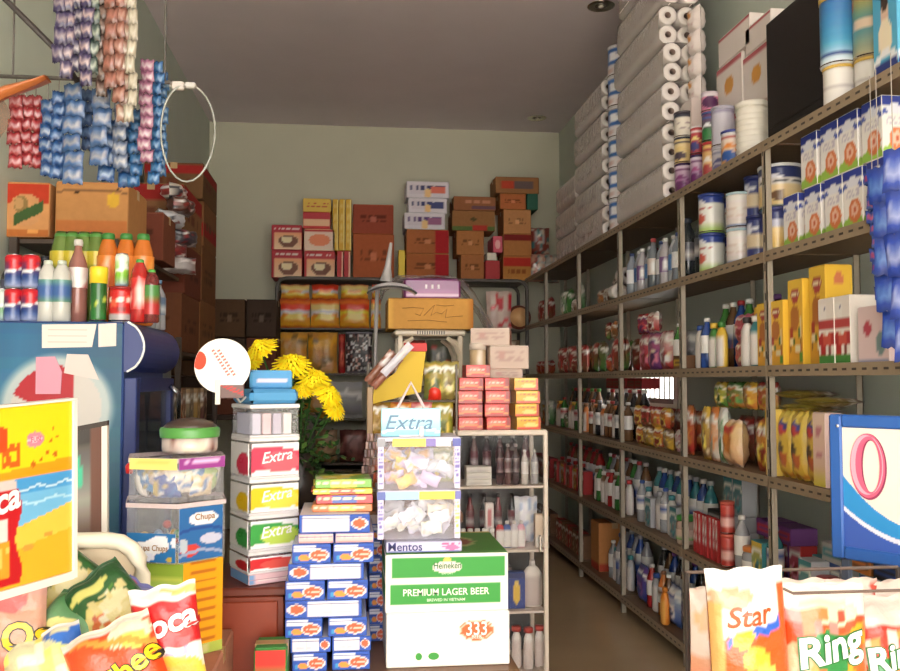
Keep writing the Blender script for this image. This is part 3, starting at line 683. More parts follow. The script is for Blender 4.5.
# fifth shelf, second bay: grey packs, toothbrushes, red can
fillrow(4, 1, 4.02, 4.34, [('stick', RED, WHT)], X=1.74, gap=.012)
for lv in range(3):
    fillrow(4, 1, 4.00, 4.34, [('lowbox', SIL, BLK), ('lowbox', BLK, SIL)], X=1.86, z=.0+lv*.072+(.0), row=(' bottom layer', ' middle layer', ' upper layer')[lv])
fillrow(4, 1, 4.00, 4.34, [('box', SIL, TEA)], X=1.88, z=.217, row=' on the stack')
for lv in range(2):
    inst('redcan', mk_tin(.15, .032, P(Gr((200, 50, 40), (220, 70, 60)), R(0, .3, 1, .6, (236, 170, 160)), R(0, .6, 1, .66, (170, 30, 30))), (226, 90, 70), 16, 10, 'spray_can', 'can'), (1.745, 3.95, SZ[4]+.001+lv*.151), RZ, f'red can beside the toothbrush packs, {"upper" if lv else "lower"} of two', 'red cans on the fifth shelf')
fillrow(4, 1, 3.50, 3.90, [('bottle', TEA, BLU), ('box', TEA, YEL), ('jar', SIL, ORG), ('bottle', SIL, WHT)], X=1.77)
fillrow(4, 1, 3.50, 3.90, [('box', RED, PNK), ('box', PUR, RED)], X=1.90, z=0, row=' rear row')
fillrow(4, 1, 3.50, 3.90, [('lowbox', PUR, RED)], X=1.88, z=.172, row=' on top')
# fifth shelf, farther bays
inst('greenjar', mk_jar(.15, .058, (226, 190, 170), (60, 170, 60), P((232, 200, 180), R(0, 0, 1, .2, (90, 190, 70))), n=20), (1.775, 4.52, SZ[4]+.001), RZ, 'jar with bright green lid on the fifth shelf beside third post')
fillrow(4, 2, 4.62, 5.38, [('box', SIL, TEA), ('flask', WHT, TEA), ('bottle', SIL, BLU), ('flask', SIL, SIL)])
fillrow(4, 2, 4.46, 5.38, [('tallbottle', TEA, SIL), ('tallbottle', BLU, WHT)], X=1.90, row=' rear row')
fillrow(4, 3, 5.50, 6.40, [('flask', WHT, RED), ('flask', BRN, WHT), ('bottle', GRN, WHT), ('flask', WHT, BRN), ('bottle', RED, WHT)])
fillrow(4, 4, 6.52, 7.52, [('box', RED, BRN), ('flask', BLK, RED), ('box', RED, YEL), ('flask', BRN, RED)])
fillrow(4, 5, 7.65, 8.35, [('box', RED, BRN)])
# bottom shelf
fillrow(5, 0, 2.60, 3.36, [('pouch', BLU, WHT), ('pouch', YEL, RED)])
fillrow(5, 1, 3.50, 3.9, [('box', YEL, ORG), ('pouch', PUR, RED)])
fillrow(5, 1, 3.88, 4.34, [('pouch', BLU, WHT), ('box', WHT, BLU), ('pouch', PUR, BLU)])
fillrow(5, 2, 4.46, 5.36, [('pouch', BLU, PUR), ('pouch', BLU, WHT), ('bottle', BRN, WHT), ('bottle', ORG, BRN), ('flask', SIL, BLU), ('bottle', RED, WHT)])
inst('obottle', mk_flask(.2, .07, .05, (240, 130, 20), (240, 130, 20), (250, 170, 60)), (1.735, 4.76, SZ[5]+.001), RZ, 'bright orange flat bottle at the front of the bottom shelf')
fillrow(5, 3, 5.50, 6.0, [('flask', SIL, TEA), ('bottle', SIL, WHT), ('tallbottle', SIL, BLU)])
carton('brown carton with red base standing on the bottom shelf, fourth bay', (Vector((1.86, 6.18, SZ[5]+.001)), .20, .24, .34), (196, 120, 60), P((200, 124, 60), R(0, 0, 1, .15, (196, 60, 40))), P((200, 124, 60), R(0, 0, 1, .15, (196, 60, 40))), None, rz=RZ)
fillrow(5, 4, 6.52, 7.50, [('box', BRN, RED), ('box', RED, BRN), ('box', BRN, BRN)])
fillrow(5, 5, 7.65, 8.35, [('box', BRN, BRN)])

# rear stock on the deeper shelves, seen over the front rows
fillrow(2, 1, 3.50, 3.72, [('pouch', BRN, RED)], X=1.90, row=' rear')
fillrow(2, 3, 5.50, 6.30, [('pouch', BRN, GRN), ('pouch', RED, BRN)], X=1.93, row=' rear row', yaw=.3)
fillrow(2, 4, 6.55, 7.45, [('pouch', RED, BRN), ('pouch', BRN, ORG)], X=1.93, row=' rear row', yaw=.3)
fillrow(3, 2, 4.95, 5.30, [('pouch', RED, BRN)], X=1.95, row=' rear row', z=0)
fillrow(3, 2, 4.46, 4.86, [('pouch', ORG, RED), ('pouch', RED, ORG)], X=1.93, row=' rear row', yaw=.3)
fillrow(3, 4, 6.55, 7.45, [('tallbottle', BRN, GRN), ('tallbottle', BLK, RED)], X=1.90, row=' rear row')
fillrow(4, 3, 5.50, 6.40, [('tallbottle', BRN, WHT), ('tallbottle', SIL, RED), ('tallbottle', GRN, WHT)], X=1.90, row=' rear row')
fillrow(4, 4, 6.52, 7.52, [('tallbottle', RED, BLK), ('tallbottle', BRN, RED)], X=1.90, row=' rear row')
fillrow(5, 1, 3.50, 4.34, [('tallbottle', BLU, PUR), ('box', BLU, WHT), ('tallbottle', PUR, BLU)], X=1.92, row=' rear row')
fillrow(5, 2, 4.46, 5.36, [('tallbottle', BLU, PUR), ('tallbottle', BRN, BLK), ('tallbottle', BLK, SIL)], X=1.92, row=' rear row')
fillrow(5, 3, 5.50, 6.0, [('tallbottle', SIL, BLK), ('tallbottle', BLU, SIL)], X=1.90, row=' rear row')
fillrow(1, 3, 5.75, 6.36, [('pouch', BLK, BRN), ('pouch', BRN, BLK)], X=1.93, row=' rear row')
fillrow(3, 3, 5.50, 6.36, [('lowbox', RED, BRN)], X=1.93, z=.335, row=' on top')

# ================================================================== BACK WALL SHELVES
DIM[0] = 1.08; SAT[0] = .95
YS = 8.38
bx0, bx1 = WY(277, 300, YS).x, WY(527, 300, YS).x
BZ = [WY(400, y, YS).z for y in (278.5, 328, 373, 418, 462)]
br = thing('steel_shelving', 'black tube framed shelving with rounded top corners against the back wall', 'shelving', ((bx0+bx1)/2, YS, 0))
hwb = (bx1-bx0)/2
for yy in (0, .44):
    pts = [(-hwb, yy, 0), (-hwb, yy, BZ[0]-.10)]
    pts += [(-hwb+.09*(1-math.cos(a)), yy, BZ[0]-.10+.09*math.sin(a)) for a in (.4, .8, 1.2, 1.57)]
    q = [(-x, y, z) for x, y, z in reversed(pts)]
    M().tube(pts+q, .018, 8, (84, 80, 76)).build('tube_frame', METAL, br, True)
for z in BZ:
    M().box((-hwb+.01, .0, z-.022), (hwb-.01, .44, z-.004), (84, 78, 70), .002).build('shelf_board', METAL, br)
for z in (.62, .16): M().box((-hwb+.01, .0, z-.022), (hwb-.01, .44, z-.004), (84, 78, 70), .002).build('shelf_board', METAL, br)

KB = (172, 112, 66); KR = (170, 90, 56); KD = (140, 96, 62)
def kraft(c, s, red=0):
    L = [Ln(.2, .35, .8, .65, 2, tuple(int(x*.7) for x in c), s), El(.5, .5, .07, .12, tuple(min(255, x+30) for x in c))]
    if red: L.append(R(.66, 0, 1, 1, (170, 40, 44)))
    return P(c, *L)
nood = lambda c, s: P(Gr((226, 196, 160), (230, 150, 100)), R(0, .70, 1, 1, c), Ln(.1, .75, .9, .93, 1, (240, 220, 210), s), El(.55, .35, .32, .26, (120, 70, 50)), El(.5, .42, .2, .14, (236, 210, 170)), R(0, 0, .08, 1, c))
BK = 'cartons stacked on top of the back shelving'
def bcar(px0, px1, py0, py1, label, base, front, base_z=None, name='cardboard_carton', **k):
    f = fit(px0, px1, py0, py1, YS+.03, .34, base_z)
    carton(label, f, base, front, None, BK, name=name, **k)
    return f[0].z+f[3]+.002
ztp = BZ[0]-.004+.002
z1 = bcar(271.5, 302, 250, 277, 'red instant noodle carton with food picture, lower one at far left of back shelf', (176, 40, 50), nood((180, 40, 54), 1), ztp, mt=PAPER)
bcar(271.5, 302, 225, 250, 'red instant noodle carton with food picture, upper one at far left of back shelf', (176, 40, 50), nood((180, 40, 54), 2), z1, mt=PAPER)
z1 = bcar(304, 335, 251, 277, 'red and cream noodle carton at foot of second stack on back shelf', (176, 40, 50), nood((190, 50, 54), 3), ztp, mt=PAPER)
z1 = bcar(304, 335, 229, 250.5, 'pale orange carton in the middle of second stack on back shelf', (224, 170, 130), P((232, 200, 180), El(.5, .5, .35, .3, (226, 130, 90)), R(0, .9, 1, 1, (190, 50, 50))), z1, mt=PAPER)
z1 = bcar(303, 330, 212, 229, 'red and cream carton, second from top of second stack on back shelf', (200, 70, 60), P((226, 180, 140), R(0, .6, 1, 1, (190, 50, 60)), R(0, 0, 1, .15, (200, 50, 50))), z1, mt=PAPER)
bcar(303, 331, 198.5, 211.5, 'yellow carton topmost of second stack on back shelf', (214, 170, 60), P((214, 176, 70), Ln(.1, .3, .9, .7, 2, (190, 90, 50))), z1, mt=PAPER)
for i in range(2):
    zz = bcar(337+i*7, 343.3+i*7, 251, 277, f'narrow red carton standing upright, {("left", "right")[i]} of pair on back shelf', (176, 36, 44), P((180, 40, 46), R(.8, 0, 1, 1, (230, 190, 160))), ztp, mt=PAPER)
for i in range(3): bcar(332.5+i*6.5, 338.5+i*6.5, 199, 250.5, f'tall narrow golden yellow carton, {("left", "middle", "right")[i]} of three', (206, 160, 40), P((210, 164, 44), R(.8, 0, 1, 1, (236, 210, 130)), Ln(.2, .1, .7, .9, 9, (226, 200, 110))), zz if True else 0, mt=PAPER)
z1 = bcar(353, 394, 234, 277, 'large red brown carton at foot of the third stack', KR, kraft(KR, 1), ztp)
bcar(353, 393.5, 204.5, 233.5, 'large red brown carton on top of the third stack', KR, kraft((150, 72, 54), 2), z1)
t = fit(398.5, 405, 250, 277, YS+.03, .1, ztp)
tag(M().box((-t[1]/2, 0, 0), (t[1]/2, .1, t[3]), (226, 196, 60), .004).build('yellow_packet', PAPER), 'small yellow upright packet between brown carton stacks on back shelf', 'packet', None, t[0]-Vector((0, .05, 0)))
z1 = bcar(406.5, 449, 253.5, 277, 'brown carton with red side panel at foot of fourth stack', KB, kraft((164, 96, 56), 4, 1), ztp)
z1 = bcar(406.5, 449, 229.5, 253, 'brown carton with red side panel under the white cartons', KB, kraft((168, 100, 60), 5, 1), z1)
wcar = lambda a, b: P((214, 206, 214), R(.06, .2, .94, .82, (206, 196, 206)), Ln(.08, .25, .92, .8, 1, a, 2), El(.5, .3, .1, .3, (236, 190, 130)), R(.6, .3, .9, .7, b))
z1 = bcar(404.5, 445, 212.8, 229, 'white carton with purple print, lowest of three white ones', (206, 200, 208), wcar((90, 60, 120), (150, 90, 130)), z1, mt=PAPER)
z1 = bcar(408.5, 447, 198, 212.3, 'white carton with dark blue print, middle of three white ones', (206, 200, 208), wcar((50, 56, 110), (60, 66, 120)), z1, mt=PAPER)
bcar(406.5, 449, 181.5, 197.5, 'white carton with orange and red print, topmost of three white ones', (206, 200, 208), wcar((60, 60, 110), (220, 110, 90)), z1, mt=PAPER)
z1 = bcar(461, 484, 255, 277, 'small brown carton at foot of fifth stack', KB, kraft((166, 106, 64), 6), ztp)
z1 = bcar(456.5, 484, 231, 254.5, 'small brown carton, middle of fifth stack under the wide cartons', KB, kraft((170, 112, 66), 7), z1)
z1 = bcar(452, 495, 210.8, 230.5, 'wide brown carton with green and red base, second from top of fifth stack', KD, P((150, 104, 64), R(0, 0, 1, .2, (90, 110, 60)), R(.5, 0, .8, .25, (180, 60, 50)), El(.5, .6, .06, .1, (90, 80, 50))), z1)
bcar(453.5, 496, 196.5, 210.5, 'wide brown carton with print, topmost of fifth stack', KD, P((150, 96, 64), R(.45, .1, 1, .35, (110, 80, 90)), Ln(.3, .4, .9, .8, 1, (190, 130, 100))), z1)
zq = bcar(485.5, 500, 260.5, 277, 'small red carton between the last two stacks', (170, 40, 44), None, ztp, mt=PAPER)
zq = bcar(487, 496.5, 252.5, 260, 'small cream packet on the small red carton', (214, 206, 190), None, zq, mt=PAPER)
bcar(493, 502.5, 236, 252, 'small pink packet stacked between the last two carton stacks', (210, 80, 100), P((214, 90, 110), El(.5, .5, .3, .3, (236, 170, 170))), zq, mt=PAPER)
z1 = bcar(503, 531, 256, 277, 'brown and red striped carton at foot of last stack', KB, P((176, 120, 60), R(0, .62, 1, .95, (180, 50, 40)), Ln(.2, .2, .8, .5, 1, (140, 80, 40))), ztp)
z1 = bcar(503.5, 531.5, 234, 255.5, 'brown carton with dark red top band, second in last stack', KB, P((176, 116, 66), R(0, .7, 1, 1, (130, 40, 40))), z1)
z1 = bcar(503.5, 531, 209.5, 233.5, 'plain light brown carton, middle of last stack', KB, kraft((186, 130, 84), 9), z1)
zg = z1
z1 = bcar(500, 526, 193.5, 209, 'orange brown carton, second from top of last stack', KB, kraft((180, 104, 62), 10), zg)
bcar(527, 538, 193.5, 209, 'small dark green packet beside the top of last stack', (30, 90, 70), None, zg, mt=PAPER)
bcar(495.5, 539, 177, 193, 'wide brown carton with red and grey print on top of last stack', KD, P((150, 104, 66), R(.15, .3, .4, .8, (190, 70, 50)), R(.42, .3, .85, .75, (100, 84, 84))), z1)
# bags of plastic goods at the end of the row
for i, (px, py, c) in enumerate(((538, 262, (190, 140, 120)), (548, 246, (150, 150, 140)), (541, 226, (140, 60, 50)), (552, 268, (120, 100, 90)))):
    p = WY(px, py+12, YS-.05 if i != 2 else YS)
    inst(('pb', i), mk_pouch(.2, .27, .14, P(c, Sp([(210, 190, 170), (150, 60, 50), (60, 120, 120), (180, 180, 180)], .6, 7, 8, i)), i, 'plastic_bag', 'bag', FILM and GLOSS, c), (p.x+.03, YS+(.1 if i < 2 else .2), (ztp, ztp+.0, ztp+.28, ztp)[i]), 0, ('pale bag of small goods at the corner above shelves', 'grey bag of small goods nearest the toilet rolls at the back', 'dark red bag on top of the corner pile at the back', 'dull brown bag at the foot of the corner pile at the back')[i], 'bags at the back corner')
# goods on the back shelves
DIM[0] = 1.15; SAT[0] = 1.0
def bpack(px0, px1, py0, py1, label, paint, z, crimp=(180, 70, 40), t=.07, nm='noodle_pack', n=(10, 9), Y=None):
    f = fit(px0, px1, py0, py1, YS+.05 if Y is None else Y, t, z)
    m, T = pillow(f[1]*1.04, f[3], t, paint, int(px0) % 7, n[0], n[1], crimp)
    tag(m.build(nm, FOIL, None, True), label, 'packet', 'packets on the back shelves', f[0])
    return f[0].z+f[3]
oy = lambda s: P(Gr((236, 160, 40), (222, 110, 40)), R(0, .62, 1, .85, (210, 60, 40) if s % 2 else (236, 190, 120)), El(.5, .35, .36, .12, (244, 190, 80)), Sw(.5, .1, .06, (190, 190, 200) if s % 3 else (246, 200, 60)))
row2 = [(280, 310), (311, 339), (340, 369), (371, 381)]
for i, (a, b) in enumerate(row2):
    z = bpack(a, b, 299, 325, f'orange noodle pack, {ORD[i]} from left, lower layer of upper back shelf', oy(i+1), BZ[1])
    bpack(a+1, b-1, 284, 298, f'orange noodle pack, {ORD[i]} from left, upper layer of upper back shelf', oy(i+4), z, n=(10, 6))
bpack(487, 512, 291, 325, 'white pouch with red print on the right of upper back shelf', P((196, 170, 160), R(.2, .5, 1, 1, (190, 50, 54)), Sp([(200, 50, 60), (210, 190, 180)], .6, 6, 6, 2)), BZ[1], (200, 180, 170))
p = WY(520, 308, YS+.05)
t = thing('round_tin', 'round biscuit tin lid facing out on the right of upper back shelf', 'tin', (p.x, YS+.1, BZ[1]-.002+.0))
m = M(); m.lathe([(.115, 0), (.12, .02), (.12, .06)], 24, (110, 60, 44)); o = m.build('tin_body', GLOSS, t, True); o.rotation_euler = (-PI/2, 0, 0); o.location = (0, -.02, .12)
m = M(); m.lathe([(.02, 0), (.09, .0), (.095, .012)], 24, P((206, 160, 110), R(0, 0, 1, .2, (190, 130, 80))), caps=True); o = m.build('lid', GLOSS, t, True); o.rotation_euler = (PI/2, 0, 0); o.location = (0, -.02, .12)
for i, (a, b) in enumerate(((279, 307), (308, 337))):
    bpack(a, b, 332, 370, f'large amber food bag, {("left", "right")[i]} of two on second back shelf', P(Gr((150, 110, 50), (230, 160, 50)), R(0, .62, 1, .86, (240, 160, 40) if i else (190, 150, 90)), El(.6, .2, .3, .14, (220, 170, 130)), Sp([(190, 130, 50), (120, 90, 40)], .3, 6, 7, i)), BZ[2], (200, 150, 70))
bpack(338.5, 345, 334, 370, 'narrow dark red packet beside the amber food bags', P((150, 30, 30), Ln(.2, .1, .8, .9, 5, (200, 90, 70))), BZ[2], (150, 30, 30), n=(5, 8))
bpack(346, 372, 332, 370, 'black bag of glittering wrapped sweets on second back shelf', P((46, 36, 40), Sp([(230, 220, 220), (190, 160, 150), (120, 80, 70), (240, 240, 250)], .38, 16, 20, 5)), BZ[2], (90, 80, 90), n=(26, 30))
for i, (a, b, c) in enumerate(((279, 303, (150, 90, 40)), (304, 330, (200, 140, 40)), (331, 362, (176, 176, 180)))):
    bpack(a, b, 382, 416, f'{("brown", "amber", "silver")[i]} food bag on third back shelf', P(Gr(tuple(int(x*.6) for x in c), c), Sw(.6, .1, .08, (226, 226, 230))), BZ[3], c)
for i, (a, b, c) in enumerate(((395, 425, (120, 60, 50)), (427, 455, (90, 90, 70)), (490, 520, (130, 110, 90)))):
    bpack(a, b, 340, 371, f'{("dark red", "olive", "tan")[i]} food bag at the right half of second back shelf', P(Gr(tuple(int(x*.6) for x in c), c), Sp([(200, 190, 170), (170, 60, 50)], .2, 6, 7, i)), BZ[2], c)
for i in range(5):
    a = 375+i*29; c = ((110, 60, 40), (90, 80, 60), (60, 90, 50), (130, 50, 40), (40, 90, 50))[i]
    bpack(a, a+27, 386, 416, f'{("brown", "grey brown", "olive green", "dark red", "deep green")[i]} bag on the right half of third back shelf', P(c, Sp([tuple(min(255, x+50) for x in c), (60, 40, 40)], .4, 6, 7, i)), BZ[3], c)
for i in range(8):
    a = 280+i*30; c = ((80, 60, 50), (120, 90, 60), (90, 40, 36), (70, 70, 60))[i % 4]
    bpack(a, a+27, 430, 460, f'dull brown food bag, {ORD[i]} from left on fourth back shelf', P(c, Sp([tuple(min(255, x+40) for x in c)], .4, 6, 7, i)), BZ[4], c)

DIM[0] = 1.0; SAT[0] = .9
# ================================================================== LEFT SIDE: rack with cartons behind the cooler
LX = -.98
lr = thing('steel_shelving', 'dark steel shelving along the left wall loaded with brown cartons', 'shelving', (LX, 3.77, 0))
LZ = [2.04, 1.62, 1.16, .7, .2]
for i, y in enumerate((3.79, 5.2, 6.6)):
    for xx in (LX, XL+.03):
        M().box((xx-LX-.016, y-3.77-.016, 0), (xx-LX+.016, y-3.77+.016, 2.04 if i < 1 else 1.70), (70, 56, 48), .002).build('post', METAL, lr)
for b, (ya, yb) in enumerate(((3.79, 5.2), (5.2, 6.6))):
    for z in LZ:
        if b == 1 and z > 2: continue
        M().box((XL+.02-LX, ya-3.77+.02, z-.02), (0, yb-3.77-.02, z), (84, 66, 52), .002).build('shelf_board', METAL, lr)
LG = 'cartons on the left wall shelving'
def lcar(ya, yb, z, h, label, c, side=None, x=LX+.01, d=.38, red=None):
    fp = P(c, Ln(.2, .3, .8, .6, 2, tuple(int(v*.75) for v in c), int(ya*10)))
    if red: fp = P(c, R(0, red[0], 1, red[1], (160, 36, 34)), Ln(.2, .3, .8, .6, 1, (110, 60, 40), 3))
    carton(label, (Vector((x-d/2, (ya+yb)/2, z)), yb-ya, d, h), c, fp, fp, LG, rz=PI/2)
lcar(5.85, 6.5, 1.621, .36, 'plain brown carton at foot of the far pile on the left shelving', (136, 88, 52))
lcar(5.9, 6.5, 1.983, .36, 'plain brown carton, second of the far pile on the left shelving', (126, 80, 48))
lcar(5.95, 6.5, 2.345, .30, 'brown carton with red band, third of the far pile, left shelving', (130, 84, 50), red=(.2, .5))
lcar(5.9, 6.5, 2.647, .24, 'dark brown carton with red stripe topmost on the left shelving', (110, 76, 46), red=(.75, .95))
lcar(5.22, 5.82, 1.621, .34, 'brown carton under the pile of small packs, left shelving', (120, 70, 44))
lcar(5.3, 5.86, 1.963, .30, 'reddish brown carton in the middle pile of the left shelving', (120, 60, 44))
lcar(5.25, 5.86, 2.265, .34, 'light brown carton with red lid topmost of the middle pile, left shelving', (140, 96, 60), red=(.7, 1))
for i in range(6):
    inst(('lp', i), mk_pouch(.2, .09, .12, P(((170, 160, 160), (120, 40, 40), (60, 60, 70), (190, 190, 196), (100, 60, 50), (200, 190, 180))[i], Sp([(230, 225, 225), (150, 40, 40), (50, 50, 60)], .4, 8, 5, i)), i, 'plastic_packet', 'packet', FOIL, (150, 140, 140)), (LX+.03-.05*(i % 2), 5.0+.05*(i % 3), 2.045+.0+.085*i), (0, 0, .5+i*.2), f'crumpled small packet, {ORD[i]} from bottom of the loose pile before brown cartons', 'crumpled packets on the left shelving')
fz = 2.043
# two cartons above the cooler
f = fit(1, 49.5, 182, 248, 3.785, .34)
f = (f[0], f[1], f[2], f[3]); dz = f[0].z
t = carton('red and tan fruit carton with green drawing above the cooler, far left', (Vector((f[0].x, f[0].y, fz)), f[1], f[2], f[0].z+f[3]-fz), (206, 140, 84), P(Gr((214, 150, 92), (214, 150, 92)), lambda u, v: (200, 60, 36) if v > .62 else None, El(.5, .50, .36, .32, (212, 150, 96)), R(0, 0, 1, .12, (196, 110, 50)), El(.40, .60, .15, .18, (150, 120, 70)), lambda u, v: (66, 96, 50) if abs(v-(.30+.45*(u-.25))) < .11 and .25 < u < .9 else None, El(.36, .62, .10, .12, (196, 150, 96)), R(.55, .05, .78, .12, (236, 160, 80))), None, 'cartons above the cooler', res=(30, 28))
f = fit(55, 128, 182, 250, 3.785, .34)
t = carton('tan carton with two round hand holes and yellow mark above the cooler', (Vector((f[0].x, f[0].y, fz)), f[1], f[2], f[0].z+f[3]-fz), (190, 130, 76), P((196, 136, 78), El(.28, .86, .035, .045, (30, 20, 16)), El(.86, .88, .035, .045, (30, 20, 16)), Sw(.84, .05, .02, (130, 90, 60)), El(.80, .7, .10, .14, (220, 170, 50)), R(0, .0, 1, .3, (200, 116, 60))), None, 'cartons above the cooler', res=(30, 24))
carton('small brown carton behind the cooler bottles, right of the tan carton', (Vector((-1.06, 4.6, fz)), .28, .3, .24), (130, 70, 50), kraft((120, 60, 44), 3), None, LG)
# goods low on the left shelving
for i in range(9):
    c = ((120, 40, 40), (60, 100, 50), (150, 60, 60), (90, 70, 50), (50, 70, 60), (140, 60, 40), (100, 90, 70), (160, 120, 40), (90, 40, 40))[i]
    inst(('ll', i), mk_box(.12, .16, .24, c, {'f': pchp(c, (180, 150, 110), i), 'l': pchp(c, (180, 150, 110), i)}), (LX-.08, 4.1+i*.26, 1.161), PI/2, f'dim coloured box, {ORD[i]} from the cooler on the left shelving', 'dim boxes on the left shelving')
for i in range(7):
    c = ((150, 40, 40), (60, 90, 60), (130, 50, 50), (60, 60, 70), (150, 110, 40), (110, 40, 40), (70, 90, 60))[i]
    inst(('lm', i), mk_box(.2, .2, .24, c, {'f': pchp(c, (150, 120, 100), i), 'l': pchp(c, (150, 120, 100), i)}), (LX-.10, 4.12+i*.33, .701), PI/2, f'dim coloured carton, {ORD[i]} from the cooler on the lower left shelving', 'dim cartons on the lower left shelving')
# low heap of dark goods in front of the back wall, left corner
for i in range(12):
    a = 150+(i % 4)*32; r_ = i//4; c = ((92, 66, 46), (70, 54, 44), (110, 60, 44), (60, 46, 40), (120, 90, 60))[i % 5]
    f = fit(max(a, 163), a+31, 412-38*(r_+1), 412-38*r_, 7.2, .4)
    carton(f'dark brown carton, {ORD[i % 4]} from left, {("lowest", "middle", "upper")[r_]} tier of the back left heap', (Vector((f[0].x, f[0].y, 1.18+r_*.31)), f[1]*.98, .4, .305), c, kraft(c, i), None, 'dark cartons heaped at the back left')
hp = thing('low_table', 'dark wooden table under the heap of cartons at the back left', 'table', (-.82, 7.4, 0))
M().box((-.56, -.25, 1.14), (.56, .28, 1.178), (70, 50, 38), .004).build('table_top', WOOD, hp)
for sx in (-.52, .48):
    for sy in (-.22, .22): M().box((sx, sy, 0), (sx+.05, sy+.05, 1.14), (66, 48, 36)).build('leg', WOOD, hp)

# ================================================================== DRINKS COOLER and what stands on it
CX0, CX1, CY0, CY1 = -1.385, -.765, 3.10, 3.74
CTOP = WY(70, 321.5, CY0).z
t = thing('drinks_cooler', 'tall blue drinks cooler at the left wall, printed side, glass door to the aisle', 'cooler', ((CX0+CX1)/2, CY0, 0))
ox = (CX0+CX1)/2; wz_ = CX1-CX0
# printed side: pixel colours measured off the photo as print
def sidep(u, v):
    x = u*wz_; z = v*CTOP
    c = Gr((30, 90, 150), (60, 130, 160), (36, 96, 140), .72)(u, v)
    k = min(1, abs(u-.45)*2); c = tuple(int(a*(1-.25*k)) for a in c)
    dx, dz = (x-.406), (z-1.35); r = math.hypot(dx, dz)
    if r < .20: c = tuple(int(p+(q-p)*min(1, (.20-r)/.03)) for p, q in zip(c, (170, 180, 180)))
    if r < .150:
        a = dz+.35*dx-.012*math.sin(dx*22)
        c = (176, 22, 36) if (a > .0 and dx < .055) else ((190, 182, 176) if a > -.07 or dx > .055 else (36, 70, 150))
    return c
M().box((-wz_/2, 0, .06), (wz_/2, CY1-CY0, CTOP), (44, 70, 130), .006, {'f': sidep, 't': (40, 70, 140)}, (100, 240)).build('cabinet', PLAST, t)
M().box((-wz_/2+.03, .03, 0), (wz_/2-.03, CY1-CY0-.03, .06), (30, 30, 34)).build('plinth', PLAST, t)
m = M(); n = 10; zb = CTOP-.17
pr = [(wz_/2, zb)]+[(wz_/2+.01+.055*math.sin(PI*i/n)**.6, zb+.17*i/n) for i in range(n+1)]+[(wz_/2, CTOP)]
for i in range(len(pr)-1):
    (xa, za), (xb, z2) = pr[i], pr[i+1]
    m.face([(xa, 0, za), (xa, .64, za), (xb, .64, z2), (xb, 0, z2)], (46, 60, 130))
m.face([(x, 0, z) for x, z in pr], (44, 56, 116)); m.face([(x, .64, z) for x, z in reversed(pr)], (44, 56, 116))
hd = m.build('sign_header', PLAST, t)
M().tube([(x+.002, -.002, z) for x, z in pr[1:-1]], .004, 6, (220, 220, 226)).build('edge_trim', PLAST, hd)
dz1 = zb-.02
dr = M().box((wz_/2+.002, 0, .12), (wz_/2+.045, .05, dz1), (34, 48, 110), .004).box((wz_/2+.002, .59, .12), (wz_/2+.045, .64, dz1), (34, 48, 110), .004).box((wz_/2+.002, .05, dz1-.05), (wz_/2+.045, .59, dz1), (34, 48, 110)).box((wz_/2+.002, .05, .12), (wz_/2+.045, .59, .18), (34, 48, 110)).build('door', PLAST, t)
M().box((wz_/2+.018, .05, .18), (wz_/2+.024, .59, dz1-.05), (60, 70, 80)).build('glass', mat_print('dark_glass', .05, .7, alpha=.55), dr)
M().tube([(wz_/2+.05, .53, 1.0), (wz_/2+.085, .53, 1.03), (wz_/2+.085, .53, 1.40), (wz_/2+.05, .53, 1.43)], .011, 8, (200, 206, 214)).build('handle', CHROME, dr, True)
for i in range(4): M().box((wz_/2-.5, .03, .4+i*.26), (wz_/2+.0005, .61, .405+i*.26), (150, 150, 150)).build('wire_shelf', METAL, t)
# papers stuck on the side of the cooler
def sheet(px, label, c, group='papers stuck to the cooler', lines=None, tilt=0):
    pts = [WY(a, b, CY0-.0035) for a, b in px]
    cx = sum(p.x for p in pts)/len(pts); cz = sum(p.z for p in pts)/len(pts)
    m = M(); fr = [(p.x-cx, -.0008, p.z-cz) for p in pts]; bk = [(p.x-cx, .0022, p.z-cz) for p in pts]
    m.face(fr[::-1], c); m.face(bk, c)
    for i in range(len(fr)): j = (i+1) % len(fr); m.face([fr[i], bk[i], bk[j], fr[j]], c)
    if lines:
        x0, x1, z0, z1 = min(p[0] for p in fr), max(p[0] for p in fr), min(p[2] for p in fr), max(p[2] for p in fr)
        for k in range(lines):
            z = z1-(k+1)*(z1-z0)/(lines+1); m.box((x0+.02, -.0014, z-.0012), (x1-.03, -.0009, z+.0012), tuple(int(v*.8) for v in c))
    tag(m.build('paper_note', PAPER), label, 'paper', group, (cx, CY0-.0035, cz))
sheet(((42, 324.5), (96.5, 324), (92, 347), (42, 348)), 'wide cream paper note with faint lines taped at the cooler top', (222, 206, 196), lines=3)
sheet(((98.5, 324), (116.5, 323), (116, 346), (98.5, 347)), 'small square cream paper note beside the wide note on the cooler', (218, 200, 192))
sheet(((36, 357), (55, 356.5), (62, 372), (60.5, 394), (35.5, 394)), 'pink paper slip stuck over the round emblem on the cooler', (206, 140, 160))
sheet(((67, 354), (88, 354.5), (99, 380), (64, 373)), 'slanting beige paper slip right of the pink one on the cooler', (206, 190, 184))

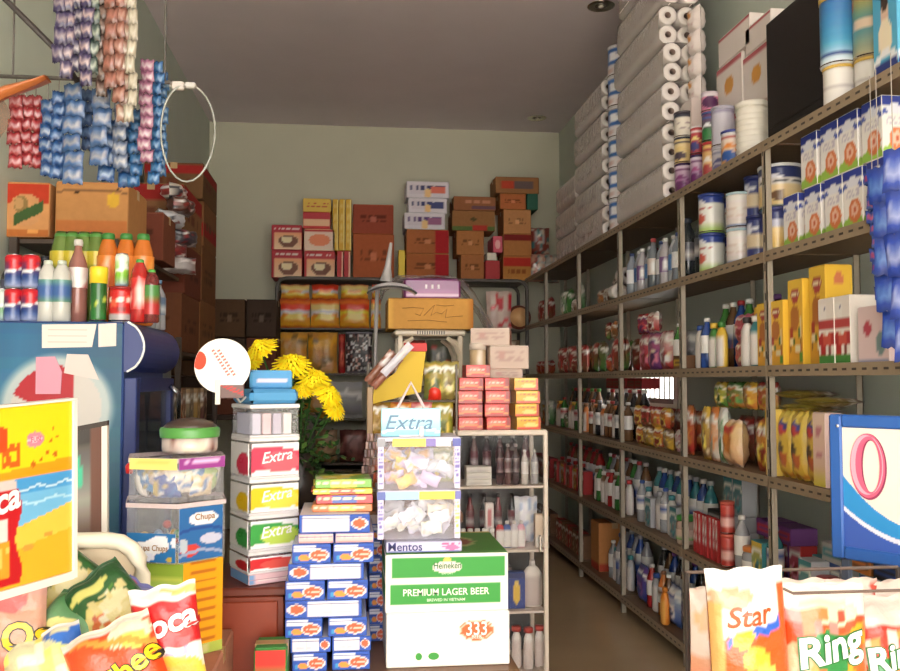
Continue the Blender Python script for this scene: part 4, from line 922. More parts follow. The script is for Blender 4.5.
def canp(c1, c2): return P(Gr((150, 160, 190), c1, c2, .35), R(0, .80, 1, 1, c2), El(.05, .68, .14, .12, c2), El(.5, .68, .14, .12, c2), Sw(.5, .06, .04, (226, 226, 230), 2))
def CT(px, Y, dy=0): p = WY(px, 317, Y); return Vector((p.x, Y, CTOP+.001+dy))
def can_b(c1, c2, h=.115, r=.030):
    def f():
        t = thing('drink_can', '', 'can')
        M().lathe([(r*.85, 0), (r, .008)]+[(r, .008+(h-.02)*i/10) for i in range(1, 11)]+[(r*.84, h-.003)], 18, canp(c1, c2)).build('can_body', GLOSS, t, True)
        M().lathe([(r*.8, h-.004), (r*.84, h), (r*.78, h), (r*.77, h-.003)], 18, (180, 180, 184)).build('lid', CHROME, t, True)
        return t
    return f
for i, px in enumerate((13, 30)):
    for j in range(2):
        inst('bcan', can_b((30, 60, 130), (206, 24, 36)), CT(px, 3.16)+Vector((0, 0, j*.117)), 0, f'blue and red drink can, {("lower", "upper")[j]} one of the {("left", "right")[i]} stack on cooler', 'blue and red drink cans')
inst('greencan', can_b((60, 130, 60), (190, 200, 190)), CT(2, 3.18), 0, 'pale green can at the far left edge of the cooler top')
for i, px in enumerate((47, 61)):
    inst('clearb', mk_bottle(.215, .033, (206, 204, 196), (196, 206, 190), P(Gr((90, 140, 110), (96, 150, 130)), El(.1, .5, .2, .35, (60, 96, 160)), El(.85, .5, .15, .3, (60, 96, 160))), (.32, .68), sh=.80), CT(px, 3.17), 0, f'clear bottle with green and blue label, {("left", "right")[i]} of two on cooler', 'clear bottles on the cooler')
inst('whiteb', mk_bottle(.30, .034, (170, 110, 100), (216, 210, 206), P((220, 196, 190), Sp([(206, 60, 60), (236, 230, 226)], .4, 8, 4, 3)), (.42, .66)), CT(77, 3.24), 0, 'pinkish bottle with white label and cap between clear and green ones')
gb = mk_bottle(.34, .040, (110, 140, 60), (80, 150, 60), P((214, 190, 40), R(0, .0, 1, .1, (60, 120, 50))), (.60, .80), neck=.5, sh=.84)
for i, px in enumerate((60, 71, 83, 95)):
    inst('greenb', gb, CT(px, 3.36), 0, f'tall green bottle with yellow band, {ORD[i]} from left in back row', 'tall green bottles with yellow bands')
inst('ycap', mk_tin(.175, .027, P(Gr((40, 110, 40), (30, 90, 36)), Sw(.4, .1, .03, (190, 200, 60), 2)), (30, 90, 36), 18, 10, 'cleaner_bottle', 'bottle'), CT(98, 3.16), 0, 'dark green bottle with big yellow cap on the cooler')
ch = PROTO['ycap']
M().lathe([(.030, 0), (.031, .05), (.028, .058), (.01, .06)], 18, (244, 204, 30), (0, 0, .135)).build('yellow_cap', PLAST, ch, True)
ob_ = mk_bottle(.34, .040, (226, 118, 34), (60, 140, 60), P(Gr((226, 100, 30), (236, 130, 40)), R(.0, .3, .08, .8, (250, 190, 140)), Ln(.1, .3, .9, .7, 1, (240, 160, 70))), (.40, .75), neck=.45, sh=.80)
for i, px in enumerate((107, 125, 142)):
    inst('orangeb', ob_, CT(px, 3.34), 0, f'orange soda bottle with green cap, {ORD[i]} from left in back row', 'orange soda bottles')
inst('rcan', mk_tin(.125, .040, P((206, 32, 30), Sp([(236, 200, 190), (150, 20, 20), (230, 90, 60)], .3, 8, 6, 2), R(0, 0, 1, .22, (170, 160, 160)), Ln(0, .5, 1, .75, 1, (236, 214, 200))), (150, 30, 30), 22, 14, 'food_tin', 'tin'), CT(121, 3.17), 0, 'wide red tin on the cooler under a slim green can')
inst('gcan', can_b((120, 190, 40), (226, 230, 220), .115, .023), CT(121, 3.17, .127), 0, 'slim green and white can standing on the wide red tin')
inst('redb', mk_bottle(.22, .03, (190, 30, 30), (60, 150, 60), P((206, 36, 34), Ln(0, .2, 1, .8, 2, (236, 180, 170))), (.2, .7), sh=.82), CT(139, 3.15), 0, 'red bottle with green cap near the cooler front edge')
inst('redb2', mk_bottle(.185, .028, (120, 40, 40), (70, 160, 60), P((180, 40, 40), R(0, .6, 1, 1, (70, 130, 60))), (.15, .7), sh=.82), CT(151, 3.15), 0, 'small dark red bottle with green label at cooler corner')
for i in range(3): inst('silv', mk_bottle(.2, .03, (170, 170, 176), (90, 130, 170), P((90, 110, 140), R(0, .2, 1, .5, (200, 200, 206)))), CT(148+i*5, 3.5+i*.06), 0, f'pale bottle in the back corner of the cooler top, {ORD[i]} one', 'pale bottles at cooler back')
for i in range(3): inst('dkb', mk_bottle(.26, .036, (60, 60, 66), (50, 50, 60), P((90, 90, 110), R(0, .2, 1, .5, (150, 150, 160)))), CT(10+i*17, 3.40), 0, f'dim grey bottle behind the blue and red cans, {ORD[i]} from left', 'dim bottles behind the cans')

# ================================================================== GLASS-FRONTED WHITE CABINET
KY = 4.25
kx0, kx1 = WY(452, 540, KY).x, WY(548.5, 540, KY).x
ktop = WY(500, 430, KY).z
kc = (kx0+kx1)/2; kw = kx1-kx0; kd = .36
cb_ = thing('display_cabinet', 'narrow white framed glass cabinet full of toiletries beside the beer carton', 'cabinet', (kc, KY, 0))
CW = (226, 208, 188)
m = M()
for sx in (-kw/2, kw/2-.022):
    for sy in (0, kd-.022): m.box((sx, sy, .03), (sx+.022, sy+.022, ktop-.02), CW, .004)
for z in (.02, ktop-.028):
    m.box((-kw/2, 0, z), (kw/2, .03, z+.026), CW, .006).box((-kw/2, kd-.026, z), (kw/2, kd, z+.026), CW, .006)
    m.box((-kw/2, .03, z), (-kw/2+.03, kd-.026, z+.026), CW).box((kw/2-.03, .03, z), (kw/2, kd-.026, z+.026), CW)
m.build('frame', PLAST, cb_)
M().box((-kw/2+.005, .004, ktop-.006), (kw/2-.005, kd-.004, ktop-.001), CW).build('top_panel', PLAST, cb_)
for sx in (-kw/2+.02, kw/2-.04): M().box((sx, .02, 0), (sx+.02, .05, .02), (80, 70, 60)).build('foot', PLAST, cb_)
KZ = [ktop-(y-430)/ (663-430)*(ktop-.03) for y in (484, 545, 603, 661)]
for z in KZ: M().box((-kw/2+.012, .012, z-.012), (kw/2-.012, kd-.012, z), (226, 206, 190), .002).build('shelf_board', PLAST, cb_)
dd = M().box((-kw/2+.02, -.004, .05), (kw/2-.02, -.001, ktop-.03), (90, 96, 96)).build('glass_door', mat_print('clear_glass', .03, .7, alpha=.06), cb_)
M().box((kw/2-.05, -.016, .62), (kw/2-.038, -.004, .70), (170, 160, 150), .003).build('handle', CHROME, dd)
M().box((-kw/2+.02, kd-.006, .05), (kw/2-.02, kd-.002, ktop-.03), (60, 50, 46)).build('back_panel', PLAST, cb_)
def KP(px, lv, dy=.08): return Vector((WY(px, 540, KY+dy).x, KY+dy, KZ[lv]+.001))
def kitem(key, b, px, lv, label, dy=.08, grp='toiletries in the glass cabinet', dz=0, rot=0): return inst(key, b, KP(px, lv, dy)+Vector((0, 0, dz)), rot, label, grp)
for j in range(3): kitem('wsoap', mk_box(.125, .08, .030, (226, 220, 206), {'f': P((230, 222, 210), R(.1, .3, .9, .6, (206, 196, 190)))}, (6, 3), 'soap_box', 'box', flap=False), 478, 0, f'flat white box, {("bottom", "middle", "top")[j]} one of three in the cabinet upper shelf', dz=j*.031)
cs1 = [(500, (90, 60, 66), (150, 120, 120)), (508, (110, 70, 70), (190, 170, 170)), (516, (80, 60, 64), (170, 150, 150)), (525, (226, 214, 204), (236, 230, 226)), (535, (176, 170, 170), (200, 196, 190))]
for i, (px, a, b) in enumerate(cs1): kitem(('k1', i), mk_bottle(.2 if i < 3 else .17, .019, a, b, P(b, R(0, .2, 1, .7, a))), px, 0, f'slim toiletry bottle, {ORD[i]} from the flat boxes on cabinet upper shelf')
for i in range(5): kitem(('k1b', i), mk_bottle(.235, .022, ((150, 120, 120), (90, 70, 76))[i % 2], (190, 180, 180), P((120, 60, 70), R(0, .3, 1, .6, (206, 190, 190)))), 474+i*13, 0, f'tall bottle in the rear row of cabinet upper shelf, {ORD[i]} from left', .24)
for i in range(5): kitem('deo', mk_jar(.095, .014, (232, 224, 216), (240, 234, 228), (226, 216, 210), 'roll_on_bottle', 'bottle', 12), 463+i*7.2, 1, f'small white roll on bottle, {ORD[i]} from left on cabinet second shelf')
kitem('talc', mk_box(.042, .04, .21, (236, 222, 214), {'f': P((236, 224, 216), R(.2, .5, .8, .85, (206, 110, 110)), Ln(.2, .15, .8, .4, 3, (190, 160, 160)))}, (6, 12)), 489, 1, 'tall white box with pink mark on cabinet second shelf', .14)
for i, (px, c) in enumerate(((500, RED), (507, (60, 90, 170)), (514, (200, 190, 196)), (521, (236, 170, 190)))): kitem(('k2', i), mk_flask(.13, .045, .03, c, (236, 226, 220), WHT), px, 1, f'{("red", "blue", "pale grey", "pale pink")[i]} toiletry bottle in the middle of cabinet second shelf')
kitem('cloth', mk_pouch(.12, .23, .05, P((236, 232, 240), Sp([(170, 190, 226), (250, 250, 252)], .5, 7, 8, 1)), 1, 'wrapped_pack', 'packet', GLOSS, (236, 232, 240)), 526, 1, 'large pale wrapped packet standing in cabinet second shelf', .22)
kitem('crm', mk_box(.045, .04, .16, (226, 200, 170), {'f': Ln(.2, .2, .8, .8, 4, (190, 150, 120)) and P((230, 206, 176), R(0, 0, 1, .3, (236, 226, 214)))}, (4, 8)), 539, 1, 'cream coloured box at right end of cabinet second shelf')
for i in range(4): kitem(('k2b', i), mk_bottle(.24, .022, ((150, 40, 50), (60, 50, 56))[i % 2], (60, 50, 50), P((120, 40, 50), R(0, .3, 1, .6, (206, 190, 190)))), 470+i*14, 1, f'dark bottle in the rear row of cabinet second shelf, {ORD[i]} from left', .28)
bx = P((50, 70, 150), El(.5, .42, .24, .30, (236, 190, 60)), El(.5, .7, .12, .1, (236, 200, 90)), R(0, .85, 1, 1, (40, 50, 110)))
kitem('bluebox', mk_box(.085, .05, .175, (50, 70, 150), {'f': bx}, (12, 16)), 515.5, 2, 'dark blue box with yellow figure on cabinet third shelf')
kitem('lotion', mk_flask(.225, .10, .05, (232, 220, 206), (222, 210, 200), (200, 180, 170), 'lotion_bottle', 'bottle', .3), 532, 2, 'large white lotion bottle on cabinet third shelf', .10)
for i in range(4): kitem(('k3', i), mk_box(.07, .06, .18, (80, 70, 80), {'f': pchp((70, 60, 80), (150, 120, 110), i)}), 468+i*12, 2, f'dark box behind the beer carton on cabinet third shelf, {ORD[i]} from left', .2)
for i, px in enumerate((505, 516, 528, 539)):
    kitem('wtube', mk_flask(.20, .05, .035, (236, 226, 216), (210, 66, 50), (220, 200, 190), 'cosmetic_tube', 'tube', .95), px, 3, f'white tube with red cap, {ORD[i]} from left on cabinet bottom shelf', .07+.03*(i % 2))
# things on the cabinet top
SAT[0] = 1.0
bk = thing('biscuit_packs', '', 'x') if False else None
redp = P((220, 44, 22), R(.0, .0, 1, .16, (180, 34, 26)), El(.35, .55, .3, .28, (236, 120, 90)), Ln(.15, .45, .75, .75, 1, (246, 220, 200)), R(.86, 0, 1, 1, (160, 40, 30)), Sw(.25, .1, .06, (240, 150, 70)))
yelp = P((240, 170, 20), R(0, .8, 1, 1, (236, 200, 70)), Ln(.1, .55, .9, .8, 1, (190, 90, 40)), R(0, 0, 1, .22, (214, 60, 36)), El(.6, .36, .3, .18, (240, 214, 120)), R(.9, 0, 1, 1, (200, 60, 50)))
hk = (WY(470, 375, KY+.02).z-WY(470, 427.5, KY+.02).z)/4
def rbx(c, p): return mk_box(.120, .15, hk-.002, c, {'f': p, 't': c, 'l': c, 'r': (150, 40, 30)}, (16, 8), 'biscuit_pack', 'packet', GLOSS, flap=False)
for ci, (px, c, p, cn) in enumerate(((469, (206, 44, 30), redp, 'red'), (495.5, (206, 44, 30), redp, 'red'), (525, (226, 170, 40), yelp, 'yellow'))):
    for j in range(4):
        x = WY(px, 400, KY+.08).x
        inst(('bis', cn), rbx(c, p), (x+.004*math.sin(j*3+ci), KY+.09, ktop+.0+j*hk), .03*math.sin(j*5+ci), f'{cn} biscuit pack, {("bottom", "second from bottom", "third from bottom", "top")[j]}, {("left", "middle", "right")[ci]} stack on the cabinet', f'{cn} biscuit packs on the cabinet')
inst(('bis', 'red'), None, (WY(476, 368, KY+.1).x, KY+.10, ktop+4*hk), 0, 'single red biscuit pack lying across the two red stacks', 'red biscuit packs on the cabinet')
wb = lambda s: P((206, 184, 170), Ln(.1, .2, .9, .8, 3, (186, 156, 146), s), El(.3, .6, .1, .2, (190, 150, 140)))
def tb(px0, px1, py0, py1, Y, d, label, s, z0=None, rz=0):
    f = fit(px0, px1, py0, py1, Y, d, z0)
    t = thing('wrapped_box', label, 'box', f[0], rz, 'pale boxes behind the biscuit packs')
    M().box((-f[1]/2, -d/2, 0), (f[1]/2, d/2, f[3]-.003), (206, 184, 170), .004, {'f': wb(s), 't': (222, 206, 196), 'r': (180, 120, 100)}, (12, 8)).build('box_body', PAPER, t)
    M().box((-f[1]/2+.004, -d/2+.004, f[3]-.003), (f[1]/2-.004, d/2-.004, f[3]), (216, 200, 190)).build('top_flap', PAPER, t)
    return f[0].z+f[3]
kz = ktop
z1 = tb(487, 524, 380, 430, 4.44, .15, 'tall pale box standing behind the biscuit packs on the cabinet', 1, kz)
z1 = tb(488, 523, 369, 380, 4.44, .15, 'thin pale box second in the stack behind the biscuit packs', 2, z1)
z1 = tb(490, 529, 345.5, 368.5, 4.43, .16, 'tan box with faint print, third in the stack behind biscuit packs', 3, z1)
tb(474, 513, 328, 345, 4.45, .15, 'pale topmost box at an angle behind the biscuit packs', 4, z1, -.25)
f = fit(470, 488, 343, 430, 4.46, .1, kz)
inst('cyl', mk_tin(f[3], .043, P((206, 180, 140), R(.0, .6, .06, 1, (236, 220, 200)), Ln(0, .3, 1, .5, 2, (190, 150, 110))), (220, 206, 190), 20, 8, 'tall_tin', 'tin'), (f[0].x, 4.50, kz), 0, 'tall tan cylinder tin left of the pale boxes on the cabinet')

# ================================================================== MIDDLE: stool on cartons, lamp, counter
sx0, sx1 = WY(394, 350, 4.9).x, WY(467, 350, 4.9).x; sxc = (sx0+sx1)/2; sw = sx1-sx0
zst = WY(430, 329.5, 4.9).z
hb = (zst-.42)/3
for k in range(3): carton(f'brown carton, {("lowest", "middle", "upper")[k]} of three under the white plastic stool', (Vector((sxc, 5.08, k*hb+.0)), .48, .40, hb-.001), (130, 88, 56), kraft((134, 90, 58), k), None, 'cartons under the white stool')
t = thing('plastic_stool', 'white plastic stool with slotted top carrying a tan cardboard box', 'stool', (sxc, 5.08, zst-.42))
c_ = (216, 200, 176)
M().box((-sw/2, -.17, .385), (sw/2, .17, .42), c_, .012).build('seat', PLAST, t)
for i in range(12): M().box((-.075+i*.0135, -.1735, .393), (-.069+i*.0135, -.1695, .413), (70, 56, 46)).build('slot', PLAST, t)
for sx in (-1, 1):
    for sy in (-1, 1):
        m = M(); xa = sx*(sw/2-.02); ya = sy*.15
        m.box((min(xa, xa-sx*.03), ya-.015, 0), (max(xa, xa-sx*.03), ya+.015, .385), c_, .005)
        pts = [(xa-sx*.015, ya, .28), (xa-sx*.04, ya, .34), (xa-sx*.09, ya, .375)]
        m.tube(pts, [.02, .018, .012], 6, c_)
        m.build('leg', PLAST, t)
f = fit(388, 474, 298, 328.5, 4.86, .34)
t = carton('long tan cardboard box with faint handwriting on the white stool', (Vector((f[0].x, f[0].y+.02, zst+.001)), f[1], f[2], f[0].z+f[3]-zst), (196, 146, 78), P((204, 150, 78), R(0, 0, .05, 1, (226, 176, 90)), R(.97, 0, 1, 1, (180, 110, 50))), None, res=(14, 6))
hand = [[(-.16, .03), (-.10, .035), (-.04, .03), (-.06, -.01), (-.09, .0)], [(-.04, -.01), (0, .03), (.02, .05), (.0, -.01), (.03, .01), (.06, .0)], [(.06, .0), (.09, .03), (.08, -.02), (.12, -.015), (.18, -.01)], [(-.13, -.04), (-.02, -.035), (.09, -.045)], [(.03, .05), (.08, .045), (.13, .05)]]
m = M()
for st in hand:
    m.tube([(x, -f[2]/2-.001, f[3]*.5+z_) for x, z_ in st], .0016, 4, (136, 88, 44))
m.build('handwriting', PAPER, t)
zc_ = zst+f[3]+.003
f2 = fit(404, 461, 276, 297, 4.92, .22)
m, T = pillow(f2[1], .22, .10, P((120, 60, 110), R(.1, .3, .9, .75, (150, 70, 130)), Ln(.2, .5, .8, .62, 1, (226, 206, 220)), R(.1, .22, .9, .26, (220, 190, 210))), 3, 12, 10, (120, 80, 110))
f2 = (f2[0], f2[1], f2[2], f2[3])
m = M().box((-f2[1]/2, -.1, 0), (f2[1]/2, .1, f2[3]), (130, 66, 116), .012, {'f': P((150, 76, 132), R(0, .1, 1, .16, (214, 180, 200)), R(0, .5, 1, 1, (134, 66, 120)))}, (16, 8))
t = thing('purple_pack', 'purple pack under loose clear plastic on the tan cardboard box', 'packet', (f2[0].x, 5.03, zc_))
m.build('pack_body', GLOSS, t)
for dx in (-.035, .0, .035): M().box((dx-.006, -.1015, f2[3]*.5), (dx+.006, -.1002, f2[3]*.7), (240, 226, 236)).build('lettering', PAPER, t)
m = M()
wv = [(-.29, .0), (-.27, .07), (-.2, .115), (-.1, .125), (.0, .135), (.1, .125), (.17, .10), (.23, .03), (.30, -.08), (.36, -.20)]
m.grid(lambda u, v: (wv[int(round(u*9))][0]+.01*math.sin(v*9), -.16+v*.34, max(wv[int(round(u*9))][1]+.012*math.sin(v*11+u*9), .001) if wv[int(round(u*9))][0] < .245 else wv[int(round(u*9))][1]), 9, 8, (206, 200, 204))
o = tag(m.build('plastic_sheet', FILM, None, True), 'loose clear plastic sheet draped over the purple pack and box edge', 'plastic sheet', None, (f2[0].x, 5.03, zc_))
# desk lamp like shade with a pole
p0 = WY(391, 243, 4.75); p1 = WY(386, 276, 4.75)
t = thing('standing_lamp', 'grey lamp with curved silver shade and thin pole left of the tan box', 'lamp', (WY(381, 300, 4.75).x-.03, 4.75, 0))
ox_ = t.location.x
M().lathe([(.14, 0), (.14, .02), (.03, .035)], 20, (70, 68, 70)).build('base', METAL, t, True)
M().tube([(0, 0, .03), (0, 0, 1.6), (.01, 0, p1.z-.05)], .011, 8, (150, 146, 146)).build('pole', METAL, t, True)
M().tube([(p1.x-ox_, 0, p1.z-.03), (p1.x-ox_+.01, 0, p1.z+.05), (p0.x-ox_, 0, p0.z)], [.035, .018, .008], 8, (170, 166, 166)).build('stem', METAL, t, True)
m = M(); L0 = WY(373, 292, 4.75); L1 = WY(415, 300, 4.75)
def shade(u, v):
    a = -1.25+2.5*u; q = .12
    return (L0.x-ox_+.10+.14*math.sin(a), -q/2+q*v, L0.z-.03+.085*math.cos(a)*(1-.35*abs(2*v-1)**2))
m.grid(shade, 14, 8, (206, 202, 206)); m.build('shade', PLAST, t, True)
M().tube([tuple(Vector(shade(i/14, 0))) for i in range(15)], .006, 6, (40, 38, 42)).build('shade_rim', METAL, t, True)

# wooden counter behind the boxes
t = thing('wooden_counter', 'dark wooden counter behind the blue boxes with flowers and snack rack', 'counter', (.02, 3.8, 0))
M().box((-.42, -.38, .90), (.42, .36, .94), (120, 80, 54), .004).build('counter_top', WOOD, t)
M().box((-.40, -.35, .0), (.40, -.33, .90), (96, 62, 42), .003).box((-.40, -.33, 0), (-.38, .34, .9), (96, 62, 42)).box((.38, -.33, 0), (.40, .34, .9), (96, 62, 42)).build('counter_panel', WOOD, t)
m = M().lathe([(.085, 0), (.09, .02), (.075, .06), (.04, .085), (.0, .09)], 20, (34, 32, 36), caps=False)
tag(m.build('black_cap', PLAST, None, True), 'black rounded cap lying on the wooden counter behind the boxes', 'hat', None, (WY(345, 470, 3.6).x, 3.6, .941))
# wire rack with crisp and sweet pouches
rx = WY(412, 400, 3.85).x
t = thing('wire_rack', 'small tiered wire rack full of yellow, red and green sachets behind the sign', 'rack', (rx, 3.9, .941))
for sx in (-.19, .19):
    for sy in (-.10, .14): M().tube([(sx, sy, 0), (sx, sy, .58)], .005, 6, (110, 100, 90)).build('upright', METAL, t)
for z in (.04, .25, .42):
    m = M()
    for k in range(9): m.tube([(-.19+k*.0475, -.10, z), (-.19+k*.0475, .14, z)], .0025, 4, (110, 100, 90))
    m.tube([(-.19, -.10, z), (.19, -.10, z)], .004, 5, (110, 100, 90)).tube([(-.19, .14, z), (.19, .14, z)], .004, 5, (110, 100, 90))
    m.build('wire_tier', METAL, t)
rk = [(-.14, .25, (190, 150, 30), (150, 110, 40)), (-.05, .25, (200, 70, 50), (226, 160, 60)), (.04, .25, (206, 60, 70), (226, 150, 150)), (.13, .25, (110, 120, 50), (190, 160, 50)),
      (-.14, .045, (150, 90, 50), (190, 70, 40)), (-.05, .045, (200, 120, 40), (220, 170, 60)), (.04, .045, (190, 50, 50), (220, 110, 90)), (.13, .045, (170, 160, 50), (90, 110, 50)),
      (.10, .425, (90, 100, 50), (190, 160, 70)), (.155, .425, (130, 110, 60), (160, 150, 70))]
for i, (dx, z, a, b) in enumerate(rk):
    inst(('rk', i), mk_pouch(.10, .165, .05, pchp(a, b, i), i, 'snack_pouch', 'pouch', crimp=a), (rx+dx, 3.84+.0*(i % 2), .941+z+.003), 0, f'{("olive yellow", "red and amber", "pink", "green and yellow", "brown", "amber", "dark red", "lime", "olive", "khaki")[i]} pouch on the {("lower", "middle", "top")[0 if z < .1 else (1 if z < .3 else 2)]} tier of the wire rack', 'snack pouches on the wire rack')
    if i < 8: inst(('rk', i), None, (rx+dx, 3.92, .941+z+.003), .1, f'{("olive yellow", "red and amber", "pink", "green and yellow", "brown", "amber", "dark red", "lime", "olive", "khaki")[i]} pouch behind the front one, {("lower", "middle")[0 if z < .1 else 1]} tier of wire rack', 'snack pouches on the wire rack')
# big yellow card of sachets leaning in the rack top
pc = WY(402, 392, 3.82)
m = M(); q = [WY(a, b, 3.79) for a, b in ((372, 404), (421, 392), (426, 350), (404, 352), (396, 372), (374, 388))]
cx_, cz_ = pc.x, pc.z
for y_, rv in ((0, True), (.012, False)):
    pts = [(p.x-cx_, y_, p.z-cz_) for p in q]; m.face(pts if rv else pts[::-1], (206, 170, 30))
for i in range(6): a, b = q[i], q[(i+1) % 6]; m.face([(a.x-cx_, 0, a.z-cz_), (a.x-cx_, .012, a.z-cz_), (b.x-cx_, .012, b.z-cz_), (b.x-cx_, 0, b.z-cz_)], (190, 150, 30))
t = thing('yellow_card', 'yellow card holder with red top leaning on the wire rack', 'display card', (cx_, 3.79, cz_))
m.build('card', PAPER, t)
a, b = WY(404, 350, 3.785), WY(427, 343, 3.785)
M().box((a.x-cx_, -.006, a.z-cz_-.006), (b.x-cx_, .012, b.z-cz_), (190, 50, 50), .002).build('red_top', PAPER, t)
for i, (px, py, c, r_) in enumerate(((392, 366, (170, 160, 170), .75), (387, 373, (150, 90, 70), .75), (381, 368, (130, 80, 60), .7), (397, 360, (200, 196, 206), .75))):
    p = WY(px, py, 3.76-.0*i); 
    inst(('sl', i), mk_pouch(.035, .17, .02, P(c, Ln(.1, .1, .9, .9, 6, (210, 200, 200))), i, 'slim_sachet', 'sachet', FOIL, c, 4, 8), (p.x-.06, 3.772-.02*i, p.z-.06), (0, r_, 0), f'slim {("silver", "brown", "dark brown", "pale silver")[i]} sachet leaning diagonally against the yellow card', 'slim sachets leaning on the yellow card')
p = WY(435, 372, 3.82)
m = M().lathe([(.03, 0), (.034, .04), (.02, .075), (.006, .085)], 12, (214, 44, 30))
tag(m.build('red_cap_bottle', PLAST, None, True), 'bright red rounded cap between the yellow card and white stool', 'cap', None, (p.x, 3.84, .941+.425))
# stick with slanting strips
a = WY(370, 387, 3.55); 
t = thing('sachet_stand', 'thin wooden stick stand with slanting strips of brown sachets beside the acrylic boxes', 'stand', (a.x, 3.55, .941))
M().box((-.012, -.012, 0), (.012, .012, a.z-.941), (150, 120, 84), .003).build('stick', WOOD, t)
M().box((-.05, -.05, 0), (.05, .05, .012), (110, 80, 54), .003).build('foot', WOOD, t)
for k in range(4):
    m = M(); x0 = -.012+k*.013
    for j in range(9):
        z0 = .30-j*.032
        m.box((x0-.045*(j/9)-.0, -.03-.004*k, z0-.03), (x0+.011-.045*(j/9), -.022-.004*k, z0), ((126, 80, 72), (176, 140, 130), (90, 60, 56))[(j+k) % 3], .001)
    m.build('sachet_strip', FOIL, t)

# ================================================================== FLOWERS
fx = WY(300, 420, 3.62)
t = thing('flower_bouquet', 'yellow chrysanthemums with dark green leaves in a vase behind the gum stand', 'flowers', (fx.x, 3.62, .941))
M().lathe([(.05, 0), (.07, .03), (.075, .10), (.045, .19), (.055, .22)], 20, (60, 50, 46), caps=False).build('vase', PLAST, t, True)
def flower(c, R_, tilt, az):
    m = M(); rnd = random.Random(int(R_*9999))
    for ring, (n, r0, up) in enumerate(((22, 1.0, .06), (22, .92, .22), (18, .76, .42), (14, .56, .62), (10, .34, .8), (6, .16, .95))):
        for k in range(n):
            a = 2*PI*(k+.5*(ring % 2))/n+rnd.uniform(-.06, .06); r1 = R_*r0*rnd.uniform(.9, 1.05)
            d = Vector((math.cos(a), math.sin(a), 0)); s = Vector((-math.sin(a), math.cos(a), 0)); w_ = R_*.085
            b0 = Vector((0, 0, R_*.1)); md = d*r1*.6+Vector((0, 0, R_*(up*.62+.1))); tp = d*r1+Vector((0, 0, R_*up*.55))
            cc = (255, 222, 30) if (k+ring) % 3 else (248, 204, 16)
            m.face([b0-s*w_*.4, md-s*w_, md+s*w_, b0+s*w_*.4], cc); m.face([md-s*w_, tp-s*w_*.4, tp+s*w_*.4, md+s*w_], cc)
    m.lathe([(R_*.18, -R_*.16), (R_*.3, 0), (R_*.12, R_*.1)], 10, (90, 120, 40))
    return m
fl = [(262, 351, .064, -.5, -.5), (292, 367, .072, -.45, .0), (313, 382, .066, -.5, .35), (327, 396, .062, -.55, .6), (333, 410, .05, -.7, .8), (279, 378, .045, -.9, -.2), (302, 392, .045, -1.0, .2), (255, 364, .04, -.9, -.7)]
for i, (px, py, R_, tx, ty) in enumerate(fl):
    p = WY(px, py, 3.45+.03*(i % 3))-t.location
    o = flower(0, R_*1.15, 0, 0).build('flower_head', PETAL, t); o.location = p; o.rotation_euler = (.55+.1*(i % 3), ty, 0)
    M().tube([p-Vector((0, 0, .01)), (p*.55+Vector((0, 0, .08))), Vector((0, 0, .18))], .004, 5, (50, 84, 36)).build('stem', PETAL, t)
m = M(); rnd = random.Random(5)
for i in range(420):
    tt = rnd.random(); px = 262+rnd.gauss(42, 20)*(.6+.5*tt); py = 372+100*tt**.9+rnd.uniform(-6, 6)
    p = WY(px, py, 3.55+rnd.uniform(-.08, .08))-t.location
    if p.z < .02: continue
    a, b = rnd.uniform(0, 2*PI), rnd.uniform(-.6, .9); L = rnd.uniform(.025, .05)
    d = Vector((math.cos(a)*math.cos(b), math.sin(a)*math.cos(b), math.sin(b))); s = d.cross(Vector((rnd.uniform(-1, 1), rnd.uniform(-1, 1), 1))).normalized()*L*.28
    g = rnd.choice(((44, 74, 34), (60, 92, 40), (34, 58, 28), (74, 104, 44)))
    m.face([p, p+d*L*.5+s, p+d*L, p+d*L*.5-s], g)
m.build('foliage', PETAL, t)['kind'] = 'stuff'

SAT[0] = 1.0; DIM[0] = .96
# ================================================================== RED-BROWN CABINET AND GUM STAND
rx0, rx1 = WY(196, 600, 2.98).x, WY(284, 600, 2.98).x; rz_ = WY(250, 588, 2.98).z
t = thing('wooden_cabinet', 'red brown varnished wooden cabinet carrying the gum boxes', 'cabinet', ((rx0+rx1)/2, 2.98, 0)); rw = rx1-rx0
M().box((-rw/2, .01, .0), (rw/2, .42, rz_-.03), (124, 50, 28), .004).build('cabinet_body', WOOD, t)
M().box((-rw/2-.008, 0, rz_-.03), (rw/2+.008, .43, rz_), (104, 44, 30), .006).build('cabinet_top', WOOD, t)
d_ = M().box((-rw/2+.02, .0, .04), (rw/2-.02, .012, rz_-.045), (138, 54, 28), .004).build('door', WOOD, t)
M().lathe([(.006, 0), (.011, .01), (.004, .018)], 10, (170, 130, 90), (0, 0, 0)).build('knob', CHROME, d_).matrix_basis = Matrix.Translation((rw/2-.045, -.002, rz_-.19)) @ Matrix.Rotation(PI/2, 4, 'X')
GX = WY(264.5, 500, 3.12).x; GR = math.radians(27); GWd = .175
def gz(y): return WY(275, y, 3.03).z
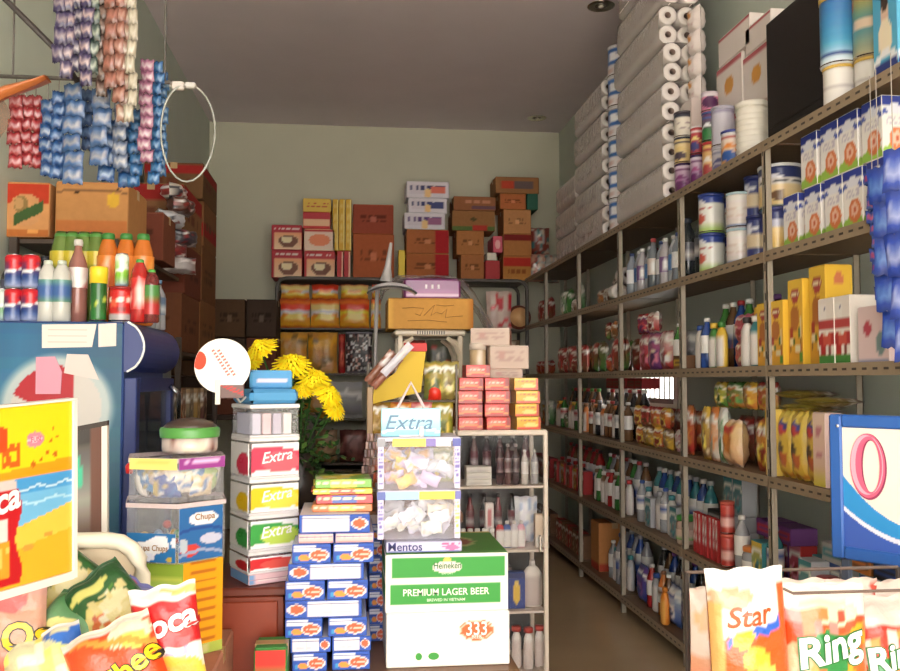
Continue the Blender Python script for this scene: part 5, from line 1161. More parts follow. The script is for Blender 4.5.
def gumbox(y0, y1, label, c, c2, word, first=False, base=None):
    z0 = gz(y1) if base is None else base; h = gz(y0)-z0-.001
    t = thing('gum_display_box', label, 'display box', (GX, 3.12, z0), GR, 'clear boxes of the gum column')
    w2 = GWd/2
    M().box((-w2, -w2, 0), (w2, w2, h), (226, 226, 232), .005).build('clear_case', CLEAR, t)
    M().box((-w2-.003, -w2-.003, h-.014), (w2+.003, w2+.003, h), (232, 226, 226), .003).build('lid', PLAST, t)
    M().box((-w2-.001, -w2-.001, 0), (w2+.001, w2+.001, .006), (226, 220, 222)).build('tray', PLAST, t)
    if word is not None:
        hh_ = h-.028
        cp = P((244, 238, 238), Sw(.42, .16, .30, c, 1.0), El(.3, .55, .5, .36, c), El(.62, .42, .42, .34, c2), R(0, .92, 1, 1, (236, 236, 240)))
        M().box((-w2+.004, -w2-.0045, .008), (w2-.002, -w2-.0015, .008+hh_), c, 0, {'f': cp}, (22, 14)).build('front_card', GLOSS, t)
        M().box((-w2-.0045, -w2+.004, .008), (-w2-.0015, w2-.004, .008+hh_), (240, 234, 232), 0, {'l': P((240, 234, 232), El(.75, .35, .4, .35, c))}, (16, 12)).build('side_card', GLOSS, t)
        if word:
            letters(word, .052, (246, 240, 240), flat_letters(.004, -w2-.0056, h*.52, .12), t, .012, .35)
            letters(word[:2], .042, c, lambda x, y: (-w2-.0056, -(x)-.02, h*.45+y), t, .01, .3)
        for k in range(5): M().box((-w2+.02+k*.027, -w2+.02, .008), (-w2+.042+k*.027, w2-.02, hh_*.8), c2 if k % 2 else c, .002).build('gum_pack', GLOSS, t)
    else:
        for k in range(4): M().box((-w2+.012+k*.037, -w2+.012, .008), (-w2+.042+k*.037, w2-.012, h*.72), ((200, 196, 216), (230, 190, 196), (190, 180, 200), (236, 226, 226))[k], .002).build('gum_pack', GLOSS, t)
    return z0+h+.001
t = thing('flat_pack', 'pink and blue flat pack under the gum column on the wooden cabinet', 'packet', (GX, 3.12, rz_+.001), GR)
M().box((-GWd/2, -GWd/2, 0), (GWd/2, GWd/2, .036), (226, 190, 196), .003, {'f': P((230, 190, 196), R(0, 0, .12, 1, (120, 160, 206)), Ln(.2, .2, .9, .8, 2, (236, 220, 214))), 'l': (120, 160, 206)}, (14, 5)).build('pack_body', PAPER, t)
M().box((-GWd/2-.0012, -GWd/2-.0012, .016), (GWd/2, -GWd/2, .018), (190, 140, 150)).build('flap_seam', PAPER, t)
z = gumbox(550, 577, 'low red gum box at the foot of the gum column with orange side', (214, 44, 50), (226, 90, 80), '', base=rz_+.038)
z = gumbox(514, 547, 'green and white gum display box, second from bottom of the gum column', (60, 160, 70), (190, 214, 90), 'Extra', base=z)
z = gumbox(478, 514, 'yellow and white gum display box, third from bottom of the gum column', (240, 196, 30), (246, 214, 80), 'Extra', base=z)
z = gumbox(437, 478, 'red and white gum display box, second from top of the gum column', (226, 60, 90), (236, 96, 110), 'Extra', base=z)
z = gumbox(404, 437, 'clear topmost box of the gum column holding pale packs', (200, 200, 210), (226, 220, 226), None, base=z)
t = thing('blue_header', 'light blue raised header lid with white print topping the gum column', 'sign', (GX, 3.12, z), GR)
w2 = GWd/2
M().box((-w2, -w2, 0), (w2, w2, .05), (80, 150, 200), .012).build('lid', PLAST, t)
m = M().box((-w2+.03, -.01, .05), (w2+.01, .012, .115), (96, 170, 220), .014, {'f': P((90, 160, 214), R(.1, .3, .9, .55, (226, 216, 230)), Ln(.12, .32, .88, .5, 1, (80, 90, 170)))}, (14, 8)); m.build('sign_plate', PLAST, t)
# round sign on a stick
pc = WY(222.5, 366, 2.94)
t = thing('round_sign', 'round white paddle sign with orange spot and slanting red text on the gum column', 'sign', (pc.x, 2.94, pc.z-.0), (0, 0, 0))
def disc(r, cx, cz, y, c, th=.004, n=36, sq=1.0, clip=None):
    m = M(); f_, b_ = [], []
    for i in range(n):
        a = 2*PI*i/n; x, z2 = cx+r*math.cos(a)*sq, cz+r*math.sin(a)
        if clip and math.hypot(x, z2) > clip: k = clip/math.hypot(x, z2); x, z2 = x*k, z2*k
        f_.append((x, y, z2)); b_.append((x, y+th, z2))
    m.face(f_, c); m.face(b_[::-1], c)
    for i in range(n): j = (i+1) % n; m.face([f_[i], b_[i], b_[j], f_[j]], (190, 180, 176))
    return m
disc(.090, 0, 0, 0, (238, 230, 222)).build('sign_disc', PAPER, t)
disc(.030, -.074, .018, -.0012, (226, 60, 24), .001, 24, .75, .089).build('orange_spot', PAPER, t)
for k, (wd, dx, dz) in enumerate((('XIN CHAO', .018, .020), ('MOI BAN', .002, .008))):
    pass
for k in range(2):
    m = M(); rnd = random.Random(k)
    for j in range(9):
        a = -1.0; d = -.045+j*.0115; cx_ = .012+k*-.018; cz_ = .012
        x, z2 = cx_+d*math.cos(a)*1.0, cz_+d*math.sin(a)
        m.face([(x+.006*math.cos(a+1.57+q_)*1.0, -.0015, z2+.006*math.sin(a+1.57+q_)) for q_ in (.5, -.5, PI+.5, PI-.5)], (196, 110, 100))
    m.build('lettering', PAPER, t)
M().box((-.022, -.003, -.125), (-.006, .002, -.045), (232, 222, 206), .001).build('stick', PAPER, t)
M().box((-.006, -.004, -.105), (.07, .0015, -.062), (110, 84, 84), .002, {'f': P((112, 90, 88), Dg(.95, 1.08, (206, 50, 50), .8), Dg(1.2, 1.3, (206, 60, 60), .8))}, (14, 8)).build('clip', PAPER, t)
M().tube([(.03, .002, -.08), (.05, .06, -.12), (.07, .12, z-pc.z+.03)], .004, 6, (200, 196, 190)).build('bracket', PLAST, t)

# ================================================================== CHEWY SWEET DISPLAYS (left)
cx0, cx1 = WY(112, 640, 2.6).x, WY(231, 640, 2.9).x
zcar = WY(215, 632, 2.93).z
carton('brown cardboard carton carrying the sweet displays, beside the wooden cabinet', (Vector(((cx0+cx1)/2, 2.75, 0)), cx1-cx0, .42, zcar), (180, 120, 96), kraft((176, 116, 90), 2), None, 'cartons on the floor')
HXx, HXy = WY(174, 560, 2.76).x, 2.78
def hexpts(s, a0=-18):
    out = []
    for k in range(6):
        a = math.radians(a0-30+60*k); out.append((s*math.sin(a), -s*math.cos(a)))
    return out
def hexprism(m, s, z0, z1, c, a0=-18, cap=True):
    p = hexpts(s, a0)
    for k in range(6):
        a, b = p[k], p[(k+1) % 6]; m.face([(a[0], a[1], z0), (b[0], b[1], z0), (b[0], b[1], z1), (a[0], a[1], z1)], c)
    if cap: m.face([(x, y, z1) for x, y in p], c); m.face([(x, y, z0) for x, y in reversed(p)], c)
    return m
def hexcard(s, k, z0, z1, paint, res, u0=0, u1=1, off=.002, a0=-18):
    p = hexpts(s+off, a0); a, b = Vector(p[k]), Vector(p[(k+1) % 6]); A = a.lerp(b, u0); B = a.lerp(b, u1)
    m = M(); m.panel((A.x, A.y, z0), (B.x-A.x, B.y-A.y, 0), (0, 0, z1-z0), res[0], res[1], paint)
    n = Vector((B.y-A.y, -(B.x-A.x))).normalized()*-.0015
    m.face([(B.x+n.x, B.y+n.y, z0), (A.x+n.x, A.y+n.y, z0), (A.x+n.x, A.y+n.y, z1), (B.x+n.x, B.y+n.y, z1)], (220, 220, 220))
    return m
def hexmap(s, k, zc, off=.0045, a0=-18, du=.5):
    p = hexpts(s+off, a0); a, b = Vector(p[k]), Vector(p[(k+1) % 6]); c = a.lerp(b, du); d = (b-a).normalized()
    return lambda x, y: (c.x+d.x*x, c.y+d.y*x, zc+y)
s0 = .135
hz = [zcar+.002, WY(175, 563, 2.65).z, WY(175, 502, 2.65).z, WY(175, 457, 2.65).z]
t = thing('sweet_stand', 'green and yellow six sided card stand under the clear lollipop box', 'display stand', (HXx+.02, HXy, hz[0]), 0)
h = hz[1]-hz[0]-.001
hexprism(M(), s0-.004, 0, h, (206, 180, 50)).build('stand_body', PAPER, t)
gp = P((150, 180, 60), R(.12, .1, .95, .86, (200, 210, 90)), R(.18, .14, .9, .80, (170, 200, 90)), R(.22, .55, .86, .72, (120, 160, 60)), Ln(.3, .15, .8, .5, 4, (190, 160, 70)))
hexcard(s0-.003, 0, .004, h-.004, gp, (20, 24)).build('front_card', PAPER, t); hexcard(s0-.003, 5, .004, h-.004, P((200, 190, 50)), (2, 2)).build('left_card', PAPER, t)
def yellowcard(u, v):
    r = (v*8.5) % 1
    if .3 < r < .62 and .2 < u < .85: return (190, 104, 14)
    return (236, 160, 6)
hexcard(s0-.003, 1, .03, h-.002, yellowcard, (14, 50)).build('right_card', PAPER, t)
hexcard(s0-.0025, 1, .0, .03, P((176, 190, 80), El(.5, .5, .2, .4, (206, 200, 130))), (10, 5)).build('foot_card', PAPER, t)
def clearhex(z0, z1, label, s, grp):
    t = thing('clear_sweet_box', label, 'display box', (HXx, HXy, z0), 0, grp); h = z1-z0-.002
    hexprism(M(), s, 0, h-.012, (226, 226, 232)).build('clear_case', CLEAR, t)
    m = M(); hexprism(m, s+.004, h-.012, h, (206, 190, 190)); m.build('lid', CLEAR, t)
    m = M(); hexprism(m, s+.004, h-.014, h-.001, (220, 200, 200), cap=False); m.build('lid_rim', PLAST, t)
    return t, h
t, h = clearhex(hz[1], hz[2], 'lower clear six sided lollipop box with blue cloud print card', .160, 'clear six sided sweet boxes')
cl_ = P((36, 110, 170), El(.42, .45, .30, .22, (236, 236, 240)), El(.62, .58, .26, .26, (236, 236, 240)), El(.68, .78, .16, .16, (236, 236, 240)), El(.3, .5, .14, .2, (236, 236, 240)), El(.42, .18, .16, .14, (220, 220, 236)), El(.97, .7, .06, .18, (240, 240, 244)), El(.88, .12, .06, .08, (200, 170, 60)))
hexcard(.160, 0, .004, h*.50, cl_, (34, 18), .02, .97).build('front_card', PAPER, t)
letters('Chupa Chups', .024, (150, 100, 30), hexmap(.160, 0, h*.26, .0062, du=.50), t, .012, .1, sx=.82)
cr_ = P((40, 100, 160), El(.55, .78, .34, .13, (230, 228, 232)), El(.72, .38, .26, .1, (190, 190, 210)), El(.25, .2, .22, .12, (206, 60, 50)), El(.1, .3, .1, .14, (180, 190, 200)), Sw(.1, .08, .03, (150, 160, 190)), Sw(.55, .06, .03, (30, 70, 140)))
hexcard(.160, 1, .004, h-.016, cr_, (24, 34), .04, .94).build('side_card', PAPER, t)
letters('Chupa', .026, (150, 100, 30), hexmap(.160, 1, h*.74, .0062, du=.55), t, .01)
lolc = ((200, 60, 60), (226, 170, 60), (90, 150, 90), (200, 120, 160), (120, 160, 200))
rnd = random.Random(3)
def lollies(t, h, n, rr):
    for k in range(n):
        a = rnd.uniform(0, 2*PI); r = rr*math.sqrt(rnd.random()); z0 = rnd.uniform(.03, h*.5)
        m = M().lathe([(.002, -.014), (.011, -.008), (.014, 0), (.010, .009), (.003, .013)], 8, rnd.choice(lolc)); m.tube([(0, 0, -.012), (.01, .0, -.05 if z0 > .06 else -.025)], .002, 4, (236, 232, 226))
        o = m.build('lollipop', GLOSS, t, True); o.location = (r*math.sin(a), -r*math.cos(a), max(z0, .055 if z0 > .06 else .03))
lollies(t, h, 26, .10)
t, h = clearhex(hz[2], hz[3], 'upper clear six sided sweet box with yellow and purple rim strips', .155, 'clear six sided sweet boxes')
hexcard(.155, 0, h-.034, h-.002, P((240, 216, 120), Ln(.1, .3, .9, .7, 1, (226, 196, 100))), (10, 3), .04, .98, .006).build('yellow_strip', PAPER, t)
hexcard(.155, 1, h-.034, h-.002, P((150, 60, 140), Ln(.1, .3, .9, .8, 1, (226, 190, 226))), (12, 3), .02, .98, .006).build('purple_strip', PAPER, t)
for k in range(9):
    c = ((236, 226, 220), (90, 140, 190), (190, 170, 160), (60, 80, 150), (226, 214, 200), (120, 160, 200), (226, 200, 160), (170, 190, 120), (230, 226, 230))[k]
    m, T = pillow(.085, .075, .03, P(c, Sp([(240, 236, 230), (80, 120, 180), (200, 170, 90)], .4, 5, 5, k)), k, 6, 6, c)
    o = m.build('sweet_packet', FOIL, t, True); a = -1.1+k*.33; o.location = (.10*math.sin(a), -.10*math.cos(a)+.02, .008+.012*(k % 3)); o.rotation_euler = (.2, 0, a)
M().lathe([(.01, 0), (.012, .022), (.006, .03)], 10, (200, 30, 30), (-.13, -.04, .075)).build('red_clip', PLAST, t, True)
jp = WY(190, 441, 2.84)
t = thing('sweet_jar', 'round clear sweet jar with green rim and dark domed lid on the upper box', 'jar', (jp.x, 2.84, hz[3]+.001))
jh = WY(190, 430, 2.84).z-hz[3]
M().lathe([(.080, 0), (.084, .01), (.084, jh-.02)], 28, P((214, 196, 186), R(.0, .1, .2, .9, (236, 226, 200)), Sp([(120, 60, 50), (236, 226, 220), (200, 170, 160)], .5, 24, 5, 2)), caps=True).build('jar_body', GLOSS, t, True)
M().lathe([(.090, jh-.022), (.092, jh), (.088, jh+.008), (.07, jh+.012)], 28, (84, 150, 70), caps=False).build('green_rim', PLAST, t, True)
M().lathe([(.086, jh+.006), (.07, jh+.022), (.04, jh+.034), (.01, jh+.038)], 24, (70, 54, 46)).build('lid', PLAST, t, True)

# ================================================================== BENCH with toothpaste boxes and beer cartons
bxa, bxb = WY(281, 660, 2.95).x, WY(514, 660, 2.95).x
BT = WY(400, 668.5, 2.90).z
t = thing('low_bench', 'low wooden bench under the blue boxes and the beer cartons', 'bench', ((bxa+bxb)/2, 3.1, 0)); bw = bxb-bxa
M().box((-bw/2, -.26, BT-.03), (bw/2, .32, BT), (120, 86, 60), .004).build('bench_top', WOOD, t)
for sx in (-bw/2+.03, bw/2-.08):
    for sy in (-.22, .24): M().box((sx, sy, 0), (sx+.05, sy+.05, BT-.03), (104, 74, 52), .003).build('leg', WOOD, t)
bluec = (44, 84, 176)
def tpf(v_):
    if v_ == 'lip': return P((222, 186, 180), R(0, 0, 1, .2, (200, 150, 150)), Ln(.1, .3, .9, .8, 1, (230, 200, 196)))
    if v_ == 'end': return P(bluec, R(.04, .62, .62, .93, (226, 226, 236)), El(.70, .42, .27, .34, (240, 224, 220)), El(.70, .42, .22, .26, (232, 96, 60)), Ln(.55, .3, .88, .5, 1, (246, 210, 190)), El(.3, .28, .16, .16, (236, 150, 60)), El(.12, .24, .06, .12, (60, 150, 200)))
    return P((226, 218, 222), R(0, 0, 1, .08, bluec), R(0, .92, 1, 1, (120, 150, 210)), R(.0, .0, .28, 1, bluec), El(.14, .5, .12, .34, (240, 224, 220)), El(.14, .5, .09, .26, (232, 96, 60)), R(.97, 0, 1, 1, bluec), Ln(.5, .2, .9, .34, 1, (200, 196, 210)), R(.60, .1, .61, .9, (206, 200, 206)))
def tpbox(w_, d, h, kind, rev=False):
    def f():
        t = thing('toothpaste_box', '', 'box')
        p = tpf(kind)
        if rev: q_ = p; p = lambda u, v: q_(1-u, v)
        M().box((-w_/2, -d/2, 0), (w_/2, d/2, h), bluec, .002, {'f': p, 't': (206, 204, 220) if kind == 'end' else (226, 216, 220), 'l': (60, 100, 180), 'r': (56, 92, 176)}, (22, 12) if kind == 'end' else (40, 12)).build('box_body', PAPER, t)
        M().box((-w_/2+.004, -d/2-.0012, h-.012), (w_/2-.004, -d/2+.0005, h-.0105), (30, 60, 140)).build('flap_seam', PAPER, t)
        return t
    return f
YT = 2.90
lay = [(651.5, 670, [('end', 292, 327), ('end', 332, 370)]), (636, 651, [('longr', 290, 331), ('longr', 332, 371)]), (617, 636, [('end', 285, 322.5), ('end', 328, 367)]),
       (599, 616.5, [('long', 285, 362)]), (578.5, 598, [('end', 285, 325), ('end', 327, 368)]), (561, 578, [('long', 288, 364)]),
       (541, 560.5, [('end', 292, 331), ('end', 333, 374)]), (530, 540.5, [('lip', 298, 334), ('lip', 335, 374)]), (511, 529.5, [('longr', 299, 370)])]
z = BT+.001; LN_ = ['bottom', 'second', 'third', 'fourth', 'fifth', 'sixth', 'seventh', 'eighth', 'top']
HF = (WY(330, 511, YT).z-BT-.012)/(sum(b-a for a, b, _ in lay))
for li, (ya, yb, bs) in enumerate(lay):
    h = (yb-ya)*HF
    for bi, (k, xa, xb) in enumerate(bs):
        A, B = WY(xa, (ya+yb)/2, YT).x, WY(xb, (ya+yb)/2, YT).x; w_ = B-A-.001
        kind = {'end': 'end', 'long': 'long', 'longr': 'long', 'lip': 'lip'}[k]
        o = tpbox(w_, .30, h-.001, kind, k == 'longr')()
        o.location = ((A+B)/2, YT+.15, z); o.rotation_euler = (0, 0, 0)
        side = '' if len(bs) == 1 else (', left' if bi == 0 else ', right')
        o['label'] = f'{"blue" if kind == "end" else ("pale pink" if kind == "lip" else "white and blue")} toothpaste box, {LN_[li]} layer of the front stack{side}'; o['group'] = 'toothpaste boxes stacked on the bench'
    z += h
ztb = z
# books and packs on the blue stack
pks = [(313, 373, 503.5, 511, (214, 120, 70), 'orange flat pack, lowest on the toothpaste stack', .20), (316, 373, 494, 503, (196, 60, 70), 'red and blue flat pack, second on the toothpaste stack', .18), (312, 372, 487.5, 493.5, (226, 200, 60), 'yellow flat pack, third on the toothpaste stack', .17), (314, 371, 478, 487, (110, 170, 60), 'green and yellow flat pack, topmost on the toothpaste stack', .16)]
for i, (xa, xb, ya, yb, c, lb, d) in enumerate(pks):
    h = (yb-ya)/880*2.95; A, B = WY(xa, 495, YT+.05).x, WY(xb, 495, YT+.05).x
    t = thing('flat_pack', lb, 'packet', ((A+B)/2, YT+.15, z+.0005), .02*(i-1), 'flat packs on the toothpaste stack')
    c2 = ((236, 190, 90), (60, 90, 170), (200, 70, 50), (236, 214, 70))[i]
    M().box(((A-B)/2, -d/2, 0), ((B-A)/2, d/2, h-.001), c, .002, {'f': P(c, R(.3, .0, .7, 1, c2), Ln(.05, .2, .9, .8, 1, (236, 220, 180))), 't': P(c, R(.1, .1, .6, .8, c2), Sp([c2, (236, 230, 200)], .4, 8, 6, i))}, (20, 6)).build('pack_body', GLOSS, t)
    M().box(((A-B)/2-.006, -d/2+.01, h*.4), ((A-B)/2, d/2-.01, h*.4+.002), c2).build('crimp', FOIL, t)
    z += h
# second column of white blue boxes to the right, behind
zc2 = BT+.001
for i in range(7):
    A, B = WY(364, 580, 3.06).x, WY(383, 580, 3.06).x
    inst(('tpr'), tpbox(B-A, .22, .058, 'end'), (WY(378, 580, 3.06).x+.004, 3.315, zc2), 0, f'blue toothpaste box in the narrow rear column beside beer cartons, {ORD[i]} from bottom', 'toothpaste boxes in the rear column'); zc2 += .0595
# green pack by the bench
f = fit(268, 286, 640, 672, 2.80, .12)
carton('green and red flat carton on the floor left of the blue boxes', (Vector((WY(272, 660, 2.86).x, 2.86, 0)), .10, .12, WY(272, 642, 2.86).z), (60, 130, 60), P((70, 140, 60), R(0, .9, 1, 1, (206, 50, 40)), R(0, .7, 1, .8, (196, 60, 40))), None, mt=PAPER, res=(6, 14))

# beer cartons
BX0, BX1 = WY(386.5, 600, 2.90).x, WY(509.5, 600, 2.90).x; bwid = BX1-BX0; bcx = (BX0+BX1)/2
zl = WY(450, 611.5, 2.90).z; zu = WY(450, 552.5, 2.90).z
GRNB = (56, 150, 60)
t = thing('beer_carton', 'white beer carton with orange oval emblem, lower of two beside glass cabinet', 'carton', (bcx, 3.09, BT+.001), 0, 'beer cartons on the bench')
h1 = zl-BT-.003
bf = P((238, 232, 224), El(.73, .66, .145, .20, (226, 110, 60)), El(.73, .66, .135, .185, (240, 200, 170)), El(.73, .66, .125, .165, (224, 100, 50)))
M().box((-bwid/2, -.19, 0), (bwid/2, .20, h1), (236, 230, 222), .003, {'f': bf, 'l': (232, 226, 218)}, (60, 30)).build('carton_body', PAPER, t)
letters('333', .062, (246, 236, 226), flat_letters(bwid*.23, -.1915, h1*.67), t, .012, 0, sx=.8)
letters('BEER', .016, (246, 236, 226), flat_letters(bwid*.23, -.1915, h1*.53), t, .006)
for px_, rx_ in ((-.24, .011), (-.12, .018)):
    o = disc(.012, 0, 0, 0, (60, 150, 60), .0012, 14, rx_/.012).build('green_mark', PAPER, t); o.location = (bwid*px_, -.1915, h1*.20)
M().box((-bwid/2+.004, -.188, h1), (bwid/2-.004, .198, h1+.0015), (226, 220, 210)).build('top_flap', PAPER, t)
t = thing('beer_carton', 'green and white lager beer carton with green top, upper of two beside glass cabinet', 'carton', (bcx-.004, 3.095, zl-.0005), 0, 'beer cartons on the bench')
h2 = zu-zl-.001
bu = P((240, 236, 230), R(.05, .60, .975, .96, GRNB), R(.03, .13, .945, .49, GRNB), El(.50, .80, .12, .07, (226, 214, 206)), El(.50, .80, .10, .045, (60, 130, 60)), El(.5, .90, .04, .04, (226, 190, 90)), El(.5, .78, .28, .18, (80, 170, 76)) if False else (lambda u, v: None))
bu = P((240, 236, 230), R(.05, .60, .975, .96, GRNB), R(.03, .13, .945, .49, GRNB), El(.50, .78, .125, .10, (230, 218, 210)), El(.5, .91, .035, .04, (230, 190, 90)))
M().box((-bwid/2, -.195, 0), (bwid/2, .205, h2-.002), (238, 232, 226), .003, {'f': bu, 'l': P((236, 232, 226), R(0, .13, 1, .49, GRNB), R(0, .6, 1, .96, GRNB)), 'r': P((236, 232, 226), R(0, .13, 1, .49, GRNB))}, (80, 36)).build('carton_body', PAPER, t)
letters('Heineken', .030, (40, 110, 50), flat_letters(0, -.1966, h2*.785), t, .010, .05, sx=.8)
letters('EXPORT', .010, (226, 236, 216), flat_letters(0, -.1966, h2*.655), t, .006)
letters('PREMIUM LAGER BEER', .031, (238, 240, 226), flat_letters(-.004, -.1966, h2*.335), t, .010, 0, sx=.93)
letters('BREWED IN VIETNAM', .013, (226, 236, 216), flat_letters(-.004, -.1966, h2*.205), t, .004)
tp = P((50, 116, 44), El(.68, .5, .12, .22, (150, 160, 110)), El(.68, .5, .09, .14, (120, 50, 40)), R(0, .02, 1, .05, (90, 150, 80)), R(0, .95, 1, 1, (200, 180, 120)))
M().box((-bwid/2+.002, -.193, h2-.002), (bwid/2-.002, .203, h2), (50, 116, 44), .0005, {'t': tp}, (30, 24)).build('green_top', PAPER, t)
# flat mint packs on top
zb_ = zu
A, B = WY(386, 548, 2.91).x, WY(462, 548, 2.91).x; hm = WY(420, 541.5, 2.91).z-zb_
t = thing('mint_pack', 'pale blue and pink flat mint pack under the clear candy boxes', 'packet', ((A+B)/2, 3.02, zb_+.0005))
mp = P((190, 186, 216), R(0, 0, 1, .12, (90, 110, 180)), R(.47, .1, .72, .95, (206, 206, 230)), Ln(.74, .3, .98, .9, 2, (214, 70, 130)), El(.88, .4, .1, .3, (220, 90, 150)))
M().box(((A-B)/2, -.11, 0), ((B-A)/2, .13, hm-.001), (180, 180, 210), .003, {'f': mp}, (40, 8)).build('pack_body', GLOSS, t)
M().box(((A-B)/2+.01, -.1115, .002), ((B-A)/2-.01, -.1105, .004), (90, 110, 180)).build('crimp', FOIL, t)
letters('Mentos', .038, (56, 56, 116), flat_letters((A-B)*.25, -.112, hm*.5), t, .012, 0, sx=1.0)
# two clear candy boxes
zc3 = zb_+hm+.001
A, B = WY(377, 515, 2.93).x, WY(461, 515, 2.93).x; aw = B-A; acx = (A+B)/2
hA = WY(420, 490, 2.93).z-zc3-.001; hB = WY(420, 437, 2.93).z-WY(420, 490, 2.93).z-.001
for j, (h, z0_, lb, strips) in enumerate(((hA, zc3, 'lower clear candy box with pale blue and yellow rim strip', ((0, .1, (60, 80, 160)), (.1, .5, (150, 190, 230)), (.5, .93, (246, 206, 40)), (.93, 1, (90, 90, 170)))), (hB, zc3+hA+.001, 'upper clear candy box with yellow, white and blue rim strip', ((0, .1, (130, 130, 140)), (.18, .58, (246, 216, 50)), (.58, .7, (110, 90, 170)), (.7, .88, (236, 236, 240)), (.9, 1, (40, 50, 150)))))):
    t = thing('clear_candy_box', lb, 'display box', (acx, 3.05, z0_), 0, 'clear candy boxes on the beer carton')
    w2 = aw/2
    M().box((-w2+.003, -.115, 0), (w2-.003, .12, h-.012), (226, 222, 236), .004).build('clear_case', CLEAR, t)
    M().box((-w2, -.12, h-.014), (w2, .125, h), (210, 206, 226), .003).build('lid', PLAST, t)
    m = M()
    for a, b, c in strips: m.box((-w2+aw*a, -.1225, h-.030), (-w2+aw*b-.001, -.1155, h-.004), c)
    m.build('rim_strip', GLOSS, t)
    for sx in (-1, 1):
        M().box((sx*(w2-.012)-.010, -.118, .004), (sx*(w2-.012)+.010, -.1145, h-.03), (206, 200, 224), .001, {'f': P((210, 204, 228), Ln(.1, .05, .9, .95, 9, (236, 190, 90) if sx > 0 and j == 0 else (120, 110, 180)))}, (6, 24)).build('corner_card', PAPER, t)
    rnd = random.Random(j+5)
    pal = ((240, 238, 244), (228, 222, 240), (236, 234, 240), (246, 240, 220), (240, 236, 246), (236, 220, 200)) if j == 0 else ((226, 220, 240), (190, 176, 220), (246, 214, 90), (236, 236, 244), (214, 190, 226), (236, 180, 110))
    for k in range(26):
        c = pal[rnd.randrange(6)]
        m, T = pillow(.07, .04, .022, P(c, El(.5, .5, .3, .3, pal[rnd.randrange(6)])), k, 5, 4, c)
        o = m.build('candy', GLOSS, t, True); o.location = (rnd.uniform(-w2+.05, w2-.05), rnd.uniform(-.085, .06), .005+.9*(h-.075)*(k/26)); o.rotation_euler = (rnd.uniform(-.3, .3), rnd.uniform(-.7, .7), rnd.uniform(-.3, .3))
zx = zc3+hA+hB+.002
A, B = WY(381, 420, 2.95).x, WY(440.5, 420, 2.95).x; hx = WY(410, 408, 2.95).z-zx
t = thing('gum_sign', 'pale blue rounded gum sign with wire hanger on the clear candy boxes', 'sign', ((A+B)/2, 2.95, zx)); w2 = (B-A)/2
M().box((-w2, -.004, .0), (w2, .006, hx), (150, 206, 226), .003, {'f': P(Gr((110, 190, 226), (200, 226, 230)), R(.05, .82, .95, .9, (170, 214, 226)), Sw(.15, .15, .04, (226, 240, 244)))}, (20, 14)).build('sign_plate', GLOSS, t)
letters('Extra', .068, (96, 130, 160), flat_letters(-.01, -.0052, hx*.48), t, .004, .3, sx=1.1)
M().tube([(-.045, .001, hx), (.0, .001, hx+.085), (.045, .001, hx)], .0055, 8, (214, 196, 200)).build('wire_hanger', PLAST, t)
M().box((-.04, -.01, .0), (.04, .02, .006), (220, 220, 226), .002).build('base', PLAST, t)
M().lathe([(.008, .0), (.009, .02), (.006, .035)], 10, (232, 232, 236), (w2*.35, -.012, .0)).build('clip', PLAST, t, True)

# ================================================================== FRONT LEFT: chair with snack bags, poster boards
t = thing('plastic_chair', 'white plastic chair with rounded back, heaped with snack bags', 'chair', (-.74, 2.28, 0))
CWH = (238, 226, 204)
top = WY(110, 537, 2.45).z; xr = WY(141, 590, 2.45).x+.74; xl = -.27
def brim(z0, r):
    pts = [(xl, .17, z0), (xl, .18, top-.10)]
    pts += [(xl+.09*(1-math.cos(a)), .18, top-.10+.09*math.sin(a)) for a in (.4, .8, 1.2, 1.57)]
    q = [(xr-(x-xl), y, z) for x, y, z in reversed(pts)]
    return pts+q
back = brim(.50, .02)
M().tube(back, [.022]*len(back), 10, CWH).build('back_frame', PLAST, t, True)
m = M(); f_ = [(x, .185, z) for x, y, z in back]; b_ = [(x, .197, z) for x, y, z in back]
m.face(f_, (228, 206, 176)); m.face(b_[::-1], (228, 206, 176)); m.build('backrest', PLAST, t)
M().box((xl, -.30, .46), (xr, .20, .50), CWH, .015).build('seat', PLAST, t)
for sx in (xl+.02, xr-.02):
    for sy in (-.27, .17): M().tube([(sx, sy, .47), (sx+(.03 if sx > 0 else -.03), sy+(.03 if sy > 0 else -.03), 0)], [.026, .02], 8, CWH).build('leg', PLAST, t)
for sx in (xl, xr): M().tube([(sx, .18, .74), (sx, .0, .73), (sx, -.22, .72), (sx, -.26, .62), (sx, -.26, .48)], .02, 8, CWH).build('armrest', PLAST, t, True)

SN = 'snack bags heaped on the white chair'; DIM[0] = .92
def bag(label, px, py, Y, w_, h_, roll, tilt, paint, seed, nm='snack_bag', crimp=(226, 214, 206), lets=(), yaw=0.0, grp=SN, thick=.07, res=(30, 38)):
    t = thing(nm, label, 'snack bag', (0, 0, 0), 0, grp)
    m, T = pillow(w_, h_, thick, paint, seed, res[0], res[1], crimp)
    m.build('bag_body', FOIL, t, True)
    for (txt, size, c, cx, cz, ang, bold, sh, outl) in lets:
        if outl: letters(txt, size, outl, bag_letters(T, w_, h_, cx, cz, ang), t, bold+.035, sh, 'lettering_outline', mt=GLOSS)
        fn0 = bag_letters(T, w_, h_, cx, cz, ang)
        letters(txt, size, c, (lambda x, y, f0=fn0: (f0(x, y)[0], f0(x, y)[1]-.0012, f0(x, y)[2])), t, bold, sh, mt=GLOSS)
    mt_ = Matrix.Rotation(yaw, 4, 'Z') @ Matrix.Rotation(tilt, 4, 'X') @ Matrix.Rotation(-roll, 4, 'Y')
    c = mt_ @ Vector((0, 0, h_/2)); p = WY(px, py, Y)
    t.rotation_euler = mt_.to_euler(); t.location = p-c
    return t
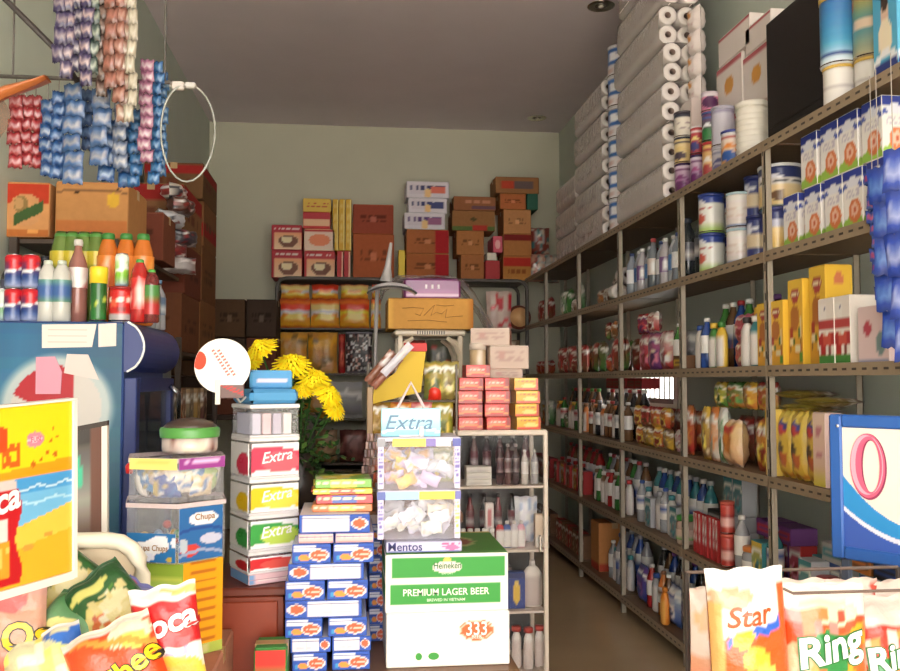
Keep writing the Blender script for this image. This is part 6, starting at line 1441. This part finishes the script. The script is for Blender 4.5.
oniony = P(Gr((50, 104, 40), (26, 76, 38)), El(.5, .42, .40, .20, (206, 186, 110)), El(.35, .36, .2, .1, (196, 96, 40)), El(.62, .5, .22, .12, (220, 206, 160)), El(.45, .78, .30, .06, (206, 200, 110)), Sp([(206, 190, 130), (180, 76, 40), (80, 130, 44), (214, 206, 176)], .38, 12, 14, 3, (.12, .2, .88, .66)), R(0, 0, 1, .10, (30, 90, 44)), Sp([(60, 150, 50), (30, 90, 40)], .4, 10, 12, 8, (0, .0, 1, .22)))
bag('green and cream snack bag lying topmost of the heap against the chair back', 68, 594, 2.34, .20, .25, .95, -.55, oniony, 1, crimp=(50, 90, 60))
bag('green and cream snack bag, second down on the right of the heap', 110, 612, 2.26, .18, .23, .75, -.6, oniony, 4, crimp=(50, 90, 60))
bag('small green bag between the cheese bag and poster in the heap', 60, 640, 2.22, .16, .22, -.5, -.7, P(Gr((246, 240, 220), (40, 110, 50)), El(.5, .5, .3, .2, (240, 230, 150))), 6, crimp=(60, 110, 60))
bag('bag with violet blue top edge behind the red and white bag', 128, 622, 2.28, .13, .19, -.5, -.45, P(Gr((230, 200, 200), (120, 120, 180)), R(.0, .0, .25, 1, (206, 60, 70)), El(.6, .35, .3, .2, (236, 220, 200))), 7, crimp=(110, 110, 170))
bag('cream bag with yellow letters at the far left edge of the heap', 10, 634, 2.20, .17, .23, .12, -.3, P(Gr((190, 50, 40), (206, 150, 120), (210, 160, 150), .4), El(.5, .8, .3, .1, (216, 110, 110))), 9, lets=(('Os', .085, (250, 200, 30), .045, .10, 0, .03, 0, (60, 50, 30)),))
bag('white and pale yellow bag with blue corner at the front of the heap', 50, 684, 2.14, .18, .24, .35, -.4, P(Gr((206, 180, 90), (214, 206, 176)), Dg(1.25, 1.7, (50, 110, 200), -.0+.6), El(.4, .45, .3, .16, (246, 200, 60)), El(.7, .7, .2, .1, (226, 230, 150)), Sp([(240, 236, 200), (246, 226, 120)], .3, 9, 10, 4)), 11)
chee = P(Gr((240, 120, 30), (226, 66, 20), (236, 76, 24), .5), El(.74, .84, .26, .12, (236, 214, 184)), El(.80, .76, .14, .08, (230, 206, 90)), Dg(.95, 1.02, (250, 150, 60), .3), El(.3, .2, .3, .14, (250, 170, 40)), R(0, .93, 1, 1, (236, 226, 214)))
bag('bright orange cheese snack bag with yellow outlined letters, front of the heap', 122, 679, 2.08, .20, .25, .42, -.35, chee, 5, lets=(('Chee', .070, (252, 206, 30), .025, .135, .30, .025, .0, (40, 30, 26)), ('tos', .06, (252, 206, 30), .05, .075, .30, .025, .0, (40, 30, 26))), crimp=(226, 200, 180))
poca = P((206, 30, 34), R(0, .86, 1, 1, (240, 228, 220)), Dg(1.02, 1.14, (240, 200, 120), .15), R(0, 0, 1, .42, (244, 236, 226)), El(.55, .14, .46, .20, (240, 190, 70)), El(.35, .12, .2, .16, (230, 170, 90)), El(.7, .1, .2, .15, (236, 180, 80)), Ln(.3, .30, .8, .40, 2, (170, 150, 190)), El(.5, .62, .46, .12, (214, 40, 40)))
bag('red and white crisp bag with big white letters standing at right of the heap', 168, 637, 2.16, .155, .235, .16, -.12, poca, 8, lets=(('Poca', .075, (248, 242, 238), .0, .150, .18, .03, .15, (170, 20, 26)),), crimp=(236, 224, 216))
# filler bags under the visible ones
for i in range(7):
    px, py, Y = ((20, 690, 2.20), (80, 700, 2.2), (140, 700, 2.2), (45, 720, 2.14), (110, 715, 2.14), (160, 725, 2.14), (30, 655, 2.36))[i]
    bag(f'partly hidden snack bag low in the heap, {ORD[i]} from the left side', px, py, Y, .18, .22, .3*(i-3)*.4, -1.0, (oniony, chee, poca)[i % 3], i, res=(14, 16))

# ---- yellow beach poster board
PLt, PLb, PRt, PRb = WY(-34, 411.5, 1.70), WY(-34, 601, 1.70), WY(72, 400.5, 1.94), WY(72, 571, 1.94)
base = (PLb+PRb)/2
t = thing('poster_board', 'yellow and blue beach poster board with white frame above the snack bags', 'poster', (base.x, base.y, 0))
def bl(u, v, off=0):
    a = PLb.lerp(PRb, u); b = PLt.lerp(PRt, u); p = a.lerp(b, v)
    d = (PRb-PLb).normalized(); n = Vector((d.y, -d.x, 0)); p = p+n*off
    return (p.x-base.x, p.y-base.y, p.z)
def beach(u, v):
    c = (250, 206, 20)
    if v < .60:
        t_ = (v-.32)/.28; c = (70, 150, 206) if v > .5 else (110, 176, 216)
        if abs(v-.53-.01*math.sin(u*22)) < .006: c = (190, 216, 230)
        if abs(v-.45-.01*math.sin(u*16+1)) < .007: c = (170, 210, 230)
        if v < .30+.16*(u-.3): c = (240, 190, 70)
        if v < .16+.1*u: c = (238, 170, 40)
        if ((u-.55)/.06)**2+((v-.2)/.02)**2 < 1 or ((u-.75)/.04)**2+((v-.25)/.015)**2 < 1: c = (206, 150, 60)
    else:
        if v < .64+.05*max(0, u-.3): c = (244, 150, 20)
        if ((u-.62)/.085)**2+((v-.80)/.045)**2 < 1: c = (236, 130, 150)
        if ((u-.62)/.07)**2+((v-.80)/.012)**2 < 1: c = (240, 200, 206)
        for (a, b, r) in ((.80, .85, .022), (.84, .80, .02), (.78, .78, .02), (.74, .72, .024), (.68, .68, .02), (.82, .70, .03), (.60, .66, .03)):
            if abs(u-a)/r+abs(v-b)/(r*.7) < 1: c = (190, 96, 20)
        if .30 < u < .48 and .66 < v < .80 and hs(int(u*40), int(v*40)) > .25: c = (230, 90, 20)
        if u < .36 and .70 < v < .90 and ((u-.3)/.1)**2+((v-.82)/.07)**2 < 1: c = (226, 70, 20)
    if u < .50 and .02 < v < .60:                              # picture of a crisp bag
        if u < .46+.03*math.sin(v*18):
            c = (190, 24, 30)
            if .26 < v < .38 and u < .36: c = (226, 210, 206)
            if .06 < v < .26 and u < .38: c = (236, 150, 40) if hs(int(u*26), int(v*26)) > .4 else (226, 190, 90)
            if v > .54: c = (206, 190, 186)
    return c
m = M(); m.grid(lambda u, v: bl(u, v, 0), 60, 90, beach); m.build('poster_sheet', GLOSS, t)
m = M(); m.face([bl(0, 0, -.02), bl(0, 1, -.02), bl(1, 1, -.02), bl(1, 0, -.02)], (230, 220, 210))
def bar(u0, v0, u1, v1, nm='frame'):
    m = M(); q = [(u0, v0), (u1, v0), (u1, v1), (u0, v1)]
    F_ = [bl(a, b, .006) for a, b in q]; B_ = [bl(a, b, -.02) for a, b in q]
    m.face(F_, (236, 222, 214)); m.face(B_[::-1], (236, 222, 214))
    for i in range(4): j = (i+1) % 4; m.face([F_[i], B_[i], B_[j], F_[j]], (236, 222, 214))
    return m.build(nm, PLAST, t)
m.build('back_board', PAPER, t)
bar(1.0, -.04, 1.035, 1.012); bar(-.0, -.045, 1.0, .0); bar(-.0, 1.0, 1.035, 1.014); bar(-.03, -.045, 0, 1.014)
dv = (PRb-PLb).normalized()
def pletters(s_, size, c, u, v, ang, **k):
    o_ = Vector(bl(u, v, .0018)); ca, sa = math.cos(ang), math.sin(ang)
    letters(s_, size*.84, c, lambda x, y: tuple(o_+Vector((dv.x, dv.y, dv.z))*(x*ca-y*sa)+Vector((0, 0, 1))*(x*sa+y*ca)), t, **k)
pletters('Poca', .085, (240, 232, 228), .20, .47, .2, bold=.03, shear=.2)
pletters('FUN', .016, (200, 70, 110), .62, .80, .05, bold=.01)
for u in (.0, .2):
    p = bl(u, -.04, -.012); M().tube([p, (p[0], p[1]+.02, 0)], .010, 8, (226, 216, 208)).build('leg', PLAST, t)
# second board behind it
q = [WY(60, 432, 2.62), WY(60, 556, 2.62), WY(102, 424, 2.68), WY(102, 548, 2.68)]
cx_, cy_ = (q[0].x+q[2].x)/2, 2.65
t = thing('picture_board', 'dark picture board with white right edge behind the beach poster', 'poster', (cx_, cy_, 0))
def b2(u, v, off=0):
    p = q[1].lerp(q[3], u).lerp(q[0].lerp(q[2], u), v); return (p.x-cx_, p.y-cy_-off, p.z)
m = M(); m.grid(lambda u, v: b2(u, v), 16, 24, P(Gr((96, 60, 50), (150, 150, 140), (60, 50, 50), .4), R(0, .86, 1, 1, (50, 40, 40)), lambda u, v: (60, 190, 150) if abs((u*.9)**2+(v-.45)**2-.20) < .05 and v > .5 else None, R(.72, 0, 1, 1, (104, 60, 46)))); m.build('picture', GLOSS, t)
m = M(); 
for nm_, (u0, u1, v0, v1, c) in {'white_edge': (1.0, 1.14, -.02, .98, (238, 226, 214)), 'dark_edge': (.0, 1.14, .98, 1.02, (50, 36, 30))}.items():
    m = M(); F_ = [b2(a, b, .006) for a, b in ((u0, v0), (u1, v0), (u1, v1), (u0, v1))]; B_ = [b2(a, b, -.015) for a, b in ((u0, v0), (u1, v0), (u1, v1), (u0, v1))]
    m.face(F_, c); m.face(B_[::-1], c)
    for i in range(4): j = (i+1) % 4; m.face([F_[i], B_[i], B_[j], F_[j]], c)
    m.build(nm_, PLAST, t)
for u in (.1, 1.05): p = b2(u, 0, -.008); M().tube([p, (p[0], p[1], 0)], .009, 8, (120, 110, 100)).build('leg', METAL, t)

# ================================================================== FRONT RIGHT: snack bags on a wire stand, blue sign
WX0, WX1 = WY(726, 660, 1.95).x, WY(960, 660, 1.95).x
zt_ = .62
zr1 = WY(820, 587, 1.93).z; zr2 = WY(820, 569, 2.18).z
t = thing('wire_stand', 'dark wire stand holding the row of orange snack bags at the right', 'stand', ((WX0+WX1)/2, 2.0, 0)); hw_ = (WX1-WX0)/2
for sx in (-hw_, hw_):
    for sy in (-.10, .18): M().tube([(sx, sy, 0), (sx, sy, zr2 if sy > 0 else .80)], .006, 6, (70, 60, 56)).build('upright', METAL, t)
m = M()
for k in range(22): m.tube([(-hw_+k*hw_*2/21, -.10, zt_), (-hw_+k*hw_*2/21, .18, zt_)], .0028, 4, (80, 70, 64))
for sy in (-.10, .04, .18): m.tube([(-hw_, sy, zt_), (hw_, sy, zt_)], .005, 6, (80, 70, 64))
m.build('wire_tray', METAL, t)
x_a = WY(782, 586, 1.93).x-t.location.x
M().tube([(x_a-.02, -.115, zr1+.01), (x_a, -.12, zr1), (hw_, -.12, zr1-.0)], .0035, 6, (110, 90, 80)).build('front_rail', METAL, t)
M().tube([(-hw_, .18, zr2), (hw_, .18, zr2)], .0045, 6, (110, 90, 80)).build('rear_rail', METAL, t)
M().tube([(hw_, -.12, zr1), (hw_, -.10, .80)], .0035, 6, (110, 90, 80)).build('rail_end', METAL, t)
SR = 'orange snack bags on the wire stand'
star = P(Gr((236, 84, 20), (236, 80, 20)), lambda u, v: (236, 226, 214) if v > .58+.16*u else None, lambda u, v: (40, 90, 190) if abs(v-(.55+.16*u)) < .028 and u > .15 else None, El(.34, .60, .13, .055, (250, 200, 40)), El(.26, .84, .26, .06, (206, 166, 130)), El(.5, .47, .2, .07, (246, 180, 50)), El(.62, .40, .14, .05, (250, 210, 90)), lambda u, v: (236, 84, 24) if u > .86 and v < .90 else None, R(.0, 0, .10, .8, (226, 170, 100)))
bag('orange snack bag with white top and script letters, leftmost on the wire stand', 748, 650, 1.93, .185, .36, .02, -.06, star, 2, lets=(('Star', .062, (180, 80, 30), -.015, .262, .12, .012, .3, None),), grp=SR, thick=.09, crimp=(244, 236, 226))
ring = P(Gr((240, 100, 30), (230, 60, 24)), R(0, .82, 1, 1, (244, 226, 214)), El(.45, .84, .4, .08, (240, 200, 170)), El(.52, .60, .34, .13, (40, 130, 60)), El(.20, .48, .14, .22, (230, 150, 70)), El(.86, .56, .18, .2, (246, 160, 30)), El(.87, .52, .11, .14, (230, 90, 24)), Sp([(226, 60, 30), (240, 120, 60), (190, 130, 120)], .4, 10, 14, 6, (0, .72, 1, .86)), El(.15, .55, .12, .12, (206, 170, 130)))
bag('orange and red bag with white letters on green patch, middle of the wire stand', 822, 664, 1.95, .215, .36, -.02, -.06, ring, 3, lets=(('Ring', .090, (250, 246, 240), -.005, .225, .25, .03, .2, (30, 110, 50)),), grp=SR, thick=.09, crimp=(240, 220, 206), res=(34, 40))
ring2 = P(Gr((236, 80, 40), (226, 40, 30)), R(0, .84, 1, 1, (240, 190, 180)), El(.3, .5, .3, .12, (50, 140, 70)), El(.7, .3, .3, .2, (240, 130, 90)), El(.4, .2, .2, .12, (250, 230, 200)), Sp([(240, 200, 190), (200, 40, 30), (240, 140, 60)], .35, 9, 12, 2, (0, .3, 1, .8)))
bag('red orange bag with white letters at the right edge of the wire stand', 895, 672, 1.97, .20, .35, .05, -.08, ring2, 5, lets=(('Ring', .08, (250, 246, 240), -.02, .22, .2, .03, .2, (30, 110, 50)),), grp=SR, thick=.09, crimp=(240, 190, 180))
bag('orange and red bag just outside the right edge on the wire stand', 962, 662, 1.97, .20, .35, .0, -.08, ring2, 6, grp=SR, thick=.09, res=(14, 16))
backp = P(Gr((236, 110, 50), (246, 226, 210)), R(0, .6, 1, 1, (248, 232, 222)), El(.3, .82, .3, .1, (240, 200, 160)), El(.75, .9, .2, .06, (240, 170, 130)))
for i, (px, c) in enumerate(((722, 0), (802, 1), (850, 2), (902, 3))):
    bag(f'white and peach topped snack bag, rear row of wire stand, {ORD[i]} from left', px, 652 if i else 662, 2.13, .17, .36, .03*(i-1), -.03, P(Gr((236, 110, 50), (246, 226, 210)), R(0, .55, 1, 1, (246, 226, 214)), El(.3+.2*(i % 2), .80, .28, .1, ((240, 200, 150), (240, 214, 180), (248, 240, 236), (240, 190, 190))[i]), R(.86, .5, 1, 1, (220, 80, 60))), 10+i, grp=SR, thick=.07, crimp=(236, 216, 200), res=(18, 24))
# blue sign with pink O
a, b = WY(834.5, 490, 2.42), WY(985, 490, 2.10)
o0 = Vector((a.x, a.y, 0)); dd_ = Vector((b.x-a.x, b.y-a.y, 0)); L = dd_.length; ang = math.atan2(dd_.y, dd_.x)
zS0, zS1 = WY(834.5, 556, 2.42).z, WY(834.5, 414, 2.42).z; H = zS1-zS0
t = thing('framed_sign', 'blue framed sign with big pink letter O over blue waves, right edge', 'sign', (a.x, a.y, 0), ang)
def sg(u, v):
    if v < .52-.30*u**.7+.18*(1-u)*.0-.0 and False: return None
    e1 = .60-1.25*u+1.0*u*u; e2 = .34-.78*u+.62*u*u; e3 = .30-.78*u+.62*u*u
    if v > e1: return (244, 228, 214)
    if v > e2: return (40, 140, 206)
    if v > e3: return (226, 226, 240)
    return (56, 90, 176)
fr = .036
M().panel((fr, -.022, zS0+fr), (L-2*fr, 0, 0), (0, 0, H-2*fr), 130, 110, sg).build('printed_panel', GLOSS, t)
for nm_, bx_ in (('frame_side', ((0, -.03, zS0), (fr, .02, zS1))), ('frame_side', ((L-fr, -.03, zS0), (L, .02, zS1))), ('frame_top', ((fr, -.03, zS1-fr), (L-fr, .02, zS1))), ('frame_bottom', ((fr, -.03, zS0), (L-fr, .02, zS0+fr)))):
    M().box(bx_[0], bx_[1], (40, 92, 170), .005).build(nm_, PLAST, t)
M().box((.001, -.018, zS0+.001), (L-.001, .018, zS1-.001), (40, 80, 150)).build('back_panel', PLAST, t)
M().lathe([(.004, 0), (.005, .002), (.002, .004)], 8, (220, 220, 226)).build('screw', CHROME, t).matrix_basis = Matrix.Translation((fr*.75, -.030, zS1-fr*.9)) @ Matrix.Rotation(PI/2, 4, 'X')
def oring(cx, cz, rx, rz2, wx, c, y, nm, n=40, lab=None):
    m = M(); 
    for i in range(n):
        A_, B_ = 2*PI*i/n, 2*PI*(i+1)/n
        P4 = [(cx+rx*math.cos(q_), cz+rz2*math.sin(q_), cx+.008+(rx-wx)*math.cos(q_), cz+(rz2-wx*.72)*math.sin(q_)) for q_ in (A_, B_)]
        m.face([(P4[0][0], y, P4[0][1]), (P4[1][0], y, P4[1][1]), (P4[1][2], y, P4[1][3]), (P4[0][2], y, P4[0][3])], c)
    return m.build(nm, GLOSS, t, label=lab)
s_ = L/150
ocx, ocz = .108, zS0+H*.65
oring(ocx, ocz, .050, .092, .027, (150, 50, 90), -.0235, 'letter_shadow')
oring(ocx-.002, ocz+.003, .048, .089, .023, (232, 96, 130), -.0245, 'letter')
oring(ocx-.005, ocz+.005, .043, .083, .005, (240, 170, 190), -.0252, 'letter_highlight')
letters('MO', .18, (232, 96, 130), lambda x, y: (ocx+.235+x, -.0245, ocz+y), t, .02)
for x_ in (.03, L-.03): M().box((x_-.012, -.01, 0), (x_+.012, .012, zS0), (70, 80, 100), .003).build('leg', METAL, t)
# blue sachet strip hanging from the shelf edge
def sachet_mesh(key, c, c2, w_=.06, h_=.052):
    if key not in SM:
        m, T = pillow(w_, h_, .014, P(c, R(.14, .30, .86, .74, c2), R(.3, .42, .7, .6, tuple(int(x*.5+y*.5) for x, y in zip(c, c2))), R(0, .85, 1, 1, tuple(int(x*.7) for x in c))), int(c[0]) % 7, 6, 5, tuple(int(x*.8) for x in c)); SM[key] = m.build('sachet', FOIL, None, True)
        return SM[key]
    o = bpy.data.objects.new('sachet', SM[key].data); col.objects.link(o); return o
SM = {}
def strip(px, y0, y1, Y, X, wpx, c, c2, label, grp, cat='sachet strip', hook=None, sway=0.0, pitch=None, rz=0, key=None):
    p0 = WY(px, y0, Y) if X is None else WX(px, y0, X); p1 = WY(px, y1, p0.y)
    Ld = p0.z-p1.z; dep = p0.y; w_ = wpx/880*dep; pt = pitch or w_*.85; n = max(2, int(Ld/pt)); pt = Ld/n
    t = thing('sachet_strip', label, cat, p0, rz, grp)
    k = key or (c, c2, round(w_, 3), round(pt, 3))
    for i in range(n):
        o = sachet_mesh(k, c, c2, w_, pt*1.02); o.parent = t
        o.location = (sway*i*pt+.004*math.sin(i*1.7), .003*math.sin(i*2.3), -(i+1)*pt); o.rotation_euler = (.10*math.sin(i*1.3), .07*math.sin(i*2.1+px), .16*math.sin(i*1.9+px))
    if hook is not None: M().tube([(0, 0, 0), (0, 0, hook-p0.z)], .0014, 5, (170, 160, 150)).build('hanging_string', PLAST, t)
    return t
strip(878, 168, 348, 0, 1.655, 20, (30, 66, 170), (90, 130, 206), 'blue sachet strip hanging before the right shelf end, front one', 'blue sachet strips at the right edge', hook=2.44, sway=.05, rz=-.8, pitch=.10)
strip(893, 150, 362, 0, 1.62, 24, (40, 66, 160), (150, 160, 206), 'blue and white sachet strip hanging at the right edge, nearer the street', 'blue sachet strips at the right edge', hook=2.44, sway=.04, rz=-.9, pitch=.11)
strip(872, 172, 300, 0, 1.675, 16, (36, 70, 160), (190, 60, 110), 'short dark blue sachet strip behind the two bright ones', 'blue sachet strips at the right edge', hook=2.44, sway=.06, rz=-.5)

# ================================================================== TOP LEFT: hanging sachet strips
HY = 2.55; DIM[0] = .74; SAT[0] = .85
zbar = WY(100, 84, HY).z
xa, xb = WY(-6, 84, HY).x, WY(172, 84, HY).x
t = thing('hanging_rail', 'thin steel rail hung on wires from the ceiling carrying sachet strips', 'rail', (0, HY, zbar+.012))
M().tube([(xa, 0, 0), (xb, 0, 0)], .006, 8, (110, 100, 92)).build('bar', METAL, t, True)
M().tube([(xb-.02, 0, 0), (xb-.03, 0, ZC-zbar-.013)], .003, 6, (110, 100, 92)).build('wire', METAL, t)
M().tube([(xa+.05, 0, 0), (xa+.04, 0, ZC-zbar-.013)], .003, 6, (110, 100, 92)).build('wire', METAL, t)
d0, d1 = WY(4, -2, HY-.06), WY(62, 56, HY-.06)
e_ = (d1-d0); top_ = d0-e_*((ZC-d0.z)/(-e_.z))*-1 if False else d0+e_*((ZC-.001-d0.z)/e_.z)
xr_ = max(top_.x, XL+.03); kk = (xr_-d0.x)/(e_.x)
st_ = d0+e_*kk
tag(M().tube([st_, d1, d1+Vector((.03, .05, d1.z*0-.06))], .008, 8, (64, 54, 50)).build('dark_rod', METAL, None, True), 'dark diagonal rod from the upper left wall to the sachet strips', 'rod')
sec = HY-.10; z2 = WY(80, -40, sec).z
SG = 'blue and white sachet strips hung top left'
B1, B2, W1 = (24, 88, 170), (150, 170, 200), (170, 170, 184)
spec = [(48, 100, 176, HY+.04, 13, B1, B2, 'narrow blue sachet strip, leftmost blue one beside the red bundle'), (59, 92, 178, HY+.02, 13, B1, (110, 150, 206), 'plain blue sachet strip second from the red bundle'),
        (74, 84, 184, HY-.02, 19, (60, 110, 180), W1, 'wide white and blue sachet strip, third from the red bundle'), (101, 90, 165, HY-.02, 18, (66, 110, 176), W1, 'wide white and blue sachet strip, shorter, in the middle'),
        (108, 120, 181, HY+.03, 16, B1, (150, 180, 220), 'blue strip hanging lower behind the middle white strip'), (121, 100, 168, HY+.01, 14, (120, 140, 180), (206, 206, 210), 'pale grey blue strip under the beige strips'),
        (127, 112, 187, HY+.05, 16, B1, (110, 160, 214), 'blue strip behind the pale grey blue strip'), (136, 110, 186, HY+.02, 12, (30, 100, 170), (60, 130, 200), 'deep blue strip left of the pink striped one'),
        (147, 60, 162, HY-.05, 13, (190, 110, 150), (226, 200, 206), 'pink and white striped sachet strip'), (157, 62, 184, HY-.01, 12, (30, 104, 180), (90, 150, 206), 'long deep blue strip right of the pink striped one'),
        (163, 72, 176, HY+.03, 10, (40, 110, 180), (120, 160, 200), 'blue strip at the right end nearest the wire hoop'), (88, 90, 150, HY+.06, 12, (50, 90, 160), (90, 130, 190), 'short blue strip in the gap behind the wide white strips')]
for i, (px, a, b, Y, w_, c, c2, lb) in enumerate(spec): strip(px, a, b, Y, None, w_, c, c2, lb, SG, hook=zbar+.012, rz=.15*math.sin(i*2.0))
zt2 = WY(80, -60, HY-.1).z
t = thing('hanging_rail', 'upper wire rail near the ceiling carrying navy and brown strips', 'rail', (0, HY-.12, zt2))
M().tube([(WY(50, -60, HY-.1).x, 0, 0), (WY(145, -60, HY-.1).x, 0, 0)], .006, 8, (110, 100, 92)).build('bar', METAL, t, True)
for px in (58, 138): x_ = WY(px, -60, HY-.1).x; M().tube([(x_, 0, 0), (x_, 0, ZC-zt2-.001)], .003, 6, (110, 100, 92)).build('wire', METAL, t)
NV, PKW = (70, 56, 110), (206, 176, 176)
sp2 = [(62, 62, 12, NV, (170, 150, 160)), (70, 78, 12, NV, PKW), (79, 72, 12, (50, 44, 90), (196, 180, 184)), (88, 86, 12, NV, PKW), (96, 74, 11, (60, 84, 80), (170, 180, 160)), (104, 96, 11, (90, 60, 50), (160, 130, 116)), (112, 88, 12, (150, 84, 66), (190, 110, 90)), (120, 102, 13, (170, 96, 76), (206, 150, 130)), (128, 122, 12, (180, 120, 96), (216, 196, 170)), (134, 122, 9, (200, 186, 160), (222, 210, 186))]
for i, (px, yb, w_, c, c2) in enumerate(sp2):
    nmc = ('purple and grey', 'purple and pink', 'navy and white', 'purple and pale pink', 'grey green', 'dark brown', 'reddish brown', 'light red brown', 'tan and red', 'cream')[i]
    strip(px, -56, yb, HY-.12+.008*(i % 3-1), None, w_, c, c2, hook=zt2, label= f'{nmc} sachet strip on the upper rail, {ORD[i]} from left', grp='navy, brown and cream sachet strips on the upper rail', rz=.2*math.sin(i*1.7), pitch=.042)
# red bundle and orange hanger
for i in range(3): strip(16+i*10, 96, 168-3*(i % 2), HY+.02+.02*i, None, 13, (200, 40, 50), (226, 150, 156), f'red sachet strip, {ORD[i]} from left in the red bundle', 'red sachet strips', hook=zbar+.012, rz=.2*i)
pts = [WY(a, b, HY-.08) for a, b in ((-14, 100), (4, 91), (20, 86), (36, 81), (46, 77))]
o0 = pts[2]
t = thing('orange_bag', 'orange plastic bag slung over the rail above the red sachets', 'bag', o0)
m = M(); m.grid(lambda u, v: tuple(pts[int(round(u*4))]-o0+Vector((0, .04*math.sin(v*PI)+.005, .022*(1-2*v)*(1-.75*u)))), 4, 6, (226, 110, 40))
m.grid(lambda u, v: tuple(pts[int(round(u*4))]-o0+Vector((0, -.02*math.sin(v*PI)+.003, .022*(1-2*v)*(1-.75*u)))), 4, 6, (232, 120, 50)); m.build('bag_body', GLOSS, t, True)
m = M(); m.grid(lambda u, v: (-.06-.05*u+.03*math.sin(v*4), .02+.01*math.sin(v*7+u*4), -.02-.17*v*(1-.5*u*u)), 6, 8, (170, 96, 60)); m.build('loose_flap', FILM, t, True)
# clear hoop
hc = WY(188, 133, HY-.1)
pts = [(.085*math.cos(2*PI*k/28)*.85, .01*math.sin(4*PI*k/28), .135*math.sin(2*PI*k/28)) for k in range(28)]
t = thing('plastic_hoop', 'thin clear plastic hoop hanging beside the blue sachet strips', 'hoop', hc)
M().tube(pts, .003, 6, (190, 190, 180), True).build('hoop', LIQ, t, True)
M().box((-.045, -.008, .118), (-.012, .008, .142), (226, 214, 206), .003).build('clamp', PLAST, t)
M().box((-.01, -.009, .124), (.02, .009, .140), (226, 220, 214), .003).build('clamp', PLAST, t)
M().tube([(-.05, 0, .13), (WY(165, 88, HY-.1).x-hc.x, .1, zbar+.012-hc.z)], .003, 5, (170, 166, 160)).build('cord', PLAST, t)
